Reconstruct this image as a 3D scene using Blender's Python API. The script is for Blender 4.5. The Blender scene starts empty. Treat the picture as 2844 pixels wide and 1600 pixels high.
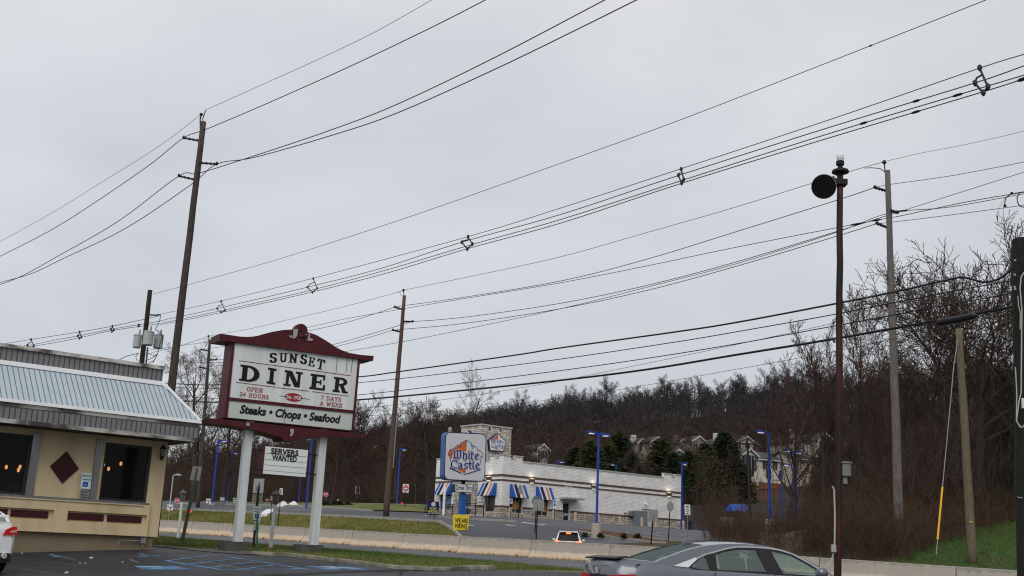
import bpy, bmesh, math, random
import numpy as np
from mathutils import Vector, Matrix
from mathutils.geometry import tessellate_polygon
random.seed(7)
rnd = random.Random(11)
scene = bpy.context.scene
col = scene.collection
R = math.radians

# ------------------------------------------------------------------ camera
F_PX, CX, CY = 3058.0, 1422.0, 800.0          # focal length and centre for a 2844 px wide frame
PITCH, ROLL, EYE = math.atan(740.0 / 3058.0), R(2.5), 1.2
cp, sp = math.cos(PITCH), math.sin(PITCH)
CF = Vector((0, cp, sp)); R0 = Vector((1, 0, 0)); U0 = Vector((0, -sp, cp))
CR = R0 * math.cos(ROLL) + U0 * math.sin(ROLL)
CU = U0 * math.cos(ROLL) - R0 * math.sin(ROLL)
CAM = Vector((0, 0, EYE))
cam_data = bpy.data.cameras.new('camera')
cam_data.sensor_width = 36; cam_data.lens = 36 * F_PX / 2844.0
cam_data.clip_start = 0.1; cam_data.clip_end = 4000
cam = bpy.data.objects.new('camera', cam_data); col.objects.link(cam)
M = Matrix(((CR.x, CU.x, -CF.x), (CR.y, CU.y, -CF.y), (CR.z, CU.z, -CF.z))).to_4x4()
M.translation = CAM
cam.matrix_world = M
scene.camera = cam

def ray(px, py):
    return CF * F_PX + CR * (px - CX) - CU * (py - CY)
def P(px, py, Y):                              # surveyed point: seen at (px, py), Y metres ahead
    d = ray(px, py)
    return CAM + d * (Y / d.y)
def proj(p):
    v = Vector(p) - CAM
    k = F_PX / v.dot(CF)
    return (CX + v.dot(CR) * k, CY - v.dot(CU) * k)

# ------------------------------------------------------------------ terrain
def pchip(xs, ys):
    n = len(xs); h = [xs[i+1]-xs[i] for i in range(n-1)]; dl = [(ys[i+1]-ys[i])/h[i] for i in range(n-1)]
    m = [0.0]*n; m[0] = dl[0]; m[-1] = dl[-1]
    for i in range(1, n-1):
        m[i] = 0 if dl[i-1]*dl[i] <= 0 else 2*dl[i-1]*dl[i]/(dl[i-1]+dl[i])
    def f(x):
        if x <= xs[0]: return ys[0] + m[0]*(x-xs[0])
        if x >= xs[-1]: return ys[-1] + m[-1]*(x-xs[-1])
        import bisect
        i = bisect.bisect_right(xs, x) - 1
        t = (x-xs[i])/h[i]
        return ((2*t**3-3*t*t+1)*ys[i] + (t**3-2*t*t+t)*h[i]*m[i] + (-2*t**3+3*t*t)*ys[i+1] + (t**3-t*t)*h[i]*m[i+1])
    return f
_r = pchip([-60, -20, 12.8, 31, 40.5, 55.5, 73.9, 121, 200, 400], [-.6, -.1, .57, 1.02, 1.17, 1.43, 1.74, 2.4, 3.0, 3.4])
_hn = pchip([-60, -40, -28.7, -24.5, -21, -17.4, -13, 0], [-.8, -.7, -.58, -.46, -.25, -.12, 0, 0])
_far = [(60, 2.6), (90, 5), (130, 9.5), (180, 18), (220, 31), (260, 44), (320, 47), (600, 44)]
def prof(a):
    a = [(0, 0)] + a
    return pchip([x for x, y in a], [y for x, y in a])
_hA = prof([(12, .1), (15, 1.0), (19, 2.0), (32, 2.6), (50, 2.6)] + _far)
_hD = prof([(12, .1), (15, 1.0), (19, 1.95), (27, 2.7), (45, 4.0), (60, 4.7), (90, 6.8)] + _far[2:])
_hB = prof([(8, .05), (20, .9), (32, 1.6), (54, 2.5)] + _far[1:])
_hC = prof([(9, 0.02), (13, .7), (26, 3.1), (40, 5.5), (70, 9), (120, 14), (180, 22), (220, 33), (260, 44), (320, 47), (600, 44)])
def sstep(x, a, b):
    t = min(1, max(0, (x-a)/(b-a))); return t*t*(3-2*t)
NX, NY = .70, .714                             # across the road, away from the camera
def sd(x, y): return (-.714*x + .70*y, (.98*x + y - 53.4)/1.4)
def xy(s, d):
    q = d*1.4 + 53.4                           # .98x + y = q ; -.714x + .7y = s
    det = .98*.70 + .714
    return ((q*.70 - s)/det, (.98*s + .714*q)/det)
def g(x, y):
    s, d = sd(x, y)
    z = _r(s)
    if d < 0: return z + _hn(max(d, -60))
    e = sstep(s, 76, 94); a = sstep(s, 50, 62); c = 1 - sstep(s, 30, 44)
    h = (1-c)*((1-a)*_hB(d) + a*((1-e)*_hA(d) + e*_hD(d))) + c*_hC(d)
    if d > 75: h -= (h-4)*.30*sstep(s, 250, 470)*sstep(d, 75, 130)
    return z + h
def G(px, py, y0=8, y1=200):
    d = ray(px, py); prev = y0
    y = y0
    while y < y1:
        p = CAM + d*(y/d.y)
        if p.z < g(p.x, p.y):
            lo, hi = prev, y
            for _ in range(25):
                m = (lo+hi)/2; q = CAM + d*(m/d.y)
                if q.z < g(q.x, q.y): hi = m
                else: lo = m
            return CAM + d*(hi/d.y)
        prev = y; y += .5
    return CAM + d*(y1/d.y)

# ------------------------------------------------------------------ vertical survey plane
class Plane:
    def __init__(s, o, a, off=0.0):            # o point, a horizontal direction to the right, off metres toward the viewer
        a = Vector((a[0], a[1], 0)).normalized()
        s.a = a; s.n = Vector((a.y, -a.x, 0))  # normal toward the camera
        s.o = Vector((o[0], o[1], 0)) + s.n*off
    def at(s, px, py, off=0.0):
        d = ray(px, py)
        o = s.o + s.n*off
        t = (o-CAM).dot(s.n)/d.dot(s.n)
        return CAM + d*t
    def uv(s, px, py, off=0.0):
        p = s.at(px, py, off); return ((p-s.o).dot(s.a), p.z)
    def w(s, u, z, off=0.0):
        p = s.o + s.a*u + s.n*off; return Vector((p.x, p.y, z))
    def shift(s, off): return Plane(s.o, s.a, off)

# ------------------------------------------------------------------ mesh building
class MB:
    def __init__(s): s.v = []; s.f = []
    def vert(s, p): s.v.append(tuple(p)); return len(s.v)-1
    def face(s, ps): 
        i = len(s.v); s.v += [tuple(p) for p in ps]; s.f.append(tuple(range(i, i+len(ps))))
    def hexa(s, b, t):                         # two quads, bottom and top rings (same order)
        i = len(s.v); s.v += [tuple(p) for p in b] + [tuple(p) for p in t]; n = len(b)
        s.f.append(tuple(i+n-1-k for k in range(n))); s.f.append(tuple(i+n+k for k in range(n)))
        for k in range(n):
            k2 = (k+1) % n; s.f.append((i+k, i+k2, i+n+k2, i+n+k))
    def box(s, c, size, ax=None, ay=None, az=None):
        ax = ax or Vector((1,0,0)); ay = ay or Vector((0,1,0)); az = az or Vector((0,0,1))
        c = Vector(c); x, y, z = ax*size[0]/2, ay*size[1]/2, az*size[2]/2
        s.hexa([c-x-y-z, c+x-y-z, c+x+y-z, c-x+y-z], [c-x-y+z, c+x-y+z, c+x+y+z, c-x+y+z])
    def tube(s, pts, rad, n=6, cap=True):
        pts = [Vector(p) for p in pts]; m = len(pts)
        if not hasattr(rad, '__len__'): rad = [rad]*m
        i0 = len(s.v); up = None
        for k, p in enumerate(pts):
            t = (pts[min(k+1, m-1)] - pts[max(k-1, 0)]).normalized()
            if up is None: up = Vector((0,0,1)) if abs(t.z) < .9 else Vector((0,1,0))
            a = t.cross(up)
            if a.length < 1e-5: a = t.cross(Vector((1,0,0)))
            a.normalize(); b = t.cross(a).normalized()
            for j in range(n):
                th = 2*math.pi*j/n + (math.pi/4 if n == 4 else 0)
                s.v.append(tuple(p + (a*math.cos(th)+b*math.sin(th))*rad[k]))
        for k in range(m-1):
            for j in range(n):
                j2 = (j+1) % n; a0 = i0+k*n
                s.f.append((a0+j, a0+j2, a0+n+j2, a0+n+j))
        if cap:
            s.f.append(tuple(i0+j for j in range(n))[::-1]); s.f.append(tuple(i0+(m-1)*n+j for j in range(n)))
    def lathe(s, c, prof, n=12, axis=None):    # prof: (r, h)
        c = Vector(c); az = (axis or Vector((0,0,1))).normalized()
        ax = az.orthogonal().normalized(); ay = az.cross(ax)
        i0 = len(s.v); m = len(prof)
        for r, h in prof:
            for j in range(n):
                th = 2*math.pi*j/n
                s.v.append(tuple(c + az*h + (ax*math.cos(th)+ay*math.sin(th))*r))
        for k in range(m-1):
            for j in range(n):
                j2 = (j+1) % n; a0 = i0+k*n
                s.f.append((a0+j, a0+j2, a0+n+j2, a0+n+j))
        s.f.append(tuple(i0+j for j in range(n))[::-1]); s.f.append(tuple(i0+(m-1)*n+j for j in range(n)))
    def prism(s, pts, vec):                    # planar polygon (maybe concave) swept by vec
        pts = [Vector(p) for p in pts]; n = len(pts); vec = Vector(vec)
        i = len(s.v); s.v += [tuple(p) for p in pts] + [tuple(p+vec) for p in pts]
        for t in tessellate_polygon([pts]):
            s.f.append((i+t[0], i+t[1], i+t[2])); s.f.append((i+n+t[2], i+n+t[1], i+n+t[0]))
        for k in range(n):
            k2 = (k+1) % n; s.f.append((i+k, i+k2, i+n+k2, i+n+k))
    def quad_px(s, pl, q, off, th):            # quad given in survey pixels on a plane: slab from off to off-th
        a = [pl.at(x, y, off) for x, y in q]
        s.prism(a, -pl.n*th)
    def rect(s, pl, u0, u1, z0, z1, off, th):
        s.prism([pl.w(u0,z0,off), pl.w(u1,z0,off), pl.w(u1,z1,off), pl.w(u0,z1,off)], -pl.n*th)
    def obj(s, name, mat, parent=None, smooth=False, sub=0, recalc=True):
        me = bpy.data.meshes.new(name)
        V = s.v
        if parent is not None:
            o = parent
            while o.parent is not None: o = o.parent
            im = XF[o.name].inverted()
            V = [tuple(im @ Vector(p)) for p in V]
        me.from_pydata(V, [], s.f); me.update()
        if recalc and len(s.f) < 60000:
            bm = bmesh.new(); bm.from_mesh(me)
            bmesh.ops.recalc_face_normals(bm, faces=bm.faces); bm.to_mesh(me); bm.free()
        me.materials.append(mat)
        if smooth: me.polygons.foreach_set('use_smooth', [True]*len(me.polygons))
        ob = bpy.data.objects.new(name, me); col.objects.link(ob)
        if parent is not None: ob.parent = parent
        if sub:
            md = ob.modifiers.new('sub', 'SUBSURF'); md.levels = sub; md.render_levels = sub
        return ob
XF = {}
def thing(name, label, cat, loc=(0,0,0), rz=0, group=None):
    o = bpy.data.objects.new(name, None); col.objects.link(o)
    o.location = loc; o.rotation_euler = (0,0,rz); o.empty_display_size = .3
    XF[o.name] = Matrix.Translation(Vector(loc)) @ Matrix.Rotation(rz, 4, 'Z')
    return tag(o, label, cat, group)
def tag(o, label, cat, group=None):
    o['label'] = label; o['category'] = cat
    if group: o['group'] = group
    return o
def struct(o): o['kind'] = 'structure'; return o
def dup(root, loc, rz=None, scale=None, label=None, group=None, rot=None):
    r = root.copy(); col.objects.link(r); r.location = loc
    if rz is not None: r.rotation_euler = (root.rotation_euler[0], root.rotation_euler[1], rz)
    if rot is not None: r.rotation_euler = rot
    if scale is not None: r.scale = (scale,)*3 if not hasattr(scale, '__len__') else scale
    if label: r['label'] = label
    if group: r['group'] = group
    for ch in list(root.children):
        c = ch.copy(); col.objects.link(c); c.parent = r
        for gg in list(ch.children):
            d = gg.copy(); col.objects.link(d); d.parent = c
    return r

# ------------------------------------------------------------------ materials
def mat(name, c1, c2=None, scale=5.0, rough=.7, metal=0.0, bump=0.0, emit=None, es=0.0, spec=.28, detail=6, stretch=None, c3=None, scale2=.6, gen='Object'):
    m = bpy.data.materials.new(name); m.use_nodes = True
    nt = m.node_tree; N = nt.nodes; L = nt.links
    b = N['Principled BSDF']
    b.inputs['Roughness'].default_value = rough; b.inputs['Metallic'].default_value = metal
    b.inputs['Specular IOR Level'].default_value = spec
    b.inputs['Base Color'].default_value = (*c1, 1)
    if c2 is not None or bump:
        tc = N.new('ShaderNodeTexCoord'); src = tc.outputs[gen]
        if stretch:
            mp = N.new('ShaderNodeMapping'); mp.inputs['Scale'].default_value = stretch
            L.new(src, mp.inputs['Vector']); src = mp.outputs['Vector']
        nz = N.new('ShaderNodeTexNoise'); nz.inputs['Scale'].default_value = scale; nz.inputs['Detail'].default_value = detail
        nz.inputs['Roughness'].default_value = .65
        L.new(src, nz.inputs['Vector'])
        if c2 is not None:
            rp = N.new('ShaderNodeValToRGB')
            rp.color_ramp.elements[0].position = .35; rp.color_ramp.elements[0].color = (*c1, 1)
            rp.color_ramp.elements[1].position = .65; rp.color_ramp.elements[1].color = (*c2, 1)
            L.new(nz.outputs['Fac'], rp.inputs['Fac']); out = rp.outputs['Color']
            if c3 is not None:
                n2 = N.new('ShaderNodeTexNoise'); n2.inputs['Scale'].default_value = scale2; n2.inputs['Detail'].default_value = 4
                L.new(src, n2.inputs['Vector'])
                r2 = N.new('ShaderNodeValToRGB'); r2.color_ramp.elements[0].position = .45; r2.color_ramp.elements[1].position = .62
                L.new(n2.outputs['Fac'], r2.inputs['Fac'])
                mx = N.new('ShaderNodeMix'); mx.data_type = 'RGBA'
                L.new(r2.outputs['Color'], mx.inputs['Factor']); L.new(out, mx.inputs['A']); mx.inputs['B'].default_value = (*c3, 1)
                out = mx.outputs['Result']
            L.new(out, b.inputs['Base Color'])
        if bump:
            bp = N.new('ShaderNodeBump'); bp.inputs['Strength'].default_value = min(1, bump); bp.inputs['Distance'].default_value = .05
            L.new(nz.outputs['Fac'], bp.inputs['Height']); L.new(bp.outputs['Normal'], b.inputs['Normal'])
    if emit: b.inputs['Emission Color'].default_value = (*emit, 1); b.inputs['Emission Strength'].default_value = es
    return m
MT = {}
def K(name, *a, **k):
    if name not in MT: MT[name] = mat(name, *a, **k)
    return MT[name]

# text with the built in font -> 2D triangles
def text_mesh(s, bold=0.0, shear=0.0):
    cu = bpy.data.curves.new('t', 'FONT'); cu.body = s; cu.size = 1; cu.offset = bold; cu.shear = shear; cu.resolution_u = 4
    ob = bpy.data.objects.new('t', cu); col.objects.link(ob)
    dg = bpy.context.evaluated_depsgraph_get(); me = bpy.data.meshes.new_from_object(ob.evaluated_get(dg))
    v = [(p.co.x, p.co.y) for p in me.vertices]; f = [tuple(p.vertices) for p in me.polygons]
    bpy.data.objects.remove(ob); bpy.data.curves.remove(cu); bpy.data.meshes.remove(me)
    return v, f
def put_text(mb, pl, s, a, b, hpx, off, bold=0.0, shear=0.0):
    """lettering on a plane: baseline from pixel a to pixel b, capital height about hpx pixels"""
    v, f = text_mesh(s, bold, shear)
    x0 = min(p[0] for p in v); x1 = max(p[0] for p in v)
    A = pl.at(*a, off); B = pl.at(*b, off); T = pl.at(a[0]+hpx*.1, a[1]-hpx, off)
    ex = (B-A)/(x1-x0); ez = Vector((0,0,(T.z-A.z)/.7))
    i = len(mb.v)
    mb.v += [tuple(A + ex*(p[0]-x0) + ez*p[1]) for p in v]; mb.f += [tuple(i+k for k in q) for q in f]

# broad-nib lettering: every stroke is the sweep of a small parallelogram nib
def hull(ps):
    ps = sorted(set(ps))
    def half(q):
        h = []
        for p in q:
            while len(h) > 1 and (h[-1][0]-h[-2][0])*(p[1]-h[-2][1]) - (h[-1][1]-h[-2][1])*(p[0]-h[-2][0]) <= 0: h.pop()
            h.append(p)
        return h[:-1]
    return half(ps) + half(ps[::-1])
def nib(strokes, nibp):
    out = []
    for st in strokes:
        for a, b in zip(st, st[1:]):
            out.append(hull([(round(a[0]+x,5), round(a[1]+y,5)) for x, y in nibp] + [(round(b[0]+x,5), round(b[1]+y,5)) for x, y in nibp]))
    return out
def arc(cx, cy, rx, ry, a0, a1, n=10):
    return [(cx+rx*math.cos(R(a0+(a1-a0)*k/n)), cy+ry*math.sin(R(a0+(a1-a0)*k/n))) for k in range(n+1)]
SER = {
 'D': (.95, [[(.2,0),(.2,1)], [(.2,1),(.45,1)]+arc(.45,.5,.4,.5,90,-90)+[(.2,0)], [(0,0),(.4,0)], [(0,1),(.4,1)]]),
 'I': (.5, [[(.25,0),(.25,1)], [(0,0),(.5,0)], [(0,1),(.5,1)]]),
 'N': (1.05, [[(.2,0),(.2,1)], [(.2,1),(.85,0)], [(.85,0),(.85,1)], [(0,0),(.4,0)], [(0,1),(.25,1)], [(.68,1),(1.05,1)]]),
 'E': (.85, [[(.2,0),(.2,1)], [(0,1),(.78,1),(.78,.8)], [(0,0),(.85,0),(.85,.22)], [(.2,.52),(.6,.52)], [(.6,.4),(.6,.64)]]),
 'R': (.95, [[(.2,0),(.2,1)], [(0,1),(.5,1)]+arc(.5,.76,.28,.24,90,-90,8)+[(.2,.52)], [(.5,.52),(.75,.35),(.8,0),(.95,0)], [(0,0),(.4,0)]]),
 'S': (.65, [[(.62,.8),(.6,.9)]+arc(.33,.76,.27,.24,50,270,10)[1:]+arc(.33,.26,.3,.26,90,-140,10)+[(.04,.25)]]),
 'U': (.95, [[(.2,1),(.2,.35)]+arc(.48,.33,.28,.33,180,360,10)+[(.76,1)], [(0,1),(.4,1)], [(.6,1),(.95,1)]]),
 'T': (.85, [[(.42,0),(.42,1)], [(0,.78),(.04,1),(.8,1),(.85,.78)], [(.25,0),(.6,0)]]),
 'O': (.9, [arc(.45,.5,.4,.5,0,360,18)]),
 'P': (.8, [[(.2,0),(.2,1)], [(0,1),(.5,1)]+arc(.5,.74,.28,.26,90,-90,8)+[(.2,.48)], [(0,0),(.4,0)]]),
 'H': (.95, [[(.2,0),(.2,1)], [(.75,0),(.75,1)], [(.2,.5),(.75,.5)], [(0,0),(.38,0)], [(0,1),(.38,1)], [(.58,0),(.95,0)], [(.58,1),(.95,1)]]),
 'A': (.95, [[(.1,0),(.48,1),(.85,0)], [(.25,.33),(.7,.33)], [(0,0),(.25,0)], [(.7,0),(.95,0)]]),
 'Y': (.9, [[(.1,1),(.45,.5),(.8,1)], [(.45,.5),(.45,0)], [(0,1),(.25,1)], [(.65,1),(.9,1)], [(.28,0),(.62,0)]]),
 'W': (1.3, [[(.1,1),(.38,0),(.65,.85),(.92,0),(1.2,1)], [(0,1),(.25,1)], [(1.05,1),(1.3,1)]]),
 'K': (.9, [[(.2,0),(.2,1)], [(.2,.45),(.7,1)], [(.38,.6),(.8,0)], [(0,0),(.38,0)], [(0,1),(.38,1)], [(.55,1),(.85,1)], [(.65,0),(.9,0)]]),
 '2': (.65, [arc(.32,.72,.28,.28,160,-20,8)+[(.05,0),(.65,0),(.65,.15)]]),
 '4': (.7, [[(.5,0),(.5,1),(.03,.3),(.7,.3)]]),
 '7': (.65, [[(.05,.85),(.05,1),(.62,1),(.25,0)]]),
 ' ': (.4, []),
}
def put_nib(mb, pl, polys, mapf, off, step=.0004):
    """polys in layout coordinates, mapf -> survey pixel"""
    for k, q in enumerate(polys):
        mb.face([pl.at(*mapf(*p), off + step*(k % 12)) for p in q])
def put_serif(mb, pl, s, a, b, up, hx, hy, off, gap=.14):
    """serif text from pixel a to pixel b along the baseline; up = pixel vector of capital height"""
    x = 0; polys = []
    for ch in s:
        w, st = SER[ch]
        st = [[(px+x, hy+py*(1-2*hy)) for px, py in t] for t in st]
        polys += nib(st, [(-hx,-hy),(hx,-hy),(hx,hy),(-hx,hy)]); x += w + gap + hx
    W = x - gap - hx
    f = lambda u, v: (a[0]+(b[0]-a[0])*u/W + up[0]*v, a[1]+(b[1]-a[1])*u/W + up[1]*v)
    put_nib(mb, pl, polys, f, off)
def ribbon_px(mb, pl, pts, w, off, closed=False, step=.0005):
    """stroke of pixel width w along a pixel polyline"""
    n = max(6, 8)
    c = [(w/2*math.cos(2*math.pi*k/8), w/2*math.sin(2*math.pi*k/8)) for k in range(8)]
    if closed: pts = list(pts)+[pts[0]]
    put_nib(mb, pl, nib([pts], c), lambda x, y: (x, y), off, step)
# ------------------------------------------------------------------ world
w = bpy.data.worlds.new('World'); scene.world = w; w.use_nodes = True
nt = w.node_tree; N = nt.nodes; L = nt.links
for n in list(N): N.remove(n)
outw = N.new('ShaderNodeOutputWorld'); bg1 = N.new('ShaderNodeBackground'); bg2 = N.new('ShaderNodeBackground'); add = N.new('ShaderNodeAddShader')
sky = N.new('ShaderNodeTexSky'); sky.sky_type = 'NISHITA'; sky.sun_disc = False
sky.sun_elevation = R(50); sky.sun_rotation = R(-40)
L.new(sky.outputs['Color'], bg1.inputs['Color']); bg1.inputs['Strength'].default_value = 0.015
tc = N.new('ShaderNodeTexCoord'); mp = N.new('ShaderNodeMapping'); mp.inputs['Scale'].default_value = (1.0, 1.0, 2.6)
mp.inputs['Rotation'].default_value = (0.1, 0.35, 0.3)
L.new(tc.outputs['Generated'], mp.inputs['Vector'])
nz = N.new('ShaderNodeTexNoise'); nz.inputs['Scale'].default_value = 2.1; nz.inputs['Detail'].default_value = 5; nz.inputs['Roughness'].default_value = .5; nz.inputs['Distortion'].default_value = .3
L.new(mp.outputs['Vector'], nz.inputs['Vector'])
rp = N.new('ShaderNodeValToRGB')
rp.color_ramp.elements[0].position = .33; rp.color_ramp.elements[0].color = (.515, .53, .556, 1)
rp.color_ramp.elements[1].position = .66; rp.color_ramp.elements[1].color = (.655, .665, .682, 1)
L.new(nz.outputs['Fac'], rp.inputs['Fac'])
# elevation: slightly darker band above the hill, brighter up high
sx = N.new('ShaderNodeSeparateXYZ'); L.new(tc.outputs['Generated'], sx.inputs['Vector'])
r2 = N.new('ShaderNodeValToRGB')
r2.color_ramp.elements[0].position = .03; r2.color_ramp.elements[0].color = (.83, .845, .87, 1)
r2.color_ramp.elements[1].position = .5; r2.color_ramp.elements[1].color = (1.10, 1.08, 1.06, 1)
L.new(sx.outputs['Z'], r2.inputs['Fac'])
mm = N.new('ShaderNodeMix'); mm.data_type = 'RGBA'; mm.blend_type = 'MULTIPLY'; mm.inputs['Factor'].default_value = 1
L.new(rp.outputs['Color'], mm.inputs['A']); L.new(r2.outputs['Color'], mm.inputs['B'])
L.new(mm.outputs['Result'], bg2.inputs['Color']); bg2.inputs['Strength'].default_value = 1.0
L.new(bg1.outputs[0], add.inputs[0]); L.new(bg2.outputs[0], add.inputs[1]); L.new(add.outputs[0], outw.inputs['Surface'])
sun = bpy.data.lights.new('sun', 'SUN'); sun.energy = 1.4; sun.angle = R(40); sun.color = (1, .97, .93)
so = bpy.data.objects.new('sun', sun); col.objects.link(so); so.rotation_euler = (R(48), 0, R(-12))
scene.view_settings.view_transform = 'Standard'; scene.view_settings.look = 'None'; scene.view_settings.exposure = 0
scene.cycles.max_bounces = 5; scene.cycles.transparent_max_bounces = 8
scene.cycles.use_denoising = True; scene.cycles.pixel_filter_type = 'BLACKMAN_HARRIS'; scene.cycles.filter_width = 1.15; scene.cycles.sample_clamp_indirect = 3

# ------------------------------------------------------------------ materials
grass_m = K('grass', (.095,.115,.025), (.20,.165,.055), 1.6, .95, bump=.6, c3=(.075,.10,.02), scale2=.3)
asph = K('asphalt', (.010,.011,.013), (.026,.027,.031), 3.5, .62, bump=.35, c3=(.040,.041,.046), scale2=.35, spec=.3)
road_m = K('road_asphalt', (.085,.09,.10), (.135,.138,.145), 2.4, .7, bump=.25, c3=(.075,.08,.09), scale2=.25)
drive_m = K('drive_asphalt', (.060,.065,.076), (.085,.09,.10), .9, .6, bump=.2, c3=(.045,.048,.055), scale2=.1)
white_paint = K('road_white', (.55,.55,.53), (.25,.25,.25), 6, .8)
blue_paint = K('road_blue', (.10,.24,.46), (.03,.05,.08), 3.5, .85, c3=(.13,.28,.46), scale2=2)
conc = K('concrete', (.36,.325,.27), (.46,.415,.35), 3, .9, bump=.3, stretch=(1,1,3))
kerb_m = K('kerb_stone', (.34,.32,.27), (.18,.17,.13), 2.5, .95, bump=.5, c3=(.11,.10,.07), scale2=1.2)
mulch = K('mulch', (.14,.065,.03), (.07,.035,.02), 6, 1, bump=.8)
def wood_hill():
    return K('leaf_litter', (.022,.016,.013), (.040,.027,.022), .9, 1, bump=.8, c3=(.027,.024,.016), scale2=.05)
hill_m = wood_hill()
blue_m = K('blue_paint', (.010,.042,.27), (.014,.055,.34), 3, .5)
bark = K('bark', (.045,.036,.030), (.085,.070,.060), 3, .95, bump=.8, stretch=(3,3,.6))
twig = K('twigs', (.050,.036,.031), (.085,.062,.054), .7, .95)
def wood(name, a, b, **k): return K(name, a, b, 4, .9, bump=.6, stretch=(8,8,.7), **k)
pole_m = wood('weathered_pole', (.022,.017,.014), (.105,.085,.07))
pole_dark = wood('dark_pole', (.018,.014,.012), (.05,.038,.03))
pole_brown = wood('brown_pole', (.055,.03,.022), (.15,.10,.08))
pole_tan = wood('tan_pole', (.095,.078,.048), (.18,.15,.095))
black_m = K('black_rubber', (.008,.008,.009), rough=.6)
wire_m = K('wire', (.012,.013,.015), rough=.6)
steel = K('galvanised', (.32,.33,.34), (.22,.23,.24), 8, .45, metal=.6)
sign_back = K('sign_back', (.27,.27,.265), (.20,.20,.20), 6, .6)
white_m = K('white_enamel', (.86,.87,.88), (.80,.81,.83), 3, .5)
black_ink = K('black_ink', (.006,.006,.007), rough=.6)
red_ink = K('red_ink', (.33,.02,.025), rough=.6)
sign_red = K('sign_red', (.50,.012,.02), rough=.45)
sign_white = K('sign_white', (.66,.67,.68), rough=.5)
sign_green = K('sign_green', (.02,.16,.09), rough=.5)

# ------------------------------------------------------------------ ground sheets
def grid_mesh(name, m, ss, ds, off=0.0, fn=None):
    V = []; Fc = []
    for s_ in ss:
        for d_ in ds:
            x, y = xy(s_, d_)
            V.append((x, y, g(x, y)+off))
    nd = len(ds)
    for i in range(len(ss)-1):
        for j in range(nd-1):
            a = i*nd+j
            Fc.append((a, a+nd, a+nd+1, a+1))
    me = bpy.data.meshes.new(name); me.from_pydata(V, [], Fc); me.materials.append(m)
    me.polygons.foreach_set('use_smooth', [True]*len(me.polygons))
    o = bpy.data.objects.new(name, me); col.objects.link(o)
    return struct(o)
def rng(a, b, st): 
    n = max(1, int(round((b-a)/st))); return [a+(b-a)*k/n for k in range(n+1)]
S_all = rng(-300, -20, 20) + rng(-18, 120, 2) + rng(125, 300, 5) + rng(320, 900, 40)
grid_mesh('ground', grass_m, S_all, rng(-90, -36, 6) + rng(-34, 66, 1.0))
grid_mesh('hillside', hill_m, S_all, rng(66, 330, 6) + rng(350, 900, 50))
def strip(name, m, left, right, off, k=12, obj=True):
    """sheet between two plan polylines with the same number of points"""
    V = []; Fc = []; n = len(left)
    for a, b in zip(left, right):
        for j in range(k+1):
            x = a[0]+(b[0]-a[0])*j/k; y = a[1]+(b[1]-a[1])*j/k
            V.append((x, y, g(x, y)+off))
    for i in range(n-1):
        for j in range(k):
            q = i*(k+1)+j; Fc.append((q, q+k+1, q+k+2, q+1))
    me = bpy.data.meshes.new(name); me.from_pydata(V, [], Fc); me.materials.append(m)
    me.polygons.foreach_set('use_smooth', [True]*len(Fc))
    o = bpy.data.objects.new(name, me); col.objects.link(o); return struct(o)
def dens(pts, st=1.0):
    out = []
    for a, b in zip(pts, pts[1:]):
        n = max(1, int(math.hypot(b[0]-a[0], b[1]-a[1])/st))
        out += [(a[0]+(b[0]-a[0])*k/n, a[1]+(b[1]-a[1])*k/n) for k in range(n)]
    return out + [tuple(pts[-1][:2])]
# main road: near lanes and far lanes, separated by the barrier
ROAD0 = -11.0
grid_mesh('road', road_m, rng(-60, 20, 2)+rng(21, 130, 1)+rng(135, 400, 5), rng(ROAD0, 11.0, 1.0), .02)
def lane_line(name, d, s0, s1, w=.12, dash=None, m=None):
    mb = MB(); s_ = s0
    while s_ < s1:
        e = min(s_+(dash[0] if dash else 2.0), s1)
        seg = [s_+(e-s_)*k/3 for k in range(4)]
        for a, b in zip(seg, seg[1:]):
            q = [xy(a, d-w/2), xy(b, d-w/2), xy(b, d+w/2), xy(a, d+w/2)]
            mb.face([(x, y, g(x, y)+.028) for x, y in q])
        s_ = e + (dash[1] if dash else 0)
    return struct(mb.obj(name, m or white_paint, recalc=False))
lane_line('lane_line', -4.2, 0, 120, .13, (3, 9)); lane_line('lane_line', -7.7, 0, 120, .13, (3, 9)); lane_line('edge_line', -.9, -20, 130, .14)
lane_line('edge_line', ROAD0+.7, 34, 110, .12)
# parking lot edge (kerb side), surveyed
kpx = [(432,1519),(470,1524),(520,1530),(600,1537),(700,1543),(800,1548),(900,1560),(1000,1572),(1100,1583),(1200,1589),(1300,1585.5),(1374,1585)]
kp = [G(*p) for p in kpx]
kplan = [(p.x, p.y) for p in kp]
kplan = dens(kplan, .7)
s_r = sd(*kplan[-1])[0]
tail = [xy(s_, ROAD0-.2) for s_ in rng(s_r-.5, -60, 2)] if s_r > -60 else []
tail = [xy(s_r - k*1.5, ROAD0-.1) for k in range(1, 50)]
head = [xy(sd(*kplan[0])[0]+k*2.0, sd(*kplan[0])[1]) for k in range(20, 0, -1)]
edge = head + kplan + tail
strip('parking_lot', asph, edge, [ (x-.70*52, y-.714*52) for x, y in edge], .03, 70)
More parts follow.
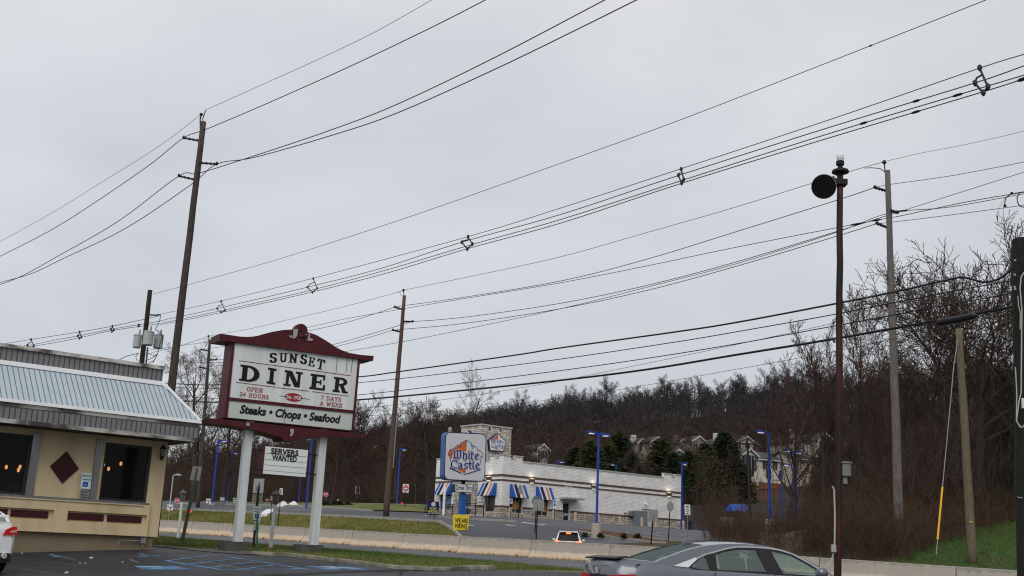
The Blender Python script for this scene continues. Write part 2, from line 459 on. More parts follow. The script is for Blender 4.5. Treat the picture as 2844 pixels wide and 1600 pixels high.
# kerb (from the gravel patch to the driveway mouth)
ks = dens([(G(*p).x, G(*p).y) for p in [(700,1543),(800,1548),(900,1560),(1000,1572),(1100,1583),(1200,1589),(1300,1585.5),(1374,1585)]], .5)
mb = MB()
prev = None
for i, p in enumerate(ks):
    a = Vector(ks[max(i-1,0)]); b = Vector(ks[min(i+1,len(ks)-1)]); t = (b-a).normalized(); n_ = Vector((-t.y, t.x))
    z = g(*p); j = rnd.uniform(-.012, .012); q = Vector(p)
    i0, i1 = q - n_*.02, q + n_*.17
    h_ = .13 + j
    ring = [(i0.x, i0.y, z-.05), (i0.x+n_.x*.012, i0.y+n_.y*.012, z+h_-.02), (i0.x+n_.x*.035, i0.y+n_.y*.035, z+h_), (i1.x, i1.y, z+h_), (i1.x, i1.y, z-.05)]
    idx = [mb.vert(v) for v in ring]
    if prev:
        for k in range(4): mb.f.append((prev[k], idx[k], idx[k+1], prev[k+1]))
    prev = idx
struct(mb.obj('kerb', kerb_m))
# gravel path between diner and kerb start
gravel = K('gravel', (.10,.095,.09), (.16,.15,.14), 9, 1, bump=.7, c3=(.06,.06,.055), scale2=1)
ga = [G(*p) for p in [(425,1516),(520,1524),(600,1529),(660,1533),(720,1537)]]; gb = [G(*p) for p in [(425,1521),(520,1531),(600,1538),(660,1542),(720,1545)]]
strip('gravel_patch', gravel, dens([p[:2] for p in ga], .6)[:30], dens([p[:2] for p in gb], .6)[:30], .045, 4) if False else strip('gravel_patch', gravel, [p[:2] for p in ga], [p[:2] for p in gb], .05, 6)
# blue parking markings, surveyed pixel segments
def mark(mb, a, b, w):
    A, B = G(*a), G(*b); t = (B-A); t.z = 0; t.normalize(); n_ = Vector((-t.y, t.x, 0))*w/2
    k = 8
    for i in range(k):
        p, q = A.lerp(B, i/k), A.lerp(B, (i+1)/k)
        mb.face([(v.x, v.y, g(v.x, v.y)+.036) for v in (p-n_, q-n_, q+n_, p+n_)])
c3 = lambda x, y: (400+x/3.622, 1200+y/3.622)
mb = MB()
segs = [((790,1258),(1660,1400)),((660,1255),(220,1310)),((220,1310),(760,1398)),((740,1400),(1560,1392)),((925,1290),(400,1350)),((1115,1322),(640,1380)),((1310,1352),(980,1396)),((1540,1385),(1480,1396)),((-60,1270),(200,1250))]
for a, b in segs: mark(mb, c3(*a), c3(*b), .11)
struct(mb.obj('parking_marking', blue_paint, recalc=False))
mb = MB()
for a, b in [((240,1250),(1010,1398)),((-150,1290),(-60,1330)),((-900,1250),(-700,1300)),((-1230,1390),(-900,1448))]: mark(mb, c3(*a), c3(*b), .1)
struct(mb.obj('faded_marking', K('faded_paint', (.16,.16,.165), (.05,.05,.055), 5, .9), recalc=False))
c4 = lambda x, y: (800+x/3.622, 1200+y/3.622)
mb = MB()
def patch(mb, pts, off=.036):
    q = [G(*p) for p in pts]; mb.face([(v.x, v.y, g(v.x, v.y)+off) for v in q])
patch(mb, [c4(160,1365),c4(560,1365),c4(830,1398),c4(420,1400)])
patch(mb, [c3(-100,1360),c3(300,1362),c3(480,1396),c3(-20,1400)])
patch(mb, [(136,1543),(142,1541.5),(168,1551),(150,1551)]); patch(mb, [(380,1541),(392,1540.5),(412,1546),(400,1546.5)])
struct(mb.obj('parking_marking', blue_paint, recalc=False))
mb = MB()
patch(mb, [c4(330,1368),c4(470,1368),c4(500,1376),c4(360,1376)], .042); patch(mb, [c4(400,1378),c4(600,1380),c4(620,1388),c4(440,1388)], .042)
patch(mb, [c3(0,1368),c3(170,1370),c3(180,1376),c3(10,1375)], .042)
struct(mb.obj('wheelchair_marking', K('marking_white', (.5,.55,.6), (.2,.3,.4), 5, .8), recalc=False))

# cracks and sealed joints in the paving
crk = K('crack_dark', (.006,.006,.007), rough=.9)
mb = MB()
def crack(pts, w, off=.034):
    q = [Vector((x, y, 0)) for x, y in dens(pts, .5)]
    q = [v + Vector((rnd.gauss(0,.05), rnd.gauss(0,.05), 0)) for v in q]
    for a, c in zip(q, q[1:]):
        t = (c-a).normalized(); n_ = Vector((-t.y, t.x, 0))*w*rnd.uniform(.3,.6)
        mb.face([(v.x, v.y, g(v.x, v.y)+off) for v in (a-n_, c-n_, c+n_, a+n_)])
for k in range(16):
    x, y = G(rnd.uniform(60, 1500), rnd.uniform(1560, 1640))[:2]; a = rnd.uniform(0, 3.14); l = rnd.uniform(1.5, 5)
    crack([(x, y), (x+math.cos(a)*l, y+math.sin(a)*l)], .035, .040)
struct(mb.obj('paving_crack', crk, recalc=False))
mb = MB()
for d_ in (-9.4, -5.9, -2.4): crack([xy(s_, d_+rnd.gauss(0,.04)) for s_ in range(5, 100, 5)], .05, .026)
for k in range(9): s_ = 18+k*8+rnd.uniform(-3,3); crack([xy(s_, -10.8), xy(s_+rnd.uniform(-1,1), -.6)], .05, .027)
struct(mb.obj('road_crack', crk, recalc=False))
# ------------------------------------------------------------------ barrier, one object per precast segment
jpx = [(443,1446.5),(538,1451),(650,1457.3),(757,1463),(851,1467.5),(984,1474),(1123,1482),(1282,1490),(1480,1503),(1699,1516.3),(1930,1529),(2279,1549),(2658,1575)]
js = []
for p in jpx:
    # intersection in plan of the sight line with the barrier line
    d_ = ray(*p); k = 53.4/(.98*d_.x + d_.y); q = d_*k; js.append(sd(q.x, q.y)[0])
js = sorted(js)
for _ in range(7): js.append(js[-1]+7.5)
for _ in range(4): js.insert(0, js[0]-5.5)
names = ['leftmost in view, beside the diner corner']
bi = 0
conc_b = bpy.data.materials.new('barrier_concrete'); conc_b.use_nodes = True
n_ = conc_b.node_tree; b_ = n_.nodes['Principled BSDF']; b_.inputs['Roughness'].default_value = .9
tcx = n_.nodes.new('ShaderNodeTexCoord'); sxx = n_.nodes.new('ShaderNodeSeparateXYZ'); n_.links.new(tcx.outputs['Object'], sxx.inputs['Vector'])
nn = n_.nodes.new('ShaderNodeTexNoise'); nn.inputs['Scale'].default_value = 3; nn.inputs['Detail'].default_value = 8
mpx = n_.nodes.new('ShaderNodeMapping'); mpx.inputs['Scale'].default_value = (1.6,1.6,.5); n_.links.new(tcx.outputs['Object'], mpx.inputs['Vector']); n_.links.new(mpx.outputs['Vector'], nn.inputs['Vector'])
ad = n_.nodes.new('ShaderNodeMath'); ad.operation = 'MULTIPLY_ADD'; ad.inputs[1].default_value = .5; n_.links.new(nn.outputs['Fac'], ad.inputs[0]); n_.links.new(sxx.outputs['Z'], ad.inputs[2])
rr = n_.nodes.new('ShaderNodeValToRGB'); els = rr.color_ramp.elements
els[0].position = .22; els[0].color = (.10,.06,.035,1); els[1].position = .30; els[1].color = (.50,.36,.22,1)
for p_, c_ in ((.48,(.60,.475,.34,1)),(.62,(.42,.37,.31,1)),(.95,(.40,.36,.31,1)),(1.08,(.30,.27,.235,1))):
    e = els.new(p_); e.color = c_
n_.links.new(ad.outputs[0], rr.inputs['Fac']); n_.links.new(rr.outputs['Color'], b_.inputs['Base Color'])
def ordinal(i): return ['first','second','third','fourth','fifth','sixth','seventh','eighth','ninth','tenth','eleventh','twelfth','thirteenth','fourteenth','fifteenth','sixteenth','seventeenth','eighteenth','nineteenth','twentieth'][i]
segs_b = []
for a, b in zip(js, js[1:]): segs_b.append((a, b))
segs_b = segs_b[::-1]                      # from the far left to the right
vis0 = None
cnt = 0
for a, b in segs_b:
    m_ = xy((a+b)/2, 0); px = proj((m_[0], m_[1], g(*m_)+.5))[0]
    if px < -150 or px > 3000: 
        pass
    mb = MB(); cz = g(*m_)
    prevr = None
    for k in range(5):
        s_ = a+.02 + (b-a-.04)*k/4
        ring = []
        zz = _r(s_)
        for (o_, h_) in ((-.31,-.05),(-.31,.08),(-.13,.34),(-.085,.79),(-.06,.81),(.06,.81),(.085,.79),(.13,.34),(.31,.08),(.31,-.05)):
            x, y = xy(s_, o_); ring.append(mb.vert((x-m_[0], y-m_[1], zz+h_-cz)))
        if prevr:
            for q in range(9): mb.f.append((prevr[q], ring[q], ring[q+1], prevr[q+1]))
        else: mb.f.append(tuple(ring))
        prevr = ring
    mb.f.append(tuple(prevr[::-1]))
    o = mb.obj('barrier_segment', conc_b); o.location = (m_[0], m_[1], cz)
    hidden = px < 430
    lab = 'tan stained concrete median barrier segment hidden behind the diner' if hidden else '%s concrete median barrier segment counted from the diner corner' % ordinal(cnt)
    if not hidden: cnt += 1
    tag(o, lab, 'road barrier', 'concrete median barrier segments')
# ------------------------------------------------------------------ diner
c1 = lambda x, y: (x/2.07, 900+y/2.07)
A0 = P(0,1480,33); A1 = P(440,1505,36)
DP = Plane(A0, A1-A0)
beige = K('beige_stucco', (.66,.525,.325), (.585,.465,.285), 1.0, .9, bump=.1, stretch=(1.6,1.6,.35), c3=(.53,.42,.255), scale2=1.1)
beige2 = K('brown_foundation', (.19,.145,.095), (.23,.18,.12), 1.0, .95, bump=.2)
maroon = K('maroon_paint', (.036,.004,.007), (.052,.006,.009), 3, .6)
chrome = K('polished_trim', (.86,.87,.88), rough=.28, metal=.35)
grey_sid = K('grey_siding', (.17,.175,.18), (.20,.205,.21), 2, .5)
blue_sid = K('pale_blue_panel', (.40,.46,.50), (.45,.51,.55), 1.5, .45)
chip = K('chipped_trim', (.50,.485,.45), (.40,.385,.35), 2.5, .6, c3=(.05,.045,.045), scale2=1.1, stretch=(1,1,2))
steel_b = K('brushed_steel', (.26,.245,.245), (.17,.16,.165), 3, .35, metal=.8, stretch=(6,6,.5))
diner = thing('diner', 'beige diner with pale blue metal awning and maroon diamond at left', 'diner', (A1.x, A1.y, g(A1.x, A1.y)), math.atan2(DP.a.y, DP.a.x))
def px_poly(mb, pl, pts, off, th): mb.quad_px(pl, pts, off, th)
uR, zt = DP.uv(*c1(967,690)); zb0 = DP.uv(440,1491.8)[1]; zf = DP.uv(417,1530)[1]-.35
uL = DP.uv(-250,1400)[0]
u_w = [DP.uv(285,1300)[0], DP.uv(415,1320)[0]]       # right window
u_v = [DP.uv(*c1(187,700))[0]-2.55, DP.uv(*c1(170,800))[0]]  # left window
wz0 = DP.uv(340,1392)[1]; wz1 = DP.uv(355,1236)[1]
ztop = DP.uv(300,1190)[1]+.5
mb = MB()
# front wall with two openings
def wallpiece(u0, u1, z0, z1, off=0, th=.25): mb.rect(DP, u0, u1, z0, z1, off, th)
wallpiece(uL, u_v[0], zb0, ztop); wallpiece(u_v[0], u_v[1], zb0, wz0-.02); wallpiece(u_v[0], u_v[1], wz1+.02, ztop)
wallpiece(u_v[1], u_w[0], zb0, ztop); wallpiece(u_w[0], u_w[1], zb0, wz0-.02); wallpiece(u_w[0], u_w[1], wz1+.02, ztop); wallpiece(u_w[1], uR, zb0, ztop)
# side and back walls
back = 11.0
def fr(u, o, z): return DP.w(u, z, o)
mb.hexa([fr(uR-.25,-.252,zb0), fr(uR,-.252,zb0), fr(uR,-back,zb0), fr(uR-.25,-back,zb0)], [fr(uR-.25,-.252,ztop), fr(uR,-.252,ztop), fr(uR,-back,ztop), fr(uR-.25,-back,ztop)])
mb.obj('wall', beige, diner)
mb = MB()
mb.hexa([fr(uL,-.06,zf), fr(uR-.12,-.06,zf), fr(uR-.12,-back,zf), fr(uL,-back,zf)], [fr(uL,-.06,zb0), fr(uR-.12,-.06,zb0), fr(uR-.12,-back,zb0), fr(uL,-back,zb0)])
mb.obj('foundation', beige2, diner)
# lower proud panel with recesses
mb = MB()
pz1 = DP.uv(413,1404)[1]; pu1 = DP.uv(409,1450)[0]
rec = [[DP.uv(183.8,1434)[0], DP.uv(403.5,1446)[0]], [DP.uv(-75,1420)[0], DP.uv(146,1430)[0]]]
rz1 = DP.uv(295,1425)[1]; rz0 = DP.uv(295,1454)[1]
T = .10
us = [uL, rec[1][0], rec[1][1], rec[0][0], rec[0][1], pu1]
mb.rect(DP, uL, pu1, rz1, pz1, T, T-.002); mb.rect(DP, uL, pu1, zb0, rz0, T, T-.002)
for a, b in ((us[0],us[1]),(us[2],us[3]),(us[4],us[5])): mb.rect(DP, a, b, rz0, rz1, T-.0, T-.002)
mb.obj('lower_panel', beige, diner)
bars = [([(190,1426.5),(287.8,1432),(286,1446.8),(188.8,1441.6)]), ([(297.6,1433),(392,1438.7),(390.5,1453.7),(296.8,1447.7)]), ([(30,1416.7),(133.7,1422.7),(131.7,1437.9),(29,1432)]), ([(-70,1411),(20.4,1415.5),(19,1430),(-71,1426)])]
for q in bars:
    b = MB(); b0 = DP.uv(*q[0]); b2 = DP.uv(*q[2]); b.rect(DP, b0[0], b2[0], rz0+.06, rz1-.05, .035, .03); b.obj('maroon_bar', maroon, diner)
b = MB(); px_poly(b, DP, [c1(384,732),c1(454,832),c1(358,918),c1(288,818)], .03, .026); b.obj('diamond', maroon, diner)
b = MB(); b.rect(DP, uL, uR-.62, pz1-.035, pz1+.0, .14, .05); b.obj('panel_ledge', beige, diner)
b = MB(); b.rect(DP, uL, DP.uv(413,1400)[0], pz1+.002, wz0-.01, .07, .068); b.obj('window_sill', steel_b, diner)
# chalk-dark windows
glass_d = bpy.data.materials.new('dark_glass'); glass_d.use_nodes = True
n_ = glass_d.node_tree; b_ = n_.nodes['Principled BSDF']
b_.inputs['Base Color'].default_value = (.01,.008,.009,1); b_.inputs['Roughness'].default_value = .04; b_.inputs['Alpha'].default_value = .35; b_.inputs['Specular IOR Level'].default_value = .22
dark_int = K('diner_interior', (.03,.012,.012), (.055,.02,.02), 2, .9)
frame_d = K('window_frame_dark', (.03,.028,.03), rough=.4)
bulb_w = K('warm_lamp', (.9,.6,.3), emit=(1,.5,.15), es=1.6); bulb_c = K('cool_lamp', (.9,.9,.9), emit=(1,.95,.8), es=1.4)
for (a, b2_, lamps) in ((u_w[0], u_w[1], [((594,810),1),((624,833),0),((695,803),0),((735,832),0),((848,828),1)]), (u_v[0], u_v[1], [((36,823),0),((115,822),0),((106,840),0)])):
    b = MB(); t_ = .06
    b.rect(DP, a, b2_, wz1-t_, wz1+.018, -.05, .08); b.rect(DP, a, b2_, wz0-.018, wz0+t_, -.05, .08)
    b.rect(DP, a, a+t_, wz0+t_, wz1-t_, -.05, .08); b.rect(DP, b2_-t_-.03, b2_, wz0+t_, wz1-t_, -.05, .08)
    wn = b.obj('window', frame_d, diner)
    b = MB(); b.rect(DP, a+t_, b2_-t_-.03, wz0+t_, wz1-t_, -.09, .01); b.obj('pane', glass_d, wn)
    for (pp, kind) in lamps:
        b = MB(); c = DP.at(*c1(*pp), -1.6 if kind else -2.6)
        b.lathe(c, [(.01,.07),(.035,.055),(.05,0),(.035,-.05),(.01,-.065)], 8); b.obj('interior_lamp', bulb_c if kind else bulb_w, diner, smooth=True)
b = MB()
def ifr(u, o, z): return DP.w(u, z, o)
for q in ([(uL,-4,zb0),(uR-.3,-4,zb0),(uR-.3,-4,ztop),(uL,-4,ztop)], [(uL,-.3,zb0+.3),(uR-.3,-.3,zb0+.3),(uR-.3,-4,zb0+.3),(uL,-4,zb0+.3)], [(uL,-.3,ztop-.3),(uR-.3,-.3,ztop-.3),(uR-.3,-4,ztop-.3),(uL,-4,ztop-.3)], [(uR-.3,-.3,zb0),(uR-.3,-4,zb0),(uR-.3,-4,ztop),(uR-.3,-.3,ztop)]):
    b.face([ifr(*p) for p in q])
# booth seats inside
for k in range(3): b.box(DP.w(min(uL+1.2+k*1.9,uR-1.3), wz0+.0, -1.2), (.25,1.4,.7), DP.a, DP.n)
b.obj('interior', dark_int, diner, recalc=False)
for q in ([c1(191,636),c1(232,640),c1(188,990),c1(141,982)], [c1(552,668),c1(590,672),c1(549,1012),c1(514,1006)]):
    b = MB(); a_ = (DP.uv(*q[0])[0]+DP.uv(*q[3])[0])/2; c_ = (DP.uv(*q[1])[0]+DP.uv(*q[2])[0])/2
    b.rect(DP, a_, c_, wz0-.01, wz1+.1, .05, .048); b.obj('steel_pilaster', steel_b, diner)
# canopy: fascia line projects, sloped panels, hip at the right end
FO = 1.25
FP = DP.shift(FO)
fu1, fz_t = FP.uv(560,1168.5)       # top of lower trim
fz_b = FP.uv(560,1177)[1]
tu1, tz_t = DP.uv(452,1060); tz_b = DP.uv(452,1070)[1]
dark_sof = K('soffit', (.10,.07,.05), (.06,.045,.035), 2, .9)
def cp(u, o, z): return DP.w(u, z, o)
b = MB()
LZ0 = fz_t-.02; LZ1 = tz_b
def panel_pts(u): return None
# sloped surface with standing ribs
b.face([cp(uL,FO,LZ0), cp(fu1-.03,FO,LZ0), cp(tu1,0,LZ1), cp(uL,0,LZ1)])
back_o = -back
b.face([cp(fu1-.03,FO,LZ0), cp(fu1-.03,back_o,LZ0), cp(tu1,back_o,LZ1), cp(tu1,0,LZ1)])
aw = b.obj('awning', blue_sid, diner, recalc=False)
b = MB(); u = uL + .1
nrm = Vector((0,0,0))
while u < fu1-.06:
    if u < tu1: top = cp(u,0,LZ1)
    else:
        f = (u-tu1)/(fu1-.03-tu1); top = cp(u, FO*f, LZ1+(LZ0-LZ1)*f)
    b.tube([cp(u,FO,LZ0)+Vector((0,0,.008)), top+Vector((0,0,.008))], .011, 4); u += .155
b.obj('awning_seam', K('seam_blue', (.10,.16,.21), rough=.6), aw)
b = MB()
b.hexa([cp(uL,-.02,tz_b-.02), cp(tu1,-.02,tz_b-.02), cp(tu1,.07,tz_b-.02), cp(uL,.07,tz_b-.02)], [cp(uL,-.02,tz_t), cp(tu1,-.02,tz_t), cp(tu1,.05,tz_t), cp(uL,.05,tz_t)])
b.hexa([cp(uL,FO-.08,fz_b), cp(fu1,FO-.08,fz_b), cp(fu1,FO+.02,fz_b), cp(uL,FO+.02,fz_b)], [cp(uL,FO-.08,fz_t), cp(fu1,FO-.08,fz_t), cp(fu1,FO+.01,fz_t), cp(uL,FO+.01,fz_t)])
b.tube([cp(tu1,0.03,tz_t-.03), cp(fu1-.03,FO,fz_t)], .05, 4)
b.hexa([cp(fu1-.06,FO-.1,fz_b), cp(fu1,FO-.1,fz_b), cp(fu1,back_o,fz_b), cp(fu1-.06,back_o,fz_b)], [cp(fu1-.06,FO-.1,fz_t-.003), cp(fu1,FO-.1,fz_t-.003), cp(fu1,back_o,fz_t-.003), cp(fu1-.06,back_o,fz_t-.003)])
b.obj('white_trim', white_m, diner)
# fascia below the awning: dark chipped band, grey siding, chipped lower trim
g0 = FP.uv(555,1187)[1]; g1 = FP.uv(555,1218)[1]; g2 = FP.uv(555,1229)[1]
def band(name, m, z0, z1, o, th, um=None):
    b = MB(); e = fu1-.03 if um is None else um
    b.rect(DP, uL, e, z0, z1, FO+o, th)
    b.hexa([cp(e-.1,FO+o-th-.003,z0), cp(e,FO+o-th-.003,z0), cp(e,back_o,z0), cp(e-.1,back_o,z0)], [cp(e-.1,FO+o-th-.003,z1), cp(e,FO+o-th-.003,z1), cp(e,back_o,z1), cp(e-.1,back_o,z1)])
    return b.obj(name, m, diner)
band('chipped_band', K('chipped_dark', (.055,.045,.05), (.10,.085,.09), 2, .5, c3=(.42,.40,.37), scale2=.7), g0, fz_b-.002, -.02, .08)
band('fascia_siding', grey_sid, g1, g0-.002, -.04, .06)
band('lower_trim', chip, g2, g1-.002, -.01, .09)
b = MB(); u = uL+.05
while u < fu1-.05:
    b.rect(DP, u, u+.02, g1+.005, g0-.005, FO-.03, .02); u += .155
b.obj('siding_groove', K('groove', (.05,.052,.055), rough=.8), diner)
b = MB(); b.face([cp(uL,FO-.06,g2+.02), cp(fu1-.08,FO-.06,g2+.02), cp(fu1-.08,-back,g2+.02), cp(uR-.02,-back,g2+.02), cp(uR-.02,.0,g2+.02), cp(uL,.0,g2+.02)])
b.obj('soffit', dark_sof, diner, recalc=False)
# parapet
pt = DP.uv(451,1016)[1]; pb_ = DP.uv(451,1026.6)[1]
b = MB(); b.hexa([cp(uL,-.05,LZ0), cp(tu1,-.05,LZ0), cp(tu1,-back,LZ0), cp(uL,-back,LZ0)], [cp(uL,-.05,pb_), cp(tu1,-.05,pb_), cp(tu1,-back,pb_), cp(uL,-back,pb_)])
b.obj('parapet', grey_sid, diner)
b = MB(); u = uL+.05
while u < tu1-.02:
    b.rect(DP, u, u+.02, tz_t+.005, pb_-.005, -.04, .012); u += .155
b.obj('siding_groove', K('groove', (.05,.052,.055)), diner)
b = MB(); b.hexa([cp(uL,.02,pb_+.002), cp(tu1+.02,.02,pb_+.002), cp(tu1+.02,-back,pb_+.002), cp(uL,-back,pb_+.002)], [cp(uL,-.02,pt), cp(tu1+.02,-.02,pt), cp(tu1+.02,-back,pt), cp(uL,-back,pt)])
b.obj('parapet_coping', chip, diner)
# light strip under canopy end, pipes, box
b = MB(); pa = DP.at(327,1502,.03)
pipe = [DP.at(332,1500.5,.05), DP.at(390,1502,.05)]
b.tube(pipe, .018, 6); b.tube([DP.at(394,1508,.05), DP.at(394.5,1518,.05), DP.at(399,1524,.05), DP.at(408,1526,.05)], .022, 6)
b.tube([DP.at(332,1500.5,.04), DP.at(330,1503,.12), DP.at(329.5,1507,.12)], .022, 6)
b.obj('conduit', steel, diner)
b = MB(); c = DP.at(397,1501.5,.06); b.box(c, (.15,.1,.17), DP.a, DP.n); b.obj('junction_box', steel, diner)
def lantern_wall(px, py):
    t = MB(); c = DP.at(px, py, .17)
    t.lathe(c, [(.02,.24),(.025,.2),(.11,.12),(.12,.1),(.09,.09)], 8); 
    t.lathe(c, [(.065,-.17),(.07,-.14),(.03,-.24),(.015,-.28)], 8)
    for k in range(6):
        th = k*math.pi/3; t.tube([c+Vector((.09*math.cos(th),.09*math.sin(th),.09)), c+Vector((.065*math.cos(th),.065*math.sin(th),-.15))], .008, 4)
    t.tube([c+Vector((0,0,-.2)), c-DP.n*.1+Vector((0,0,-.24)), c-DP.n*.17+Vector((0,0,-.1))], .02, 6)
    o = t.obj('wall_lantern', black_m, diner)
    t = MB(); t.lathe(c, [(.06,-.14),(.08,.09)], 6); t.obj('lantern_glass', K('lantern_glass', (.25,.26,.25), rough=.2), o)
lantern_wall(*c1(936,735))

# signs on the diner wall
def flat_sign(name, label, cat, pl, q, off, th, m, group=None, texts=(), rects=()):
    c = pl.at(sum(p[0] for p in q)/4, sum(p[1] for p in q)/4, off)
    t = thing(name, label, cat, tuple(c), 0, group)
    b = MB(); b.quad_px(pl, q, off, th); b.obj('plate', m, t)
    for (pts, mm_) in rects:
        b = MB(); b.quad_px(pl, pts, off+.004, .003); b.obj('symbol', mm_, t)
    for (s_, a, e, h, mm_, bo) in texts:
        b = MB(); put_text(b, pl, s_, a, e, h, off+.009, bo); b.obj('lettering', mm_, t, recalc=False)
    return t
hc_blue = K('handicap_blue', (.01,.06,.36), rough=.5); gtext = K('green_text', (.03,.22,.20), rough=.6)
def wheelchair(t, pl, x, y, h, off, m=None):
    b = MB(); s_ = h/10
    ribbon_px(b, pl, [(x-.5*s_,y-3*s_),(x-.2*s_,y+.4*s_),(x+2.2*s_,y+.5*s_),(x+3*s_,y+3*s_)], 1.1*s_, off)
    ribbon_px(b, pl, [(x-.4*s_+px_, y+1.6*s_+py_) for px_, py_ in [(2.6*s_*math.cos(R(a_)), 2.6*s_*math.sin(R(a_))) for a_ in range(-150, -420, -30)]], .8*s_, off)
    b.obj('wheelchair_symbol', m or sign_white, t, recalc=False)
q = [c1(470,855),c1(528,858),c1(520,950),c1(462,945)]
t = flat_sign('parking_sign', 'reserved accessible parking sign on the diner wall beside the steel strip', 'sign', DP, q, .12, .01, K('pale_sign', (.60,.72,.72), rough=.5),
    texts=[('RESERVED', c1(471,876), c1(524,879), 9/2.07, gtext, .02), ('PARKING', c1(474,897), c1(520,900), 9/2.07, gtext, .02)], rects=[([c1(478,907),c1(508,909),c1(503,937),c1(473,934)], hc_blue)])
wheelchair(t, DP, *c1(490,921), 8.5, .13)
t = flat_sign('penalty_sign', 'small grey penalty notice under the parking sign on diner wall', 'sign', DP, [c1(462,952),c1(512,955),c1(506,1008),c1(458,1005)], .12, .01, sign_back,
    texts=[('PENALTY', c1(467,968), c1(506,971), 7/2.07, black_ink, .03), ('$250 FIRST', c1(465,984), c1(504,987), 6/2.07, black_ink, .02), ('OFFENSE', c1(465,998), c1(502,1001), 6/2.07, black_ink, .02)])

# ------------------------------------------------------------------ diner road sign
c2 = lambda x, y: (550+x/3.622, 880+y/3.622)
SA = P(649,1200,36.5); SB = P(994.5,1200,38.9)
SP = Plane(SA, SB-SA)
sc_ = P(760,1520,37.6)
ds = thing('diner_sign', 'tall maroon framed diner sign on two white posts', 'sign', (sc_.x, sc_.y, g(sc_.x, sc_.y)), math.atan2(SP.a.y, SP.a.x))
DEP = .75
mar2 = K('sign_maroon', (.050,.006,.009), (.085,.010,.014), 2.5, .55, bump=.1)
panel_w = K('sign_panel', (.66,.68,.69), (.74,.76,.77), .8, .35, stretch=(3,3,.3), c3=(.62,.64,.62), scale2=1.2)
panel_g = K('sign_panel_dull', (.50,.54,.51), (.57,.60,.57), .8, .4, stretch=(3,3,.3))
crown = [(222,168),(300,180),(420,198),(500,202),(560,197),(600,190),(700,162),(750,150),(850,133),(955,126),(990,122),(1020,118),(1075,125),(1080,150),(1130,160),(1200,187),(1290,240),(1380,300),(1440,333),(1520,362),(1640,383),(1768,393),(1762,442),(1290,382),(780,312),(222,236)]
b = MB(); b.prism([SP.at(*c2(*p), .1) for p in crown], -SP.n*(DEP+.2)); cr = b.obj('crown', mar2, ds)
b = MB(); c = SP.at(*c2(1043,135), .1); b.lathe(c, [(.0,0),(.22,.0),(.24,-.04),(.24,-.3),(.0,-.32)], 14, SP.n); b.tube([SP.at(*c2(1043,160),.05), SP.at(*c2(1043,205),.05)], .15, 6); b.obj('finial', mar2, cr)
b = MB()
for q in ([(962,126),(1008,120),(1000,185),(978,215),(955,222)], [(912,188),(950,190),(948,210),(925,208)], [(1120,165),(1132,165),(1122,210),(1158,225),(1148,243),(1100,238)], [(1078,165),(1100,178),(1096,186),(1076,176)]):
    b.prism([SP.at(*c2(*p), .14) for p in q], -SP.n*.03)
b.obj('bare_metal_letter', K('bare_metal', (.35,.35,.37), rough=.5), cr)
# cabinet body
cab = [(290,246),(1632,432),(1566,1158),(222,1015)]
cabf = [(345,252),(1632,432),(1566,1158),(262,1015)]
b = MB(); b.prism([SP.at(*c2(*p), -.03) for p in cabf], -SP.n*DEP); b.obj('cabinet', mar2, ds)
b = MB()
# frame rails, proud of the panels
for q in ([(345,250),(372,254),(296,1018),(262,1014)], [(1612,430),(1632,433),(1566,1158),(1545,1155)], [(296,806),(1566,941),(1562,972),(290,838)]):
    b.prism([SP.at(*c2(*p), .02) for p in q], -SP.n*.05)
b.obj('frame', mar2, ds)
b = MB(); b.prism([SP.at(*c2(*p), -.01) for p in [(365,258),(1616,432),(1566,946),(300,812)]], -SP.n*.02); pw = b.obj('upper_panel', panel_w, ds)
b = MB(); b.prism([SP.at(*c2(*p), -.012) for p in [(294,836),(1562,969),(1550,1142),(280,1010)]], -SP.n*.02); pg = b.obj('lower_panel', panel_g, ds)
b = MB()
for x in (1400,1500,1552): b.prism([SP.at(*c2(*p), -.004) for p in [(x-.05*0,405+(x-1400)*.13),(x+5,406+(x-1400)*.13),(x-9,560),(x-14,560)]], -SP.n*.004)
b.prism([SP.at(*c2(*p), -.004) for p in [(885,902),(889,902),(868,1070),(864,1070)]], -SP.n*.004)
b.obj('panel_crack', K('crack', (.12,.12,.11), rough=.9), ds)
bot = [(118,1018),(1690,1180),(1686,1216),(1560,1212),(1300,1205),(1100,1215),(1000,1228),(998,1246),(860,1246),(848,1218),(780,1196),(700,1170),(600,1145),(500,1125),(400,1104),(300,1088),(130,1074)]
b = MB(); b.prism([SP.at(*c2(*p), .1) for p in bot], -SP.n*(DEP+.2)); bo_ = b.obj('base_crown', mar2, ds)
b = MB(); b.prism([SP.at(*c2(*p), .12) for p in [(925,1130),(960,1125),(965,1160),(945,1200),(925,1200),(935,1165)]], -SP.n*.015)
b.prism([SP.at(*c2(*p), .12) for p in [(490,1065),(520,1068),(515,1080),(525,1098),(485,1094)]], -SP.n*.015); b.obj('bare_metal_letter', K('bare_metal', (.35,.35,.37)), bo_)
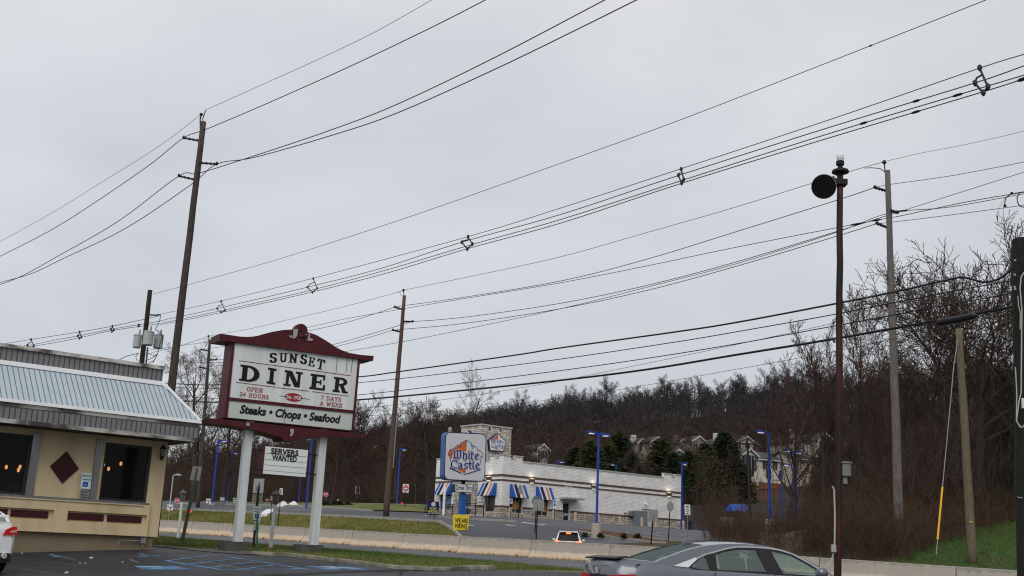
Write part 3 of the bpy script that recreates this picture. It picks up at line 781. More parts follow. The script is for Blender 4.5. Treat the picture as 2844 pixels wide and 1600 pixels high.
# lettering
LO = .0
b = MB()
for ch, x, y, wd, h, ang in (('S',755,461,80,98,-.04),('U',856,455,90,92,.03),('N',955,462,98,92,.08),('S',1057,474,74,96,.14),('E',1136,497,70,90,.2),('T',1226,527,84,102,.24)):
    w_, st = SER[ch]; hx, hy = .10, .04
    polys = nib([[(hx+px_*(1-2*hx/w_), hy+py_*(1-2*hy)) for px_, py_ in t_] for t_ in st], [(-hx,-hy),(hx,-hy),(hx,hy),(-hx,hy)])
    ca, sa = math.cos(ang), math.sin(ang)
    def f(u, v, w_=w_, x=x, y=y, wd=wd, h=h, ca=ca, sa=sa):
        X = (u/w_-.5)*wd; Y = v*h; return c2(x + X*ca + Y*(sa*.6+.03), y + X*sa - Y*ca)
    put_nib(b, SP, polys, f, LO)
b.obj('lettering', black_ink, pw, recalc=False)
def ring_q(cx_, cy_, RX, RY, rx, ry, a0, a1, n=12):
    o_ = []
    for k in range(n):
        t0, t1 = R(a0+(a1-a0)*k/n), R(a0+(a1-a0)*(k+1)/n)
        o_.append([(cx_+RX*math.cos(t0), cy_+RY*math.sin(t0)), (cx_+RX*math.cos(t1), cy_+RY*math.sin(t1)), (cx_+rx*math.cos(t1), cy_+ry*math.sin(t1)), (cx_+rx*math.cos(t0), cy_+ry*math.sin(t0))])
    return o_
def rq(x0, x1, y0, y1): return [(x0,y0),(x1,y0),(x1,y1),(x0,y1)]
SLAB = {'D': [rq(.12,.38,0,1), rq(0,.46,0,.13), rq(0,.46,.87,1)] + ring_q(.44,.5,.56,.5,.28,.36,90,-90),
 'I': [rq(.27,.73,0,1), rq(0,1,0,.14), rq(0,1,.86,1)],
 'N': [rq(.11,.27,0,1), rq(.74,.9,0,1), [(.11,1),(.40,1),(.90,0),(.61,0)], rq(0,.40,0,.13), rq(0,.35,.87,1), rq(.61,1,.87,1)],
 'E': [rq(.12,.42,0,1), rq(0,.95,.86,1), rq(0,1,0,.14), rq(.42,.7,.45,.57), rq(.64,.74,.35,.67), rq(.83,.95,.66,.86), rq(.86,1,.14,.36)],
 'R': [rq(.12,.38,0,1), rq(0,.48,0,.13), rq(0,.52,.87,1), rq(.38,.52,.46,.58)] + ring_q(.50,.73,.40,.27,.15,.14,90,-90) + [[(.42,.5),(.68,.5),(.88,.1),(.6,.1)], rq(.6,1,0,.13)]}
b = MB()
for ch, q in (('D',(412,640,612,668,478)),('I',(690,669,776,684,508)),('N',(858,690,1040,714,535)),('E',(1118,724,1274,744,570)),('R',(1352,752,1506,772,602))):
    x0, y0, x1, y1, yt = q
    def f(u, v, x0=x0, y0=y0, x1=x1, y1=y1, yt=yt): return c2(x0+(x1-x0)*u + v*16, y0+(y1-y0)*u - v*(y0-yt))
    put_nib(b, SP, SLAB[ch], f, LO)
b.obj('lettering', black_ink, pw, recalc=False)
b = MB()
for a, e in (((412,441),(1538,592)),((386,658),(786,708)),((802,712),(1112,747)),((1150,752),(1514,797))):
    ribbon_px(b, SP, [c2(*a), c2(*e)], 1.7, LO)
b.obj('red_rule', K('rule_red', (.20,.03,.04), rough=.6), pw, recalc=False)
b = MB()
for s_, a, e, up in (('OPEN',(490,746),(648,765),(7,-44)),('24 HOURS',(418,796),(705,832),(7,-42)),('7 DAYS',(1236,832),(1434,855),(7,-42)),('A WEEK',(1224,888),(1448,916),(7,-42))):
    put_serif(b, SP, s_, c2(*a), c2(*e), (up[0]/3.622, up[1]/3.622), .085, .05, LO, .16)
b.obj('lettering', red_ink, pw, recalc=False)
b = MB(); b.prism([SP.at(*c2(961+87*math.cos(R(a_))-4*math.sin(R(a_)), 810+10*math.cos(R(a_))+43*math.sin(R(a_))), .0) for a_ in range(0, 360, 15)], -SP.n*.004); b.obj('oval', red_ink, pw)
b = MB(); put_text(b, SP, 'Est. 1928', c2(890,820), c2(1032,836), 34/3.622, .008, .02); b.obj('lettering', sign_white, pw, recalc=False)
b = MB(); ribbon_px(b, SP, [c2(820,795), c2(874,802)], 1.4, LO); ribbon_px(b, SP, [c2(1048,820), c2(1122,829)], 1.4, LO); b.obj('dash', black_ink, pw, recalc=False)
b = MB(); put_text(b, SP, 'Steaks • Chops • Seafood', c2(418,966), c2(1432,1070), 80/3.622, .0, .038, .2); b.obj('lettering', black_ink, pg, recalc=False)
# posts
def post(q, m):
    b = MB()
    (xl, yl), (xr, yr) = q
    return b
white_post = K('white_post', (.62,.64,.65), (.50,.52,.53), 2, .5, stretch=(4,4,.5))
for (lb, rb, lt) in (((646.6,1501),(667.8,1503),(679,1195)), ((856.6,1509),(880,1512),(888,1215))):
    u0, z0 = SP.uv(*lb, -.3); u1, _ = SP.uv(*rb, -.3); ut, zt_ = SP.uv(*lt, -.3)
    uc = (u0+u1)/2 + .03; b = MB()
    b.box((SP.w(uc, (z0+zt_+.4)/2, -.3)), (.26,.26,zt_+.4-z0+.1), SP.a, SP.n)
    po = b.obj('post', white_post, ds)
    b = MB(); b.rect(SP, uc+.13, uc+.136, z0, zt_, -.2, .2); 
for q in (((625,1503),(686,1505),(684,1531),(624,1529)), ((836,1512),(897,1515),(895,1530),(835,1528))):
    u0, z1 = SP.uv(*q[0], 0); u1, _ = SP.uv(*q[1], 0); z0 = SP.uv(*q[2], 0)[1]
    b = MB(); b.box(SP.w((u0+u1)/2, (z1+z0)/2-.2, -.3), (u1-u0, .7, z1-z0+.4), SP.a, SP.n); b.obj('footing', K('mossy_footing', (.055,.05,.045), (.10,.095,.085), 3, .95, bump=.4), ds)
# reader board
rb = SP.at(*c3(1410,300), -.1)
rd = thing('reader_board', 'white letter board reading servers wanted hung between the white posts', 'sign', tuple(rb), math.atan2(SP.a.y, SP.a.x))
fr4 = [c3(1222,143),c3(1652,182),c3(1624,454),c3(1196,418)]
b = MB(); b.prism([SP.at(*p, .0) for p in [c3(1214,135),c3(1660,174),c3(1632,460),c3(1188,424)]], -SP.n*.6); b.obj('case', mar2, rd)
b = MB(); b.prism([SP.at(*p, .012) for p in fr4], -SP.n*.01); rp_ = b.obj('letter_panel', K('letter_panel', (.66,.69,.68), (.72,.75,.74), 1, .4), rd)
b = MB()
for k in (.24, .46, .66, .86): b.prism([SP.at(*p, .018) for p in [c3(1222-24*k,143+275*k),c3(1652-28*k,182+272*k),c3(1652-28*k,187+272*k),c3(1222-24*k,148+275*k)]], -SP.n*.005)
b.obj('track', K('track_grey', (.30,.32,.32), rough=.6), rp_)
b = MB(); put_text(b, SP, 'SERVERS', c3(1275,216), c3(1552,242), 56/3.622, .024, .034); put_text(b, SP, 'WANTED', c3(1286,280), c3(1534,302), 56/3.622, .024, .034); b.obj('lettering', black_ink, rp_, recalc=False)
for a, e in (((1078,175),(1200,184)),((1066,373),(1190,380)),((1655,222),(1768,234)),((1640,418),(1744,428))):
    b = MB(); b.tube([SP.at(*c3(*a), -.3), SP.at(*c3(*e), -.3)], .03, 4); b.obj('bracket', pole_dark, rd)
# ------------------------------------------------------------------ burger restaurant
c5 = lambda x, y: (1180+x/4.14, 1150+y/4.14)
c6 = lambda x, y: (1550+x/3.22, 1150+y/3.22)
cS = lambda x, y: (1220+x/7.245, 1190+y/7.245)
WA = P(1391,1443,100); WB = P(1890,1480,115)
WR = Plane(WA, WB-WA)
WL = Plane(WA, Vector((-WR.n.x, -WR.n.y, 0))*-1); 
# left face runs back from the corner: its rightward direction is toward the corner
WL = Plane(WA, WR.n)
wrot = math.atan2(WR.a.y, WR.a.x)
base_z = min(g(WA.x, WA.y), g(WB.x, WB.y))
def brick(name, c1_, c2_, mortar, bw, bh, scale, stone=False):
    m = bpy.data.materials.new(name); m.use_nodes = True; nt = m.node_tree; N = nt.nodes; L = nt.links
    b = N['Principled BSDF']; b.inputs['Roughness'].default_value = .9
    tc = N.new('ShaderNodeTexCoord'); sx = N.new('ShaderNodeSeparateXYZ'); L.new(tc.outputs['Object'], sx.inputs['Vector'])
    a = N.new('ShaderNodeMath'); a.operation = 'ADD'; L.new(sx.outputs['X'], a.inputs[0]); L.new(sx.outputs['Y'], a.inputs[1])
    cx_ = N.new('ShaderNodeCombineXYZ'); L.new(a.outputs[0], cx_.inputs['X']); L.new(sx.outputs['Z'], cx_.inputs['Y'])
    bt = N.new('ShaderNodeTexBrick'); bt.inputs['Scale'].default_value = scale
    bt.inputs['Brick Width'].default_value = bw; bt.inputs['Row Height'].default_value = bh; bt.inputs['Mortar Size'].default_value = .012 if not stone else .02
    bt.inputs['Color1'].default_value = (*c1_, 1); bt.inputs['Color2'].default_value = (*c2_, 1); bt.inputs['Mortar'].default_value = (*mortar, 1)
    vec = cx_.outputs[0]
    if stone:
        nz = N.new('ShaderNodeTexNoise'); nz.inputs['Scale'].default_value = 2.2; L.new(cx_.outputs[0], nz.inputs['Vector'])
        mx = N.new('ShaderNodeVectorMath'); mx.operation = 'MULTIPLY_ADD'; mx.inputs[1].default_value = (.35,.25,0)
        L.new(nz.outputs['Color'], mx.inputs[0]); L.new(cx_.outputs[0], mx.inputs[2]); vec = mx.outputs[0]
        bt.offset_frequency = 3; bt.offset = .37
    L.new(vec, bt.inputs['Vector'])
    n2 = N.new('ShaderNodeTexNoise'); n2.inputs['Scale'].default_value = 3.0 if stone else 1.3; n2.inputs['Detail'].default_value = 6; L.new(vec, n2.inputs['Vector'])
    r = N.new('ShaderNodeValToRGB'); r.color_ramp.elements[0].position = .3; r.color_ramp.elements[0].color = (.62,.6,.57,1) if stone else (.86,.86,.86,1)
    r.color_ramp.elements[1].position = .7; r.color_ramp.elements[1].color = (1.25,1.22,1.2,1) if stone else (1.06,1.06,1.06,1)
    L.new(n2.outputs['Fac'], r.inputs['Fac'])
    mm = N.new('ShaderNodeMix'); mm.data_type = 'RGBA'; mm.blend_type = 'MULTIPLY'; mm.inputs['Factor'].default_value = 1
    L.new(bt.outputs['Color'], mm.inputs['A']); L.new(r.outputs['Color'], mm.inputs['B']); L.new(mm.outputs['Result'], b.inputs['Base Color'])
    bp = N.new('ShaderNodeBump'); bp.inputs['Strength'].default_value = .8; bp.inputs['Distance'].default_value = .03
    L.new(bt.outputs['Fac'], bp.inputs['Height']); bp.invert = True; L.new(bp.outputs['Normal'], b.inputs['Normal'])
    return m
brick_w = brick('white_brick', (.93,.91,.88), (.87,.85,.82), (.76,.745,.71), .42, .13, 1.0)
stone_t = brick('tan_stone', (.62,.56,.48), (.36,.32,.28), (.15,.135,.12), .62, .19, 1.0, True)
coping = K('stone_coping', (.50,.49,.46), (.42,.41,.385), 2, .8)
brown_b = K('brown_band', (.095,.060,.045), (.13,.085,.06), 3, .8)
wc = thing('restaurant', 'white brick fast food restaurant with castle battlements and striped awnings', 'restaurant', (WA.x, WA.y, base_z), wrot)
zT = (WR.uv(1400,1277)[1] + WR.uv(1844,1328.6)[1])/2       # flat parapet top
zC = zT + .42; Lr = WR.uv(1892,1400)[0]; 
uLl = WL.uv(1210,1330)[0]                                    # negative: left end of the left face
zg = base_z - .6
zs = (WR.uv(1389,1407)[1] + WR.uv(1890,1448)[1])/2         # top of stone base
zb_ = (WR.uv(1389,1402)[1]+WR.uv(1890,1443.5)[1])/2
print('wc', zT, Lr, uLl, zs, zb_, base_z)
def LRbox(mb, u0, u1, z0, z1, off, th): mb.rect(WR, u0, u1, z0, z1, off, th)
def LLbox(mb, u0, u1, z0, z1, off, th): mb.rect(WL, u0, u1, z0, z1, off, th)
TH = .3
# openings on the right face: (u0,u1,z0,z1)
def opening(pl, q0, q1): 
    a = pl.uv(*q0); b = pl.uv(*q1); return (a[0], b[0], b[1], a[1])
R_op = [opening(WR, c5(980,905), c5(1118,1148)), opening(WR, c5(1296,935), c5(1416,1178)), opening(WR, c5(1588,1005), c5(1662,1262)), opening(WR, c6(748,845), c6(828,1040))]
L_op = [opening(WL, c5(178,900), c5(298,1108)), opening(WL, c5(440,925), c5(552,1180)), opening(WL, c5(690,905), c5(802,1128))]
def wall_with(pl, u0, u1, z0, z1, ops, off, th, mb):
    cur = u0
    for (a, b, c, d) in sorted(ops):
        if b < u0 or a > u1: continue
        mb.rect(pl, cur, a, z0, z1, off, th)
        if c > z0: mb.rect(pl, a, b, z0, min(c, z1), off, th)
        if d < z1: mb.rect(pl, a, b, max(d, z0), z1, off, th)
        cur = b
    mb.rect(pl, cur, u1, z0, z1, off, th)
b = MB()
wall_with(WR, 0, Lr, zg, zT, R_op, 0, TH, b)
wall_with(WL, uLl, -TH, zg, zT, L_op, 0, TH, b)
# battlements: merlons at the corner and at the right end
def merl(pl, u0, u1, z): b.rect(pl, u0, u1, zT, z, 0, TH)
def uR_(x, y): return WR.uv(*c5(x, y))[0]
def uL_(x, y): return WL.uv(*c5(x, y))[0]
mer_R = [(0, uR_(988,480)), (uR_(1042,490), uR_(1125,495)), (WR.uv(*c6(948,540))[0], WR.uv(*c6(1016,545))[0]), (WR.uv(*c6(1045,550))[0], Lr)]
low_R = [(uR_(988,480), uR_(1042,490)), (WR.uv(*c6(1016,545))[0], WR.uv(*c6(1045,550))[0])]
mer_L = [(uL_(858,470), -TH), (uL_(752,470), uL_(806,475)), (uL_(-100,0) if False else uLl, uL_(190,482))]
low_L = [(uL_(806,475), uL_(858,470))]
for a, c in mer_R: b.rect(WR, a, c, zT, zC, 0, TH)
for a, c in low_R: b.rect(WR, a, c, zT, zT+.18, 0, TH)
for a, c in mer_L: b.rect(WL, a, c, zT, zC, 0, TH)
for a, c in low_L: b.rect(WL, a, c, zT, zT+.18, 0, TH)
# rear walls
D_ = -uLl
def wv(u, v, z): p = WR.o + WR.a*u - WR.n*v; return Vector((p.x, p.y, z))
b.hexa([wv(Lr-TH,TH,zg), wv(Lr,TH,zg), wv(Lr,D_,zg), wv(Lr-TH,D_,zg)], [wv(Lr-TH,TH,zT), wv(Lr,TH,zT), wv(Lr,D_,zT), wv(Lr-TH,D_,zT)])
b.hexa([wv(TH,D_-TH,zg), wv(Lr-TH,D_-TH,zg), wv(Lr-TH,D_,zg), wv(TH,D_,zg)], [wv(TH,D_-TH,zT), wv(Lr-TH,D_-TH,zT), wv(Lr-TH,D_,zT), wv(TH,D_,zT)])
b.obj('wall', brick_w, wc)
b = MB()
b.hexa([wv(TH,TH,zT-.5), wv(Lr-TH,TH,zT-.5), wv(Lr-TH,D_-TH,zT-.5), wv(TH,D_-TH,zT-.5)], [wv(TH,TH,zT-.4), wv(Lr-TH,TH,zT-.4), wv(Lr-TH,D_-TH,zT-.4), wv(TH,D_-TH,zT-.4)])
b.obj('roof', K('roof_grey', (.12,.12,.12), rough=.9), wc)
b = MB()
hh = .11
for a, c in mer_R: b.rect(WR, a-.04, c+.04, zC+.002, zC+hh, .07, TH+.14)
for a, c in low_R: b.rect(WR, a+.042, c-.042, zT+.182, zT+.18+hh*.8, .06, TH+.12)
for a, c in mer_L: b.rect(WL, a-.04, c+(.04 if c < -TH else -.08), zC+.002, zC+hh, .07, TH+.14)
for a, c in low_L: b.rect(WL, a+.042, c-.042, zT+.182, zT+.18+hh*.8, .06, TH+.12)
b.rect(WR, mer_R[1][1]+.045, mer_R[2][0]-.045, zT+.002, zT+hh, .07, TH+.14)
b.rect(WL, mer_L[2][1]+.045, mer_L[1][0]-.045, zT+.002, zT+hh, .07, TH+.14)
b.obj('coping', coping, wc)
bz = [(WR.uv(1400,1320)[1], ), (WR.uv(1400,1334)[1], )]
zU = (WR.uv(*c5(905,699))[1] + WR.uv(*c6(1095,707))[1])/2; zD = (WR.uv(*c5(905,753))[1] + WR.uv(*c6(1095,745))[1])/2
for zz_, t_ in ((zU,.18),(zD,.14)):
    b = MB(); b.rect(WR, -.05, Lr+.03, zz_-t_*.5, zz_+t_*.5, .05, .048); b.rect(WL, uLl, -.002, zz_-t_*.5, zz_+t_*.5, .05, .048); b.obj('brown_band', brown_b, wc)
b = MB(); wall_with(WR, -.05, Lr+.03, zs-.02, zs+.16, R_op, .06, .058, b); wall_with(WL, uLl, -.002, zs-.02, zs+.16, L_op, .06, .058, b); b.obj('brown_band', brown_b, wc)
b = MB(); wall_with(WR, -.12, Lr+.06, zg, zs-.025, R_op, .12, .118, b); wall_with(WL, uLl, -.002, zg, zs-.025, L_op, .12, .118, b)
b.obj('stone_base', stone_t, wc)
# stone entrance surround on the left face
ea, ec = uL_(358,1000), uL_(602,1000)
b = MB(); zE = WL.uv(*c5(480,790))[1]
for a, c, z0, z1 in ((ea, L_op[1][0], zg, zE), (L_op[1][1], ec, zg, zE), (L_op[1][0], L_op[1][1], L_op[1][3], zE)): b.rect(WL, a, c, z0, z1, .3, .298)
b.obj('entrance_stone', stone_t, wc)
win_glass = K('window_glass', (.02,.026,.036), (.035,.04,.05), 3, .08, spec=.5)
poster_y = K('poster_yellow', (.55,.28,.03), (.35,.10,.03), 5, .6); poster_b = K('poster_black', (.015,.012,.012), (.3,.22,.18), 6, .6, c3=(.02,.02,.02)); poster_bl = K('poster_blue', (.02,.10,.40), (.25,.4,.6), 6, .6)
alu = K('aluminium', (.42,.43,.43), rough=.4, metal=.3)
def window(pl, op, mull=1, posters=()):
    a, c, z0, z1 = op; t = .07
    b = MB(); b.rect(pl, a, c, z1-t, z1, -.08, .1); b.rect(pl, a, c, z0, z0+t, -.08, .1); b.rect(pl, a, a+t, z0+t, z1-t, -.08, .1); b.rect(pl, c-t, c, z0+t, z1-t, -.08, .1)
    for k in range(1, mull+1): u = a+(c-a)*k/(mull+1); b.rect(pl, u-.03, u+.03, z0+t, z1-t, -.08, .1)
    o = b.obj('window', alu, wc)
    b = MB(); b.rect(pl, a+t, c-t, z0+t, z1-t, -.13, .02); b.obj('pane', win_glass, o)
    for (f0, f1, g0, g1, m_) in posters:
        b = MB(); b.rect(pl, a+(c-a)*f0, a+(c-a)*f1, z0+(z1-z0)*g0, z0+(z1-z0)*g1, -.115, .01); b.obj('poster', m_, o)
window(WR, R_op[0], 1, [(.3,.78,.22,.62,poster_y)]); window(WR, R_op[1], 1, [(.52,.86,.2,.7,poster_y)])
window(WL, L_op[0], 1, [(.5,.85,.3,.75,poster_bl)]); window(WL, L_op[2], 0, [(.22,.8,.04,.8,poster_b)])
def door(pl, op, m, glazed=True):
    a, c, z0, z1 = op
    b = MB(); b.rect(pl, a, c, z0-.3, z1, -.1, .06); o = b.obj('door', m, wc)
    if glazed:
        h = z1-z0; w_ = c-a
        b = MB(); b.rect(pl, a+.14*w_, c-.14*w_, z0+.47*h, z1-.08*h, -.09, .004); b.obj('pane', win_glass, o)
        b = MB(); b.rect(pl, a+.14*w_, c-.14*w_, z0+.13*h, z0+.36*h, -.09, .004); b.obj('pane', win_glass, o)
    b = MB(); b.tube([pl.w(c-.12*(c-a), z0+.9, -.06), pl.w(c-.12*(c-a), z0+1.25, -.06)], .02, 5); b.obj('handle', steel, o)
    return o
door(WR, R_op[2], K('door_grey', (.40,.41,.40), rough=.5)); dw = door(WR, R_op[3], K('door_white', (.60,.61,.61), (.55,.56,.56), 2, .5), False)
b = MB(); ww = R_op[3]; b.rect(WR, ww[0]+.28, ww[0]+.42, ww[2]+1.45, ww[2]+1.62, -.095, .004); b.rect(WR, ww[0]+.28, ww[0]+.42, ww[2]+1.2, ww[2]+1.38, -.095, .004); b.obj('door_notice', black_ink, dw)
door(WL, L_op[1], K('door_grey', (.40,.41,.40)))
# striped awnings
aw_b = K('awning_blue', (.02,.085,.33), (.025,.10,.38), 3, .8); aw_n = K('awning_navy', (.008,.012,.06), rough=.8); aw_w = K('awning_white', (.58,.59,.60), rough=.8); aw_o = K('awning_orange', (.58,.16,.03), rough=.8)
def awning(pl, tl, tr, br, bl, pr=.65):
    ua, za = pl.uv(*tl); ub, _ = pl.uv(*tr)
    ul, zl = pl.uv(*bl, pr); ur, _ = pl.uv(*br, pr)
    ue0, ue1 = ua, ub
    stripes = [(0,.16,aw_b),(.16,.23,aw_w),(.23,.43,aw_n),(.43,.60,aw_w),(.60,.73,aw_o),(.73,.82,aw_w),(.82,1,aw_b)]
    root = None
    fr_ = MB(); fr_.face([pl.w(ua,za,.02), pl.w(ua,zl+.0,pr-.02), pl.w(ua,zl,.02)]); fr_.face([pl.w(ub,za,.02), pl.w(ub,zl,pr-.02), pl.w(ub,zl,.02)])
    fr_.tube([pl.w(ua,zl,pr-.02), pl.w(ub,zl,pr-.02)], .02, 4)
    o = fr_.obj('awning', aw_b, wc, recalc=False)
    for f0, f1, m_ in stripes:
        b = MB(); u0, u1 = ua+(ub-ua)*f0, ua+(ub-ua)*f1
        n_ = Vector(pl.n)*.02
        q = [pl.w(u0,za,.03), pl.w(u1,za,.03), pl.w(u1,zl,pr), pl.w(u0,zl,pr)]
        b.prism(q, n_); b.obj('stripe', m_, o)
awning(WR, c5(977,803), c5(1150,820), c5(1165,968), c5(975,952)); awning(WR, c5(1278,832), c5(1448,848), c5(1462,993), c5(1280,975))
awning(WL, c5(172,795), c5(322,795), c5(295,932), c5(138,928)); awning(WL, c5(672,795), c5(830,795), c5(800,942), c5(635,938))
# door canopy with hanging rods
ca0 = WR.uv(*c5(1560,972)); ca1 = WR.uv(*c5(1725,982)); 
b = MB(); b.rect(WR, ca0[0]-.1, ca1[0]+.25, ca0[1]-.04, ca0[1]+.12, 1.1, 1.098); cn = b.obj('door_canopy', alu, wc)
for f in (0, .33, .66, 1):
    b = MB(); u = ca0[0]+.1+(ca1[0]-ca0[0]-.1)*f; b.tube([WR.w(u, ca0[1]+.1, 1.0), WR.w(ca0[0]+.6+(f-.5)*.5, WR.uv(*c5(1640,795))[1], .05)], .018, 4); b.obj('hanger_rod', white_m, cn)
# sconces (lit)
sc_box = K('sconce_bronze', (.12,.085,.06), rough=.5); glow = K('sconce_glow', (1,.95,.85), emit=(1,.93,.8), es=1.3)
def sconce(pl, q):
    u, z = pl.uv(*q); z = (zU+zD)/2 - .08
    b = MB(); b.box(pl.w(u, z, .18), (.5,.28,.34), pl.a, pl.n); o = b.obj('wall_light', sc_box, wc)
    for s_ in (1,-1): b = MB(); b.box(pl.w(u, z+s_*.19, .18), (.34,.18,.03), pl.a, pl.n); b.obj('light_lens', glow, o)
    for s_ in (1,):
        l = bpy.data.lights.new('wall_light_lamp', 'POINT'); l.energy = 3.5; l.color = (1,.9,.75); l.shadow_soft_size = .08
        lo = bpy.data.objects.new('wall_light_lamp', l); col.objects.link(lo); lo.location = pl.w(u, z+.36, .3)
sconce(WL, c5(750,722)); sconce(WR, c5(1218,740)); sconce(WR, c5(1930,818)); sconce(WR, c6(982,712))
# tower
TA = P(*c5(650,135), 104.5)
TR = Plane(TA, WR.a); TL = Plane(TA, WR.n)
tw = MB(); tz = TA.z - .35
tuR = TR.uv(*c5(992,300))[0]; tuL = TL.uv(*c5(417,200))[0]
stone_t2 = brick('tower_stone', (.74,.70,.63), (.50,.46,.41), (.24,.22,.20), .8, .17, 1.0, True)
def tv(u, v, z): p = TR.o + TR.a*u - TR.n*v; return Vector((p.x, p.y, z))
tw.hexa([tv(0,0,zT-.45), tv(tuR,0,zT-.45), tv(tuR,-tuL,zT-.45), tv(0,-tuL,zT-.45)], [tv(0,0,tz), tv(tuR,0,tz), tv(tuR,-tuL,tz), tv(0,-tuL,tz)])
mr = [(0, TR.uv(*c5(735,150))[0]), (TR.uv(*c5(772,155))[0], TR.uv(*c5(868,165))[0]), (TR.uv(*c5(902,170))[0], tuR)]
ml = [(TL.uv(*c5(600,135))[0], -.3), (TL.uv(*c5(510,142))[0], TL.uv(*c5(590,142))[0]), (tuL, TL.uv(*c5(500,150))[0])]
tz2 = tz + .42
for a, c in mr: tw.rect(TR, a, c, tz+.001, tz2, 0, .3)
for a, c in ml: tw.rect(TL, a, c, tz+.001, tz2, 0, .3)
towo = tw.obj('tower', stone_t2, wc)
tw = MB()
for a, c in mr: tw.rect(TR, a-.05, c+.05, tz2+.002, tz2+.13, .09, .46)
for a, c in ml: tw.rect(TL, a-.05, c+(.05 if c < -.31 else -.12), tz2+.002, tz2+.13, .09, .46)
tw.obj('tower_coping', coping, towo)

# logo, in zoomed-pixel coordinates of the pole sign; mapped onto any panel
navy = K('logo_navy', (.012,.014,.16), rough=.5); orange = K('logo_orange', (.60,.13,.015), rough=.5)
def logo(pl, mp_, sc, off, parent, white=None):
    lf = [(222,640),(213,560),(200,545),(192,500),(210,478),(208,445),(270,412),(312,418),(318,385),(388,338),(398,400),(425,398),(440,300),(545,242),(540,470),(430,470),(300,430),(280,500),(250,600)]
    b = MB(); b.face([pl.at(*mp_(*p), off) for p in lf[::-1]]) if False else b.prism([pl.at(*mp_(*p), off) for p in lf], -pl.n*.004)
    b.prism([pl.at(*mp_(*p), off) for p in [(340,822),(524,822),(518,905)]], -pl.n*.004)
    b.prism([pl.at(*mp_(*p), off) for p in [(606,432),(632,456),(604,476),(580,452)]], -pl.n*.004); b.obj('logo_castle', orange, parent)
    b = MB()
    out = [[(224,665),(213,560),(186,545),(184,490),(204,478),(203,440),(270,402),(308,415),(314,378),(390,328),(425,350),(434,292),(545,232),(648,300),(655,352),(690,342),(766,400),(772,452),(806,438),(862,485),(878,540),(862,580),(845,585),(820,715)],
           [(210,788),(520,930),(832,822)], [(545,232),(535,460)], [(524,835),(520,930)], [(186,540),(250,520)], [(812,545),(868,575)]]
    for st in out: ribbon_px(b, pl, [mp_(*p) for p in st], 9*sc, off+.01)
    ribbon_px(b, pl, [mp_(*p) for p in [(392,335),(402,385),(425,385),(440,310)]], 12*sc, off+.01)
    ribbon_px(b, pl, [mp_(*p) for p in [(650,320),(662,400),(680,395),(688,350)]], 12*sc, off+.01)
    ribbon_px(b, pl, [mp_(*p) for p in [(215,800),(430,895)]], 22*sc, off+.01); ribbon_px(b, pl, [mp_(*p) for p in [(560,915),(820,830)]], 20*sc, off+.01)
    L_ = [  # broad-nib strokes
      [(285,440),(315,450),(308,560),(290,600)], [(290,600),(330,585)], [(350,440),(372,470),(366,590),(330,600)], [(366,595),(400,600)], [(410,445),(432,460),(428,570),(400,605)], [(345,440),(375,445)], [(405,440),(440,446)],
      [(485,470),(492,480),(488,600),(500,620)], [(492,540),(525,500),(548,520),(545,610),(520,650)],
      [(590,505),(603,515),(598,600),(615,618)], [(592,470),(604,480)],
      [(655,460),(658,480),(652,610),(675,628)], [(635,505),(690,510)],
      [(728,530),(722,590),(750,622),(785,600)], [(728,530),(760,505),(788,535),(735,570)],
      [(370,650),(350,680)], [(368,655),(310,640),(262,660),(242,710),(252,770),(300,798),(345,790)],
      [(385,715),(420,700),(448,712),(446,795),(470,808)], [(446,745),(395,762),(392,795),(415,805),(446,790)],
      [(570,705),(530,700),(510,720),(528,745),(562,765),(560,795),(525,805),(498,795)],
      [(618,665),(616,790),(645,812)], [(590,705),(650,712)],
      [(682,665),(680,790),(702,815)],
      [(745,725),(738,780),(765,818),(806,800)], [(745,725),(775,700),(802,735),(752,765)]]
    pen = 18*sc
    npz = [(-pen*.75, pen*.15), (0, -pen*.55), (pen*.75, -pen*.15), (0, pen*.55)]
    # white halo behind the letters
    if white is not None:
        h = MB(); hp = [(x*1.75, y*2.0) for x, y in npz]
        put_nib(h, pl, nib([[mp_(*p) for p in st] for st in L_], hp), lambda x, y: (x, y), off+.022, .0003); h.obj('logo_halo', white, parent, recalc=False)
    put_nib(b, pl, nib([[mp_(*p) for p in st] for st in L_], npz), lambda x, y: (x, y), off+.032, .0005)
    b.obj('logo_lettering', navy, parent, recalc=False)
# pentagon signs on the tower
sign_lit = K('lit_sign_face', (.62,.63,.65), emit=(.9,.92,1), es=.12)
pentq = [c5(840,222),c5(938,318),c5(904,430),c5(750,418),c5(737,300)]
pen_c = TR.at(*c5(840,330), .3)
pn = thing('pentagon_sign', 'white pentagon castle logo sign on the right face of stone tower', 'sign', tuple(pen_c), wrot)
b = MB(); b.prism([TR.at(*p, .3) for p in pentq], -TR.n*.296)
b.obj('case', K('sign_navy_case', (.01,.014,.05), rough=.4), pn)
def shrink(q, k):
    mx = sum(p[0] for p in q)/len(q); my = sum(p[1] for p in q)/len(q); return [(mx+(x-mx)*k, my+(y-my)*k) for x, y in q]
b = MB(); b.prism([TR.at(*p, .32) for p in shrink(pentq, .93)], -TR.n*.018); pf = b.obj('face', sign_lit, pn)
mp2 = lambda x, y: cS(1035+(x-182)*(1325-1035)/698, 122+(y-228)*(435-122)/710 + (x-530)*.02)
logo(TR, mp2, .43/7.245, .33, pn, sign_lit)
pL = [(TL.uv(*c5(530,190))), ]
u_, z_ = TL.uv(*c5(532,192))
pn2 = thing('pentagon_sign', 'blue edged pentagon sign mostly hidden behind the large pole sign', 'sign', tuple(TL.w(u_, z_-1.6, .3)), wrot)
b = MB(); pts = [(0,0),(1.5,-1.2),(1.0,-3.0),(-1.0,-3.0),(-1.5,-1.2)]
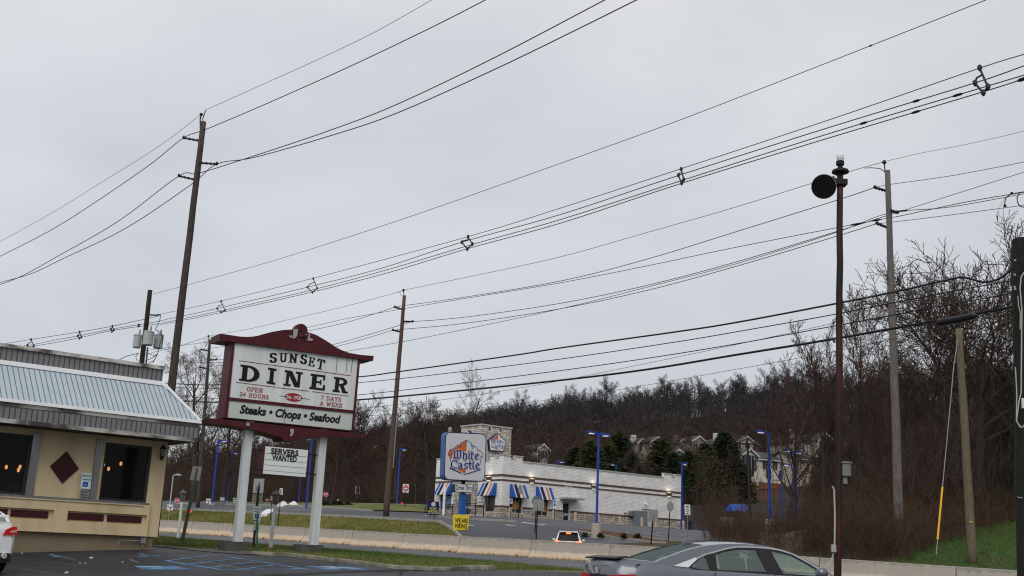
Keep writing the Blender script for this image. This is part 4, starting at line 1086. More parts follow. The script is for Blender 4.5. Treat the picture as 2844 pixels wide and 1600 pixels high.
b.prism([TL.w(u_+x*.8, z_+y*.8, .35) for x, y in pts], -TL.n*.34); b.obj('case', blue_m, pn2)
b = MB(); b.prism([TL.w(u_+x*.74, z_-.12+y*.74, .37) for x, y in pts], -TL.n*.018); b.obj('face', sign_lit, pn2)
# utilities on the wall
metal_bx = K('utility_grey', (.15,.18,.21), (.19,.22,.25), 2, .5)
def wallbox(name, label, cat, q0, q1, dep, m, legs=False):
    a = WR.uv(*q0); c = WR.uv(*q1)
    t = thing(name, label, cat, tuple(WR.w((a[0]+c[0])/2, c[1], .14+dep/2)), wrot)
    b = MB(); b.rect(WR, a[0], c[0], c[1], a[1], .14+dep, dep); o = b.obj('cabinet_body', m, t)
    b = MB(); b.rect(WR, a[0]+.08, (a[0]+c[0])/2-.02, c[1]+.08, a[1]-.08, .14+dep+.02, .018); b.rect(WR, (a[0]+c[0])/2+.02, c[0]-.08, c[1]+.08, a[1]-.08, .14+dep+.02, .018); b.obj('door_panel', m, t)
    if legs:
        for f in (.4, .6): b = MB(); u = a[0]+(c[0]-a[0])*f; b.tube([WR.w(u, c[1], .4), WR.w(u, c[1]-.8, .4)], .05, 5); b.obj('conduit', steel, t)
wallbox('electrical_cabinet', 'large blue grey electrical cabinet on the restaurant wall beside white door', 'cabinet', c6(657,862), c6(757,1005), .5, metal_bx, True)
wallbox('meter_box', 'small grey meter box left of the large electrical cabinet', 'cabinet', c6(617,868), c6(650,915), .3, steel)
wallbox('wall_vent', 'small dark louvre vent on white brick left of the meter box', 'vent', c6(582,880), c6(602,895), .06, K('vent_dark', (.12,.11,.10), rough=.7))
b = MB(); c = WR.at(*c6(795,802), .3); b.tube([c+WR.n*-.3, c, c+Vector((0,0,-.1))], .09, 7); tag(b.obj('flood_light', white_m), 'white flood light above the white service door', 'light')
# roof things
b = MB(); q = WL.at(*c5(292,150), -3); b.lathe((q.x,q.y,q.z-.6), [(.12,-1.5),(.12,.0),(.22,.02),(.22,.4),(.15,.55),(.02,.6)], 10); tag(b.obj('roof_vent', steel), 'small round roof vent sticking up left of the stone tower', 'vent')
# ------------------------------------------------------------------ driveways and island
def gp(*ps): return [G(*p)[:2] for p in ps]
# pad: asphalt around the building in s,d space
pad = [xy(s_, 0) for s_ in ()]
L1 = []; R1 = []
for s_ in rng(46, 175, 3):
    d0 = 17.5 + (s_-60)*.035
    if s_ < 50: d0 = 11.2
    elif s_ < 60: d0 = 11.2 + (s_-50)*.63
    d1 = 70
    L1.append(xy(s_, d0)); R1.append(xy(s_, d1 if s_ < 95 else 46))
strip('driveway', drive_m, L1, R1, .05, 60)
# lawn patches beyond (left part)
L2 = [xy(s_, 30) for s_ in rng(84, 110, 2)]; R2 = [xy(s_, 44) for s_ in rng(84, 110, 2)]
strip('lawn', grass_m, L2, R2, .16, 8)
kb = K('kerb_pale', (.36,.35,.32), (.27,.26,.24), 3, .9)
def curb(pts, w_=.16, h_=.14, m=kb):
    mb = MB(); pts = dens(pts, 1.2); prev = None
    for i, p in enumerate(pts):
        a = Vector(pts[max(i-1,0)]); b = Vector(pts[min(i+1,len(pts)-1)]); t = (b-a).normalized(); n_ = Vector((-t.y, t.x))*w_/2
        z = g(*p); idx = [mb.vert((p[0]+n_.x*k, p[1]+n_.y*k, z+hh_)) for k, hh_ in ((-1,-.02),(-1,h_+.05),(1,h_+.05),(1,-.02))]
        if prev:
            for k in range(3): mb.f.append((prev[k], idx[k], idx[k+1], prev[k+1]))
        prev = idx
    return struct(mb.obj('kerb', m))
curb([p for p in L1]); curb(L2); curb(R2)
# front kerb of the restaurant
q = gp(c5(0,1175), c5(240,1205), c5(520,1222), c5(870,1240), c5(1050,1250)); curb([tuple(p) for p in q])
# mulch island
isl_f = gp(c6(190,1062), c6(430,1105), c6(640,1135), c6(830,1160), c6(975,1168)); isl_b = gp(c6(185,1046), c6(430,1062), c6(600,1080), c6(800,1125), c6(965,1155))
strip('planting_bed', mulch, [tuple(p) for p in isl_f], [tuple(p) for p in isl_b], .17, 6); curb([tuple(p) for p in isl_f]); curb([tuple(p) for p in isl_b])
# white drive markings
b = MB()
for q in ([c5(930,1282),c5(1010,1292),c5(1062,1300),c5(1055,1304),c5(980,1298),c5(925,1292)], [c5(500,1285),c5(570,1290),c5(572,1298),c5(505,1296)], [c5(1100,1252),c5(1150,1256),c5(1375,1288),c5(1365,1296),c5(1130,1264)], [c5(1330,1272),c5(1400,1278),c5(1405,1284),c5(1335,1280)]):
    pp = [G(*p) for p in q]; b.face([(v.x, v.y, g(v.x, v.y)+.075) for v in pp])
for (a, e) in ((c6(760,1065), c6(1230,1130)), (c6(860,1062), c6(1260,1108)), (c6(960,1065), c6(1300,1100)), (c6(1060,1070), c6(1350,1096)), (c6(700,1090), c6(1180,1150))):
    A_, B_ = G(*a), G(*e); t = (B_-A_).normalized(); n_ = Vector((-t.y,t.x,0))*.08
    for k in range(10):
        p_, q_ = A_.lerp(B_, k/10), A_.lerp(B_, (k+1)/10); b.face([(v.x, v.y, g(v.x,v.y)+.075) for v in (p_-n_, q_-n_, q_+n_, p_+n_)])
struct(b.obj('drive_marking', white_paint, recalc=False))

# ------------------------------------------------------------------ pole sign
def corner_rect(q, r, n=5):
    """rounded quad in pixel coordinates"""
    out = []
    for i in range(4):
        p = Vector(q[i]); a = Vector(q[i-1]); c = Vector(q[(i+1) % 4])
        u = (a-p).normalized()*r; v = (c-p).normalized()*r
        for k in range(n+1):
            t = k/n; out.append(tuple((p+u)*(1-t)**2 + p*2*t*(1-t) + (p+v)*t*t))
    return out
PS0 = P(*cS(130,1050), 82); PS1 = P(*cS(920,1075), 83.6)
PP = Plane(PS0, PS1-PS0)
ps = thing('pole_sign', 'large rounded white sign with castle logo on blue post above the verge', 'sign', tuple(PP.at(*cS(470,1300), -.3))[:2] + (g(*tuple(PP.at(*cS(470,1300), -.3))[:2]),), math.atan2(PP.a.y, PP.a.x))
qf = [cS(128,68), cS(952,108), cS(918,1078), cS(98,1032)]
b = MB(); b.prism([PP.at(*p, 0) for p in corner_rect(qf, 15)], -PP.n*.75); b.obj('case', K('case_blue', (.03,.09,.30), (.04,.12,.36), 2, .35), ps)
b = MB(); b.prism([PP.at(*p, .03) for p in corner_rect(shrink(qf, 1.0), 15)], -PP.n*.028); b.obj('rim', K('rim_navy', (.008,.012,.05), rough=.4), ps)
face_m = K('sign_face_grey', (.56,.57,.59), (.60,.61,.63), .5, .4)
b = MB(); b.prism([PP.at(*p, .05) for p in corner_rect(shrink(qf, .965), 14)], -PP.n*.018); b.obj('face', face_m, ps)
logo(PP, lambda x, y: cS(x, y), 1/7.245, .06, ps, face_m)
b = MB(); zb0_ = PP.uv(*cS(475,1440))[1]; 
pc = PP.at(*cS(470,1350), -.35); gz = g(pc.x, pc.y); ztp = PP.uv(*cS(470,1300))[1]
b.box((pc.x, pc.y, (gz+ztp)/2-.1), (.42,.42,ztp-gz+.2), PP.a, PP.n); b.obj('post', K('post_blue', (.015,.09,.30), (.02,.11,.36), 2, .4), ps)
b = MB(); z1_ = PP.uv(*cS(470,1060))[1]; b.box((pc.x, pc.y, (z1_+ztp)/2), (.22,.22,z1_-ztp+.1), PP.a, PP.n); b.obj('neck', black_m, ps)
dq = [cS(312,1112), cS(692,1132), cS(682,1292), cS(305,1276)]
b = MB(); b.prism([PP.at(*p, .0) for p in corner_rect(dq, 4)], -PP.n*.6); dt = b.obj('drive_thru_case', K('rim_navy', (.008,.012,.05)), ps)
b = MB(); b.prism([PP.at(*p, .02) for p in corner_rect(shrink(dq, .93), 3.5)], -PP.n*.018); b.obj('face', K('face_white', (.60,.62,.64), rough=.4), dt)
b = MB(); put_text(b, PP, 'Drive Thru', cS(330,1236), cS(664,1246), 98/7.245, .03, .01); b.obj('lettering', navy if False else black_ink, dt, recalc=False)
# yellow hiring sign
def yard_sign(name, label, q, D, m, lines, post_px=None, extra=None):
    a = P(*q[3], D); e = P(*q[2], D+.5); pl = Plane(a, e-a)
    c = pl.at((q[2][0]+q[3][0])/2, q[3][1]); gz = g(c.x, c.y)
    t = thing(name, label, 'sign', (c.x, c.y, gz), math.atan2(pl.a.y, pl.a.x))
    b = MB(); b.prism([pl.at(*p) for p in q], -pl.n*.04); pt_ = b.obj('plate', m, t)
    for f in (.3,.7):
        x = q[3][0]+(q[2][0]-q[3][0])*f; p = pl.at(x, q[3][1]-2, -.06); b = MB(); b.tube([(p.x, p.y, min(gz, p.z-.1)), tuple(p+Vector((0,0,.2)))], .03, 5); b.obj('stake', black_m, t)
    for (s_, A_, B_, h, mm_, bo) in lines: b = MB(); put_text(b, pl, s_, A_, B_, h, .012, bo); b.obj('lettering', mm_, pt_, recalc=False)
    return t, pl
yel = K('yellow_vinyl', (.72,.56,.03), (.80,.62,.04), 2, .5)
t_, pl_ = yard_sign('hiring_sign', 'yellow we are hiring sign standing on the verge below the pole sign', [c5(326,1152),c5(508,1160),c5(496,1358),c5(322,1350)], 79, yel,
  [('WE ARE', c5(345,1246), c5(495,1254), 52/4.14, black_ink, .022), ('HIRING', c5(348,1308), c5(484,1318), 52/4.14, black_ink, .022), ('APPLY ONLINE', c5(355,1338), c5(475,1345), 9/4.14, black_ink, .04)])
t_, pl_ = yard_sign('now_hiring_sign', 'navy now hiring sign with yellow letters beside restaurant railing', [c5(34,1003),c5(165,1008),c5(156,1168),c5(26,1160)], 88, K('navy_vinyl', (.012,.02,.13), rough=.5),
  [('NOW', c5(55,1098), c5(135,1102), 28/4.14, K('yellow_text', (.65,.6,.05), rough=.6), .02), ('HIRING', c5(34,1130), c5(152,1135), 27/4.14, K('yellow_text', (.65,.6,.05)), .02), ('ENJOY BENEFITS', c5(36,1146), c5(146,1150), 8/4.14, sign_white, .03)])
b = MB(); b.prism([pl_.at(*c5(*p), .01) for p in [(98,1008),(125,1030),(118,1062),(80,1060),(74,1028)]], -pl_.n*.008); b.obj('pentagon_logo', sign_white, t_)
# railing in front of the left face
ra = G(*c5(0,1170)); 
rp_ = [P(*c5(0,1120), 108), P(*c5(150,1125), 103), P(*c5(675,1150), 93.5)]
rl = thing('railing', 'black metal railing in front of restaurant entrance', 'railing', tuple(rp_[1]), 0)
for i in range(2):
    A_, B_ = Vector((rp_[i].x, rp_[i].y, 0)), Vector((rp_[i+1].x, rp_[i+1].y, 0)); n = 3 if i == 0 else 6
    zt_ = P(*c5(150,1048), 103).z
    b = MB(); b.tube([A_+Vector((0,0,zt_)), B_+Vector((0,0,zt_))], .04, 4); b.tube([A_+Vector((0,0,zt_-.85)), B_+Vector((0,0,zt_-.85))], .03, 4)
    b.tube([A_+Vector((0,0,zt_-.2)), B_+Vector((0,0,zt_-.2))], .03, 4); b.obj('rail', black_m, rl)
    for k in range(n+1):
        q = A_.lerp(B_, k/n); b = MB(); gz = g(q.x, q.y); b.tube([(q.x,q.y,gz-.05),(q.x,q.y,zt_+.02)], .05, 4); b.obj('post', black_m, rl)
    b = MB(); m_ = int((B_-A_).length/.28)
    for k in range(m_):
        q = A_.lerp(B_, (k+.5)/m_); b.tube([(q.x,q.y,zt_-.85),(q.x,q.y,zt_-.2)], .013, 3, False)
    b.obj('balusters', black_m, rl)

# ------------------------------------------------------------------ blue parking lot lamps
lamp_glow = K('led_glow', (.9,.95,1), emit=(.85,.93,1), es=.45)
def lamp(top, base, D, label, arms, hl=1.5, con=0, head_px=None, w_=.2):
    T_ = P(*top, D); B_ = P(*base, D); gz = g(B_.x, B_.y)
    x, y = (T_.x+B_.x)/2, (T_.y+B_.y)/2; x, y = B_.x, B_.y
    hgt = T_.z
    t = thing('street_lamp', label, 'lamp post', (x, y, min(gz, B_.z)), 0, 'blue lamp posts around the restaurant')
    b = MB(); b.tube([(x,y,B_.z-.05),(x,y,hgt)], [w_*.62, w_*.5], 4); b.obj('pole', blue_m, t)
    b = MB(); cb = con if con else .8
    b.lathe((x,y,0), [(.36,min(gz,B_.z-cb)-.2),(.36,B_.z-.03),(.33,B_.z)], 12); b.obj('concrete_base', conc, t)
    b = MB(); b.box((x,y,B_.z+.03), (.42,.42,.05)); b.obj('base_plate', blue_m, t)
    for sgn in arms:
        ax = Vector((math.cos(.35), math.sin(.35), 0))*sgn; up = Vector((0,0,1)); sd_ = Vector((-ax.y, ax.x, 0))
        c = Vector((x,y,hgt-.05)) 
        b = MB(); i_ = c+ax*.08; o_ = c+ax*hl+up*(.16 if sgn < 0 else .0)-up*.05
        b.hexa([i_-sd_*.10-up*.1, o_-sd_*.32-up*.04, o_+sd_*.32-up*.04, i_+sd_*.10-up*.1], [i_-sd_*.10+up*.08, o_-sd_*.30+up*.05, o_+sd_*.30+up*.05, i_+sd_*.10+up*.08])
        h = b.obj('lamp_head', blue_m, t)
        b = MB(); m_ = i_.lerp(o_, .62)-up*.10; b.box(m_-up*.0, (hl*.42,.26,.06), ax, sd_, up); b.obj('light_panel', lamp_glow, h)
    return t
lamp((608.5,1220.7),(589,1397),126,'blue lamp post with single arm behind the utility pole nearest the diner',[1],1.05,.8,w_=.21)
lamp((645.7,1256.6),(629.7,1392),164,'smaller blue single arm lamp post just left of the big sign post',[1],.95,.8,w_=.23)
lamp((873,1155),(850.6,1411),112,'blue lamp post passing directly behind the right leg of the diner sign',[1],1.5,1,w_=.21)
lamp((843,1250),(828.5,1404),150,'distant blue lamp post half hidden by the letter board',[1],.9,1,w_=.2)
lamp((929.8,1292.5),(920,1400),207,'farthest small blue lamp post right of the diner sign',[1],1.05,1,w_=.21)
lamp((999.3,1270.4),(990.5,1393),181,'distant blue lamp post with twin heads left of the brown utility pole',[1,-1],1.05,1,w_=.23)
lamp((1114.7,1245.5),(1100.4,1419.5),128,'blue single arm lamp post just right of the brown utility pole',[1],.7,1,w_=.21)
lamp((1667.4,1203),(1657,1453),80,'large blue twin head lamp post rising from the mulch island',[1,-1],.85,.75,w_=.2)
lamp((1713,1291),(1709,1400),150,'blue lamp with left head peeking over the restaurant roof near its middle',[-1],.75,1,w_=.2)
lamp((1547,1280),(1543,1400),160,'blue lamp with right head peeking over the restaurant roof near the tower',[1],1.15,1,w_=.2)
lamp((1894.7,1285),(1892.5,1507),100,'blue lamp post standing at the right corner of the restaurant',[1],.45,1,w_=.17)
lamp((2142.5,1201.5),(2138,1443),88,'tallest blue lamp post with single left head among the brush',[-1],1.1,1,w_=.2)
lamp((2176,1287),(2172,1466),122,'slender blue lamp post with right head between two taller ones in the brush',[1],1.0,1,w_=.16)
lamp((2211.6,1253),(2207,1466),104,'blue twin head lamp post nearest the rust red pole',[1,-1],.95,1,w_=.2)
lamp((2217.8,1303.6),(2214,1445),150,'thin distant blue lamp post directly beside the twin head one',[],1,1,w_=.2)
# far left white cobra lamp
def simple_pole(name, label, cat, top, base, D, rad, m, head=None, group=None):
    T_ = P(*top, D); B_ = P(*base, D); t = thing(name, label, cat, (B_.x, B_.y, min(B_.z, g(B_.x,B_.y))), 0, group)
    b = MB(); b.tube([(B_.x,B_.y,min(B_.z, g(B_.x,B_.y))), tuple(T_)], rad, 6); b.obj('pole', m, t); return t, T_, B_
t, T_, B_ = simple_pole('street_lamp', 'thin white street lamp with curved head near the diner corner', 'lamp post', (481,1322), (470,1418), 110, .06, K('lamp_grey', (.42,.43,.44), rough=.6))
b = MB(); b.tube([T_, T_+Vector((.1,0,.1)), T_+Vector((.5,0,.15)), T_+Vector((.8,0,.08))], [.05,.06,.11,.05], 6); b.obj('lamp_head', K('lamp_grey', (.42,.43,.44)), t)

# white garden lamp posts on the near grass
for (lt, pt_, pb2, D, lab) in (((508,1370),(505.7,1393),(494.7,1490),50,'white lamp post with lantern on the grass strip beside the diner'), ((767,1376),(764,1401.5),(752,1513),41,'white lamp post with dark lantern on grass between the sign posts')):
    B_ = P(*pb2, D); T_ = P(*pt_, D); gz = g(B_.x, B_.y)
    t = thing('garden_lamp', lab, 'lamp post', (B_.x, B_.y, gz), 0)
    b = MB(); b.tube([(B_.x,B_.y,gz-.05), tuple(T_)], [.075,.06], 8); b.obj('post', white_post, t)
    b = MB(); c = T_+Vector((0,0,-.1)); b.tube([c-Vector((.22,0,0)), c+Vector((.32,0,0))], .02, 5); b.obj('cross_bar', white_post, t)
    b = MB(); b.lathe(T_, [(.05,0),(.12,.05),(.15,.34),(.13,.36)], 6); o = b.obj('lantern', K('lantern_dark', (.05,.05,.05), (.14,.14,.13), 5, .4), t)
    b = MB(); b.lathe(T_, [(.19,.36),(.12,.44),(.03,.5),(.02,.56)], 6); b.obj('lantern_cap', K('lantern_cap', (.10,.10,.10), rough=.6), o)

# ------------------------------------------------------------------ traffic and parking signs
def panel_sign(name, label, q, D, m, post, pm=None, group=None, prad=.035, yaw=0.0, oct=None):
    """q quad px, post (top, base) px"""
    a = P(*q[3], D); e = P(*q[2], D + yaw); pl = Plane(a, e-a)
    B_ = P(*post[1], D); gz = g(B_.x, B_.y); zb = min(B_.z, gz) if abs(B_.z-gz) < 1.5 else B_.z
    zb = min(zb, gz)
    t = thing(name, label, 'sign', (B_.x, B_.y, zb), 0, group)
    T_ = P(*post[0], D)
    b = MB(); T2 = pl.at(post[0][0], post[0][1], -.05); b.tube([(B_.x,B_.y,zb), tuple(T2)], prad, 5); b.obj('post', pm or black_m, t)
    b = MB(); b.prism([pl.at(*p) for p in (q if oct is None else oct)], -pl.n*.012); p_ = b.obj('plate', m, t)
    return t, pl, p_
def circ(x, y, rx, ry, n=8, a0=22.5): return [(x+rx*math.cos(R(a0+360*k/n)), y+ry*math.sin(R(a0+360*k/n))) for k in range(n)]
def bb(x, y, w_, h): return [(x-w_/2,y-h/2),(x+w_/2,y-h/2+w_*.05),(x+w_/2-.5,y+h/2+w_*.05),(x-w_/2-.5,y+h/2)]
# back of a leaning sign near the diner
t, pl, p_ = panel_sign('road_sign', 'grey back of a sign on a leaning green post beside the diner', [c3(490,345),c3(582,350),c3(556,490),c3(460,482)], 43, sign_back, (c3(540,360), c3(388,1040)), K('post_green', (.04,.06,.045), (.07,.09,.06), 5, .7), prad=.07)
# faded accessible sign group
t, pl, p_ = panel_sign('parking_sign', 'sun-faded accessible parking sign with pale blue patch behind the left sign post', [c3(1108,467),c3(1212,470),c3(1198,618),c3(1094,612)], 41, K('faded_white', (.68,.69,.66), (.60,.61,.58), 3, .6), (c3(1158,475), c3(1100,1180)), K('post_dark', (.02,.022,.02), rough=.8), prad=.05, yaw=.2)
b = MB(); b.prism([pl.at(*p, .008) for p in [c3(1128,546),c3(1172,548),c3(1168,594),c3(1124,592)]], -pl.n*.006); b.obj('faded_symbol', K('faded_blue', (.18,.33,.50), rough=.7), p_)
b = MB(); b.prism([pl.at(*p, .002) for p in [c3(1096,625),c3(1194,630),c3(1188,722),c3(1087,718)]], -pl.n*.012); o = b.obj('lower_plate', K('faded_beige', (.48,.47,.42), (.42,.41,.37), 3, .6), t)
b = MB(); put_text(b, pl, 'PENALTY', c3(1112,645), c3(1178,648), 12/3.622, .008, .03); put_text(b, pl, '$250 FIRST OFFENSE', c3(1100,672), c3(1184,675), 11/3.622, .008, .03); put_text(b, pl, 'SUBSEQUENT OFFENSE', c3(1098,695), c3(1180,698), 9/3.622, .008, .02); b.obj('lettering', K('faded_text', (.1,.1,.1), rough=.8), o, recalc=False)
t, pl, p_ = panel_sign('parking_sign', 'reserved parking sign with blue wheelchair square, below the faded sign', [c3(1102,740),c3(1180,757),c3(1172,896),c3(1098,880)], 39, K('pale_sign2', (.68,.76,.76), rough=.5), (c3(1140,760), c3(1138,1195)), K('post_green2', (.03,.14,.07), rough=.6), prad=.035, yaw=.2)
b = MB(); put_text(b, pl, 'RESERVED', c3(1106,776), c3(1172,786), 12/3.622, .006, .03); put_text(b, pl, 'PARKING', c3(1108,804), c3(1168,812), 12/3.622, .006, .03); b.obj('lettering', gtext, p_, recalc=False)
b = MB(); b.prism([pl.at(*p, .006) for p in [c3(1118,822),c3(1158,826),c3(1155,874),c3(1114,870)]], -pl.n*.005); b.obj('blue_square', hc_blue, p_)
wheelchair(t, pl, *c3(1136,850), 11, .01)
b = MB(); b.prism([pl.at(*p, .002) for p in [c3(1112,893),c3(1168,900),c3(1162,992),c3(1108,985)]], -pl.n*.012); o = b.obj('lower_plate', K('pale_sign3', (.66,.65,.62), rough=.6), t)
b = MB()
for k, s_ in enumerate(('PENALTY', '$250 FIRST', 'OFFENSE')): put_text(b, pl, s_, c3(1116-k,925+22*k), c3(1162-k,930+22*k), 10/3.622, .006, .02)
b.obj('lettering', black_ink, o, recalc=False)
# do not enter signs
def dne(label, q, D, post):
    t, pl, p_ = panel_sign('do_not_enter_sign', label, q, D, sign_white, post, prad=.05)
    cx_ = sum(p[0] for p in q)/4; cy_ = sum(p[1] for p in q)/4; w_ = (q[1][0]-q[0][0])*.44; h_ = abs(q[3][1]-q[0][1])
    b = MB(); b.prism([pl.at(*p, .012) for p in circ(cx_, cy_, w_, h_*.40, 16)], -pl.n*.006); d = b.obj('red_disc', sign_red, p_)
    b = MB(); b.prism([pl.at(*p, .022) for p in bb(cx_, cy_, w_*1.5, h_*.12)], -pl.n*.006); b.obj('white_bar', sign_white, d)
    b = MB(); put_text(b, pl, 'DO NOT', (cx_-w_*.6, cy_-h_*.14), (cx_+w_*.6, cy_-h_*.13), h_*.11, .022, .03); put_text(b, pl, 'ENTER', (cx_-w_*.5, cy_+h_*.25), (cx_+w_*.5, cy_+h_*.26), h_*.11, .022, .03); b.obj('lettering', sign_white, d, recalc=False)
dne('do not enter sign on post below the twin head blue lamp', [c4(680,543),c4(722,546),c4(718,624),c4(677,621)], 150, (c4(700,560), c4(680,835)))
dne('do not enter sign right of the brown utility pole', [c4(1156,522),c4(1216,525),c4(1212,611),c4(1153,608)], 118, (c4(1184,540), c4(1174,842)))
def stop(label, x, y, r, D, base, name='stop_sign'):
    t, pl, p_ = panel_sign(name, label, bb(x, y, 2*r, 2*r), D, sign_white, ((x, y), base), steel, oct=circ(x, y, r, r), prad=.04)
    b = MB(); b.prism([pl.at(*p, .01) for p in circ(x, y, r*.92, r*.92)], -pl.n*.005); d = b.obj('red_face', sign_red, p_)
    b = MB(); put_text(b, pl, 'STOP', (x-r*.7, y+r*.3), (x+r*.7, y+r*.32), r*.6, .02, .03); b.obj('lettering', sign_white, d, recalc=False)
stop('red stop sign between the diner sign and the far lawn', *c4(380,627), 7.2, 140, c4(388,790))
stop('red stop sign beside the white lantern near the diner corner', *c3(333,690), 8, 120, c3(322,825))
stop('small red stop sign behind the letter board lawn', *c3(1240,683), 5.6, 170, c3(1240,725))
stop('red stop sign partly behind the blue lamp post', *c4(1094,605), 6.3, 150, c4(1090,790))
for x, y, D, base, lab in ((908,717,140,(900,838),'small red and white sign on black post left of the brown utility pole'), (1147,725,130,(1143,838),'small red and white sign on black post right of the brown utility pole')):
    q = [c4(x-14,y-22),c4(x+14,y-21),c4(x+13,y+22),c4(x-15,y+21)]
    t, pl, p_ = panel_sign('small_sign', lab, q, D, sign_red, (c4(x,y), c4(*base)))
    b = MB(); b.prism([pl.at(*c4(*p), .012) for p in [(x-10,y-6),(x+9,y-5),(x+9,y+6),(x-10,y+5)]], -pl.n*.006); b.obj('white_band', sign_white, p_)
def arrow_sign(label, x, y, w_, h, D, base):
    q = [c3(x-w_/2,y-h/2),c3(x+w_/2,y-h/2+2),c3(x+w_/2-2,y+h/2+2),c3(x-w_/2-2,y+h/2)]
    t, pl, p_ = panel_sign('arrow_sign', label, q, D, sign_white, (c3(x,y), c3(*base)), steel)
    b = MB(); 
    for st in ([(x,y+h*.38),(x,y+h*.1),(x-w_*.25,y-h*.1),(x-w_*.38,y-h*.1)], [(x,y+h*.1),(x+w_*.25,y-h*.1),(x+w_*.38,y-h*.1)]): ribbon_px(b, pl, [c3(*p) for p in st], 1.9, .012)
    b.obj('arrow', black_ink, p_, recalc=False)
arrow_sign('white split arrow sign low beside the diner corner', 264, 757, 58, 58, 100, (250,830)); arrow_sign('white split arrow sign left of the first blue lamp base', 648, 693, 48, 46, 122, (646,770))
t, pl, p_ = panel_sign('road_sign', 'small pale rectangular sign between the two left blue lamps', [c3(765,657),c3(810,659),c3(808,692),c3(763,690)], 130, K('pale_grey', (.4,.41,.41), rough=.6), (c3(786,670), c3(784,745)), steel)
t, pl, p_ = panel_sign('street_sign', 'green street sign beside left diner sign leg', [c3(892,658),c3(930,658),c3(928,722),c3(888,722)], 135, sign_green, (c3(910,670), c3(908,750)), steel)
b = MB()
for k in range(3): b.prism([pl.at(*c3(*p), .01) for p in [(898,668+18*k),(922,668+18*k),(921,675+18*k),(897,675+18*k)]], -pl.n*.005)
b.obj('lettering', sign_white, p_)
t, pl, p_ = panel_sign('road_sign', 'narrow pale sign on black post left of snow heap', [c3(1366,565),c3(1398,567),c3(1396,632),c3(1360,630)], 85, sign_white, (c3(1382,570), c3(1358,825)), prad=.04)
b = MB(); ribbon_px(b, pl, [c3(1373,578), c3(1370,622)], 2.2, .01); ribbon_px(b, pl, [c3(1388,578), c3(1385,622)], 2.2, .01); b.obj('symbol', K('dim_ink', (.12,.12,.12), rough=.6), p_, recalc=False)
t, pl, p_ = panel_sign('road_sign', 'grey sign back left of the white lamp post lantern', [c3(1275,640),c3(1302,642),c3(1300,692),c3(1272,690)], 95, sign_back, (c3(1288,645), c3(1286,740)), prad=.04)
# white marker on thin post, pale reflector posts on the far lawn
t, pl, p_ = panel_sign('small_sign', 'small white square sign on a thin black post on far lawn', [c4(496,677),c4(514,678),c4(513,716),c4(494,715)], 125, sign_white, (c4(505,680), c4(495,828)), prad=.03)
t, pl, p_ = panel_sign('small_sign', 'pale blue and white parking plate under the twin head blue lamp', [c4(674,684),c4(702,685),c4(700,722),c4(672,721)], 160, K('pale_bluew', (.35,.45,.55), rough=.5), (c4(688,690), c4(680,800)), prad=.04)
# sign backs near restaurant
def octo_back(label, x, y, rx, ry, D, base, m=sign_back, prad=.04):
    return panel_sign('stop_sign', label, bb(x, y, 2*rx, 2*ry), D, m, ((x, y-ry*.6), base), oct=circ(x, y, rx, ry), prad=prad)
octo_back('grey back of a turned stop sign in front of a striped awning', *c5(1098,868), 6.6, 14, 92, c5(1073,1232))
octo_back('dark back of octagonal sign on black post before the awning', *c5(1286,1000), 14, 14.5, 80, c5(1262,1449), K('dark_back', (.12,.12,.12), rough=.6), .045)
t, pl, p_ = panel_sign('road_sign', 'grey square sign back overlapping a dark octagon near restaurant window', [c5(1247,978),c5(1372,985),c5(1368,1116),c5(1240,1110)], 77, sign_back, (c5(1300,985), c5(1280,1449)), prad=.05)
t, pl, p_ = panel_sign('road_sign', 'grey square sign back on black post before white service door', [c6(810,849),c6(897,858),c6(889,969),c6(805,961)], 72, sign_back, (c6(855,858), c6(828,1200)), prad=.05)
octo_back('grey octagonal sign back near the right end of the restaurant wall', *c6(1003,828), 10, 15, 78, c6(986,1158))
t, pl, p_ = panel_sign('road_sign', 'white no turn notice on grey post right of the restaurant', [c6(1130,808),c6(1181,811),c6(1184,905),c6(1134,903)], 84, sign_white, (c6(1157,812), c6(1158,1150)), steel)
b = MB()
put_text(b, pl, 'NO', c6(1143,836), c6(1170,837), 16/3.22, .01, .05)
for k, s_ in enumerate(('TURN', 'ON')): put_text(b, pl, s_, c6(1139+5*k,858+16*k), c6(1174-5*k,859+16*k), 8/3.22, .01, .03)
b.prism([pl.at(*c6(*p), .01) for p in [(1145,887),(1172,888),(1172,896),(1145,895)]], -pl.n*.005)
b.obj('lettering', black_ink, p_, recalc=False)
for x, y, w_, h, D, base, lab in ((996,1000,24,60,96,(990,1075),'accessible parking sign on a bollard beside first awning window'), (1493,1040,30,100,92,(1490,1110),'accessible parking sign on a tall bollard left of the glazed door')):
    t, pl, p_ = panel_sign('parking_sign', lab, [c5(x-w_/2,y-h/2),c5(x+w_/2,y-h/2+1),c5(x+w_/2,y+h/2),c5(x-w_/2,y+h/2)], D, sign_white, (c5(x,y), c5(*base)))
    b = MB(); b.prism([pl.at(*c5(*p), .01) for p in [(x-w_*.3,y-h*.15),(x+w_*.3,y-h*.15),(x+w_*.3,y+h*.2),(x-w_*.3,y+h*.2)]], -pl.n*.005); b.prism([pl.at(*c5(*p), .01) for p in [(x-w_*.4,y-h*.42),(x+w_*.4,y-h*.42),(x+w_*.4,y-h*.25),(x-w_*.4,y-h*.25)]], -pl.n*.005); b.obj('blue_symbol', hc_blue, p_)
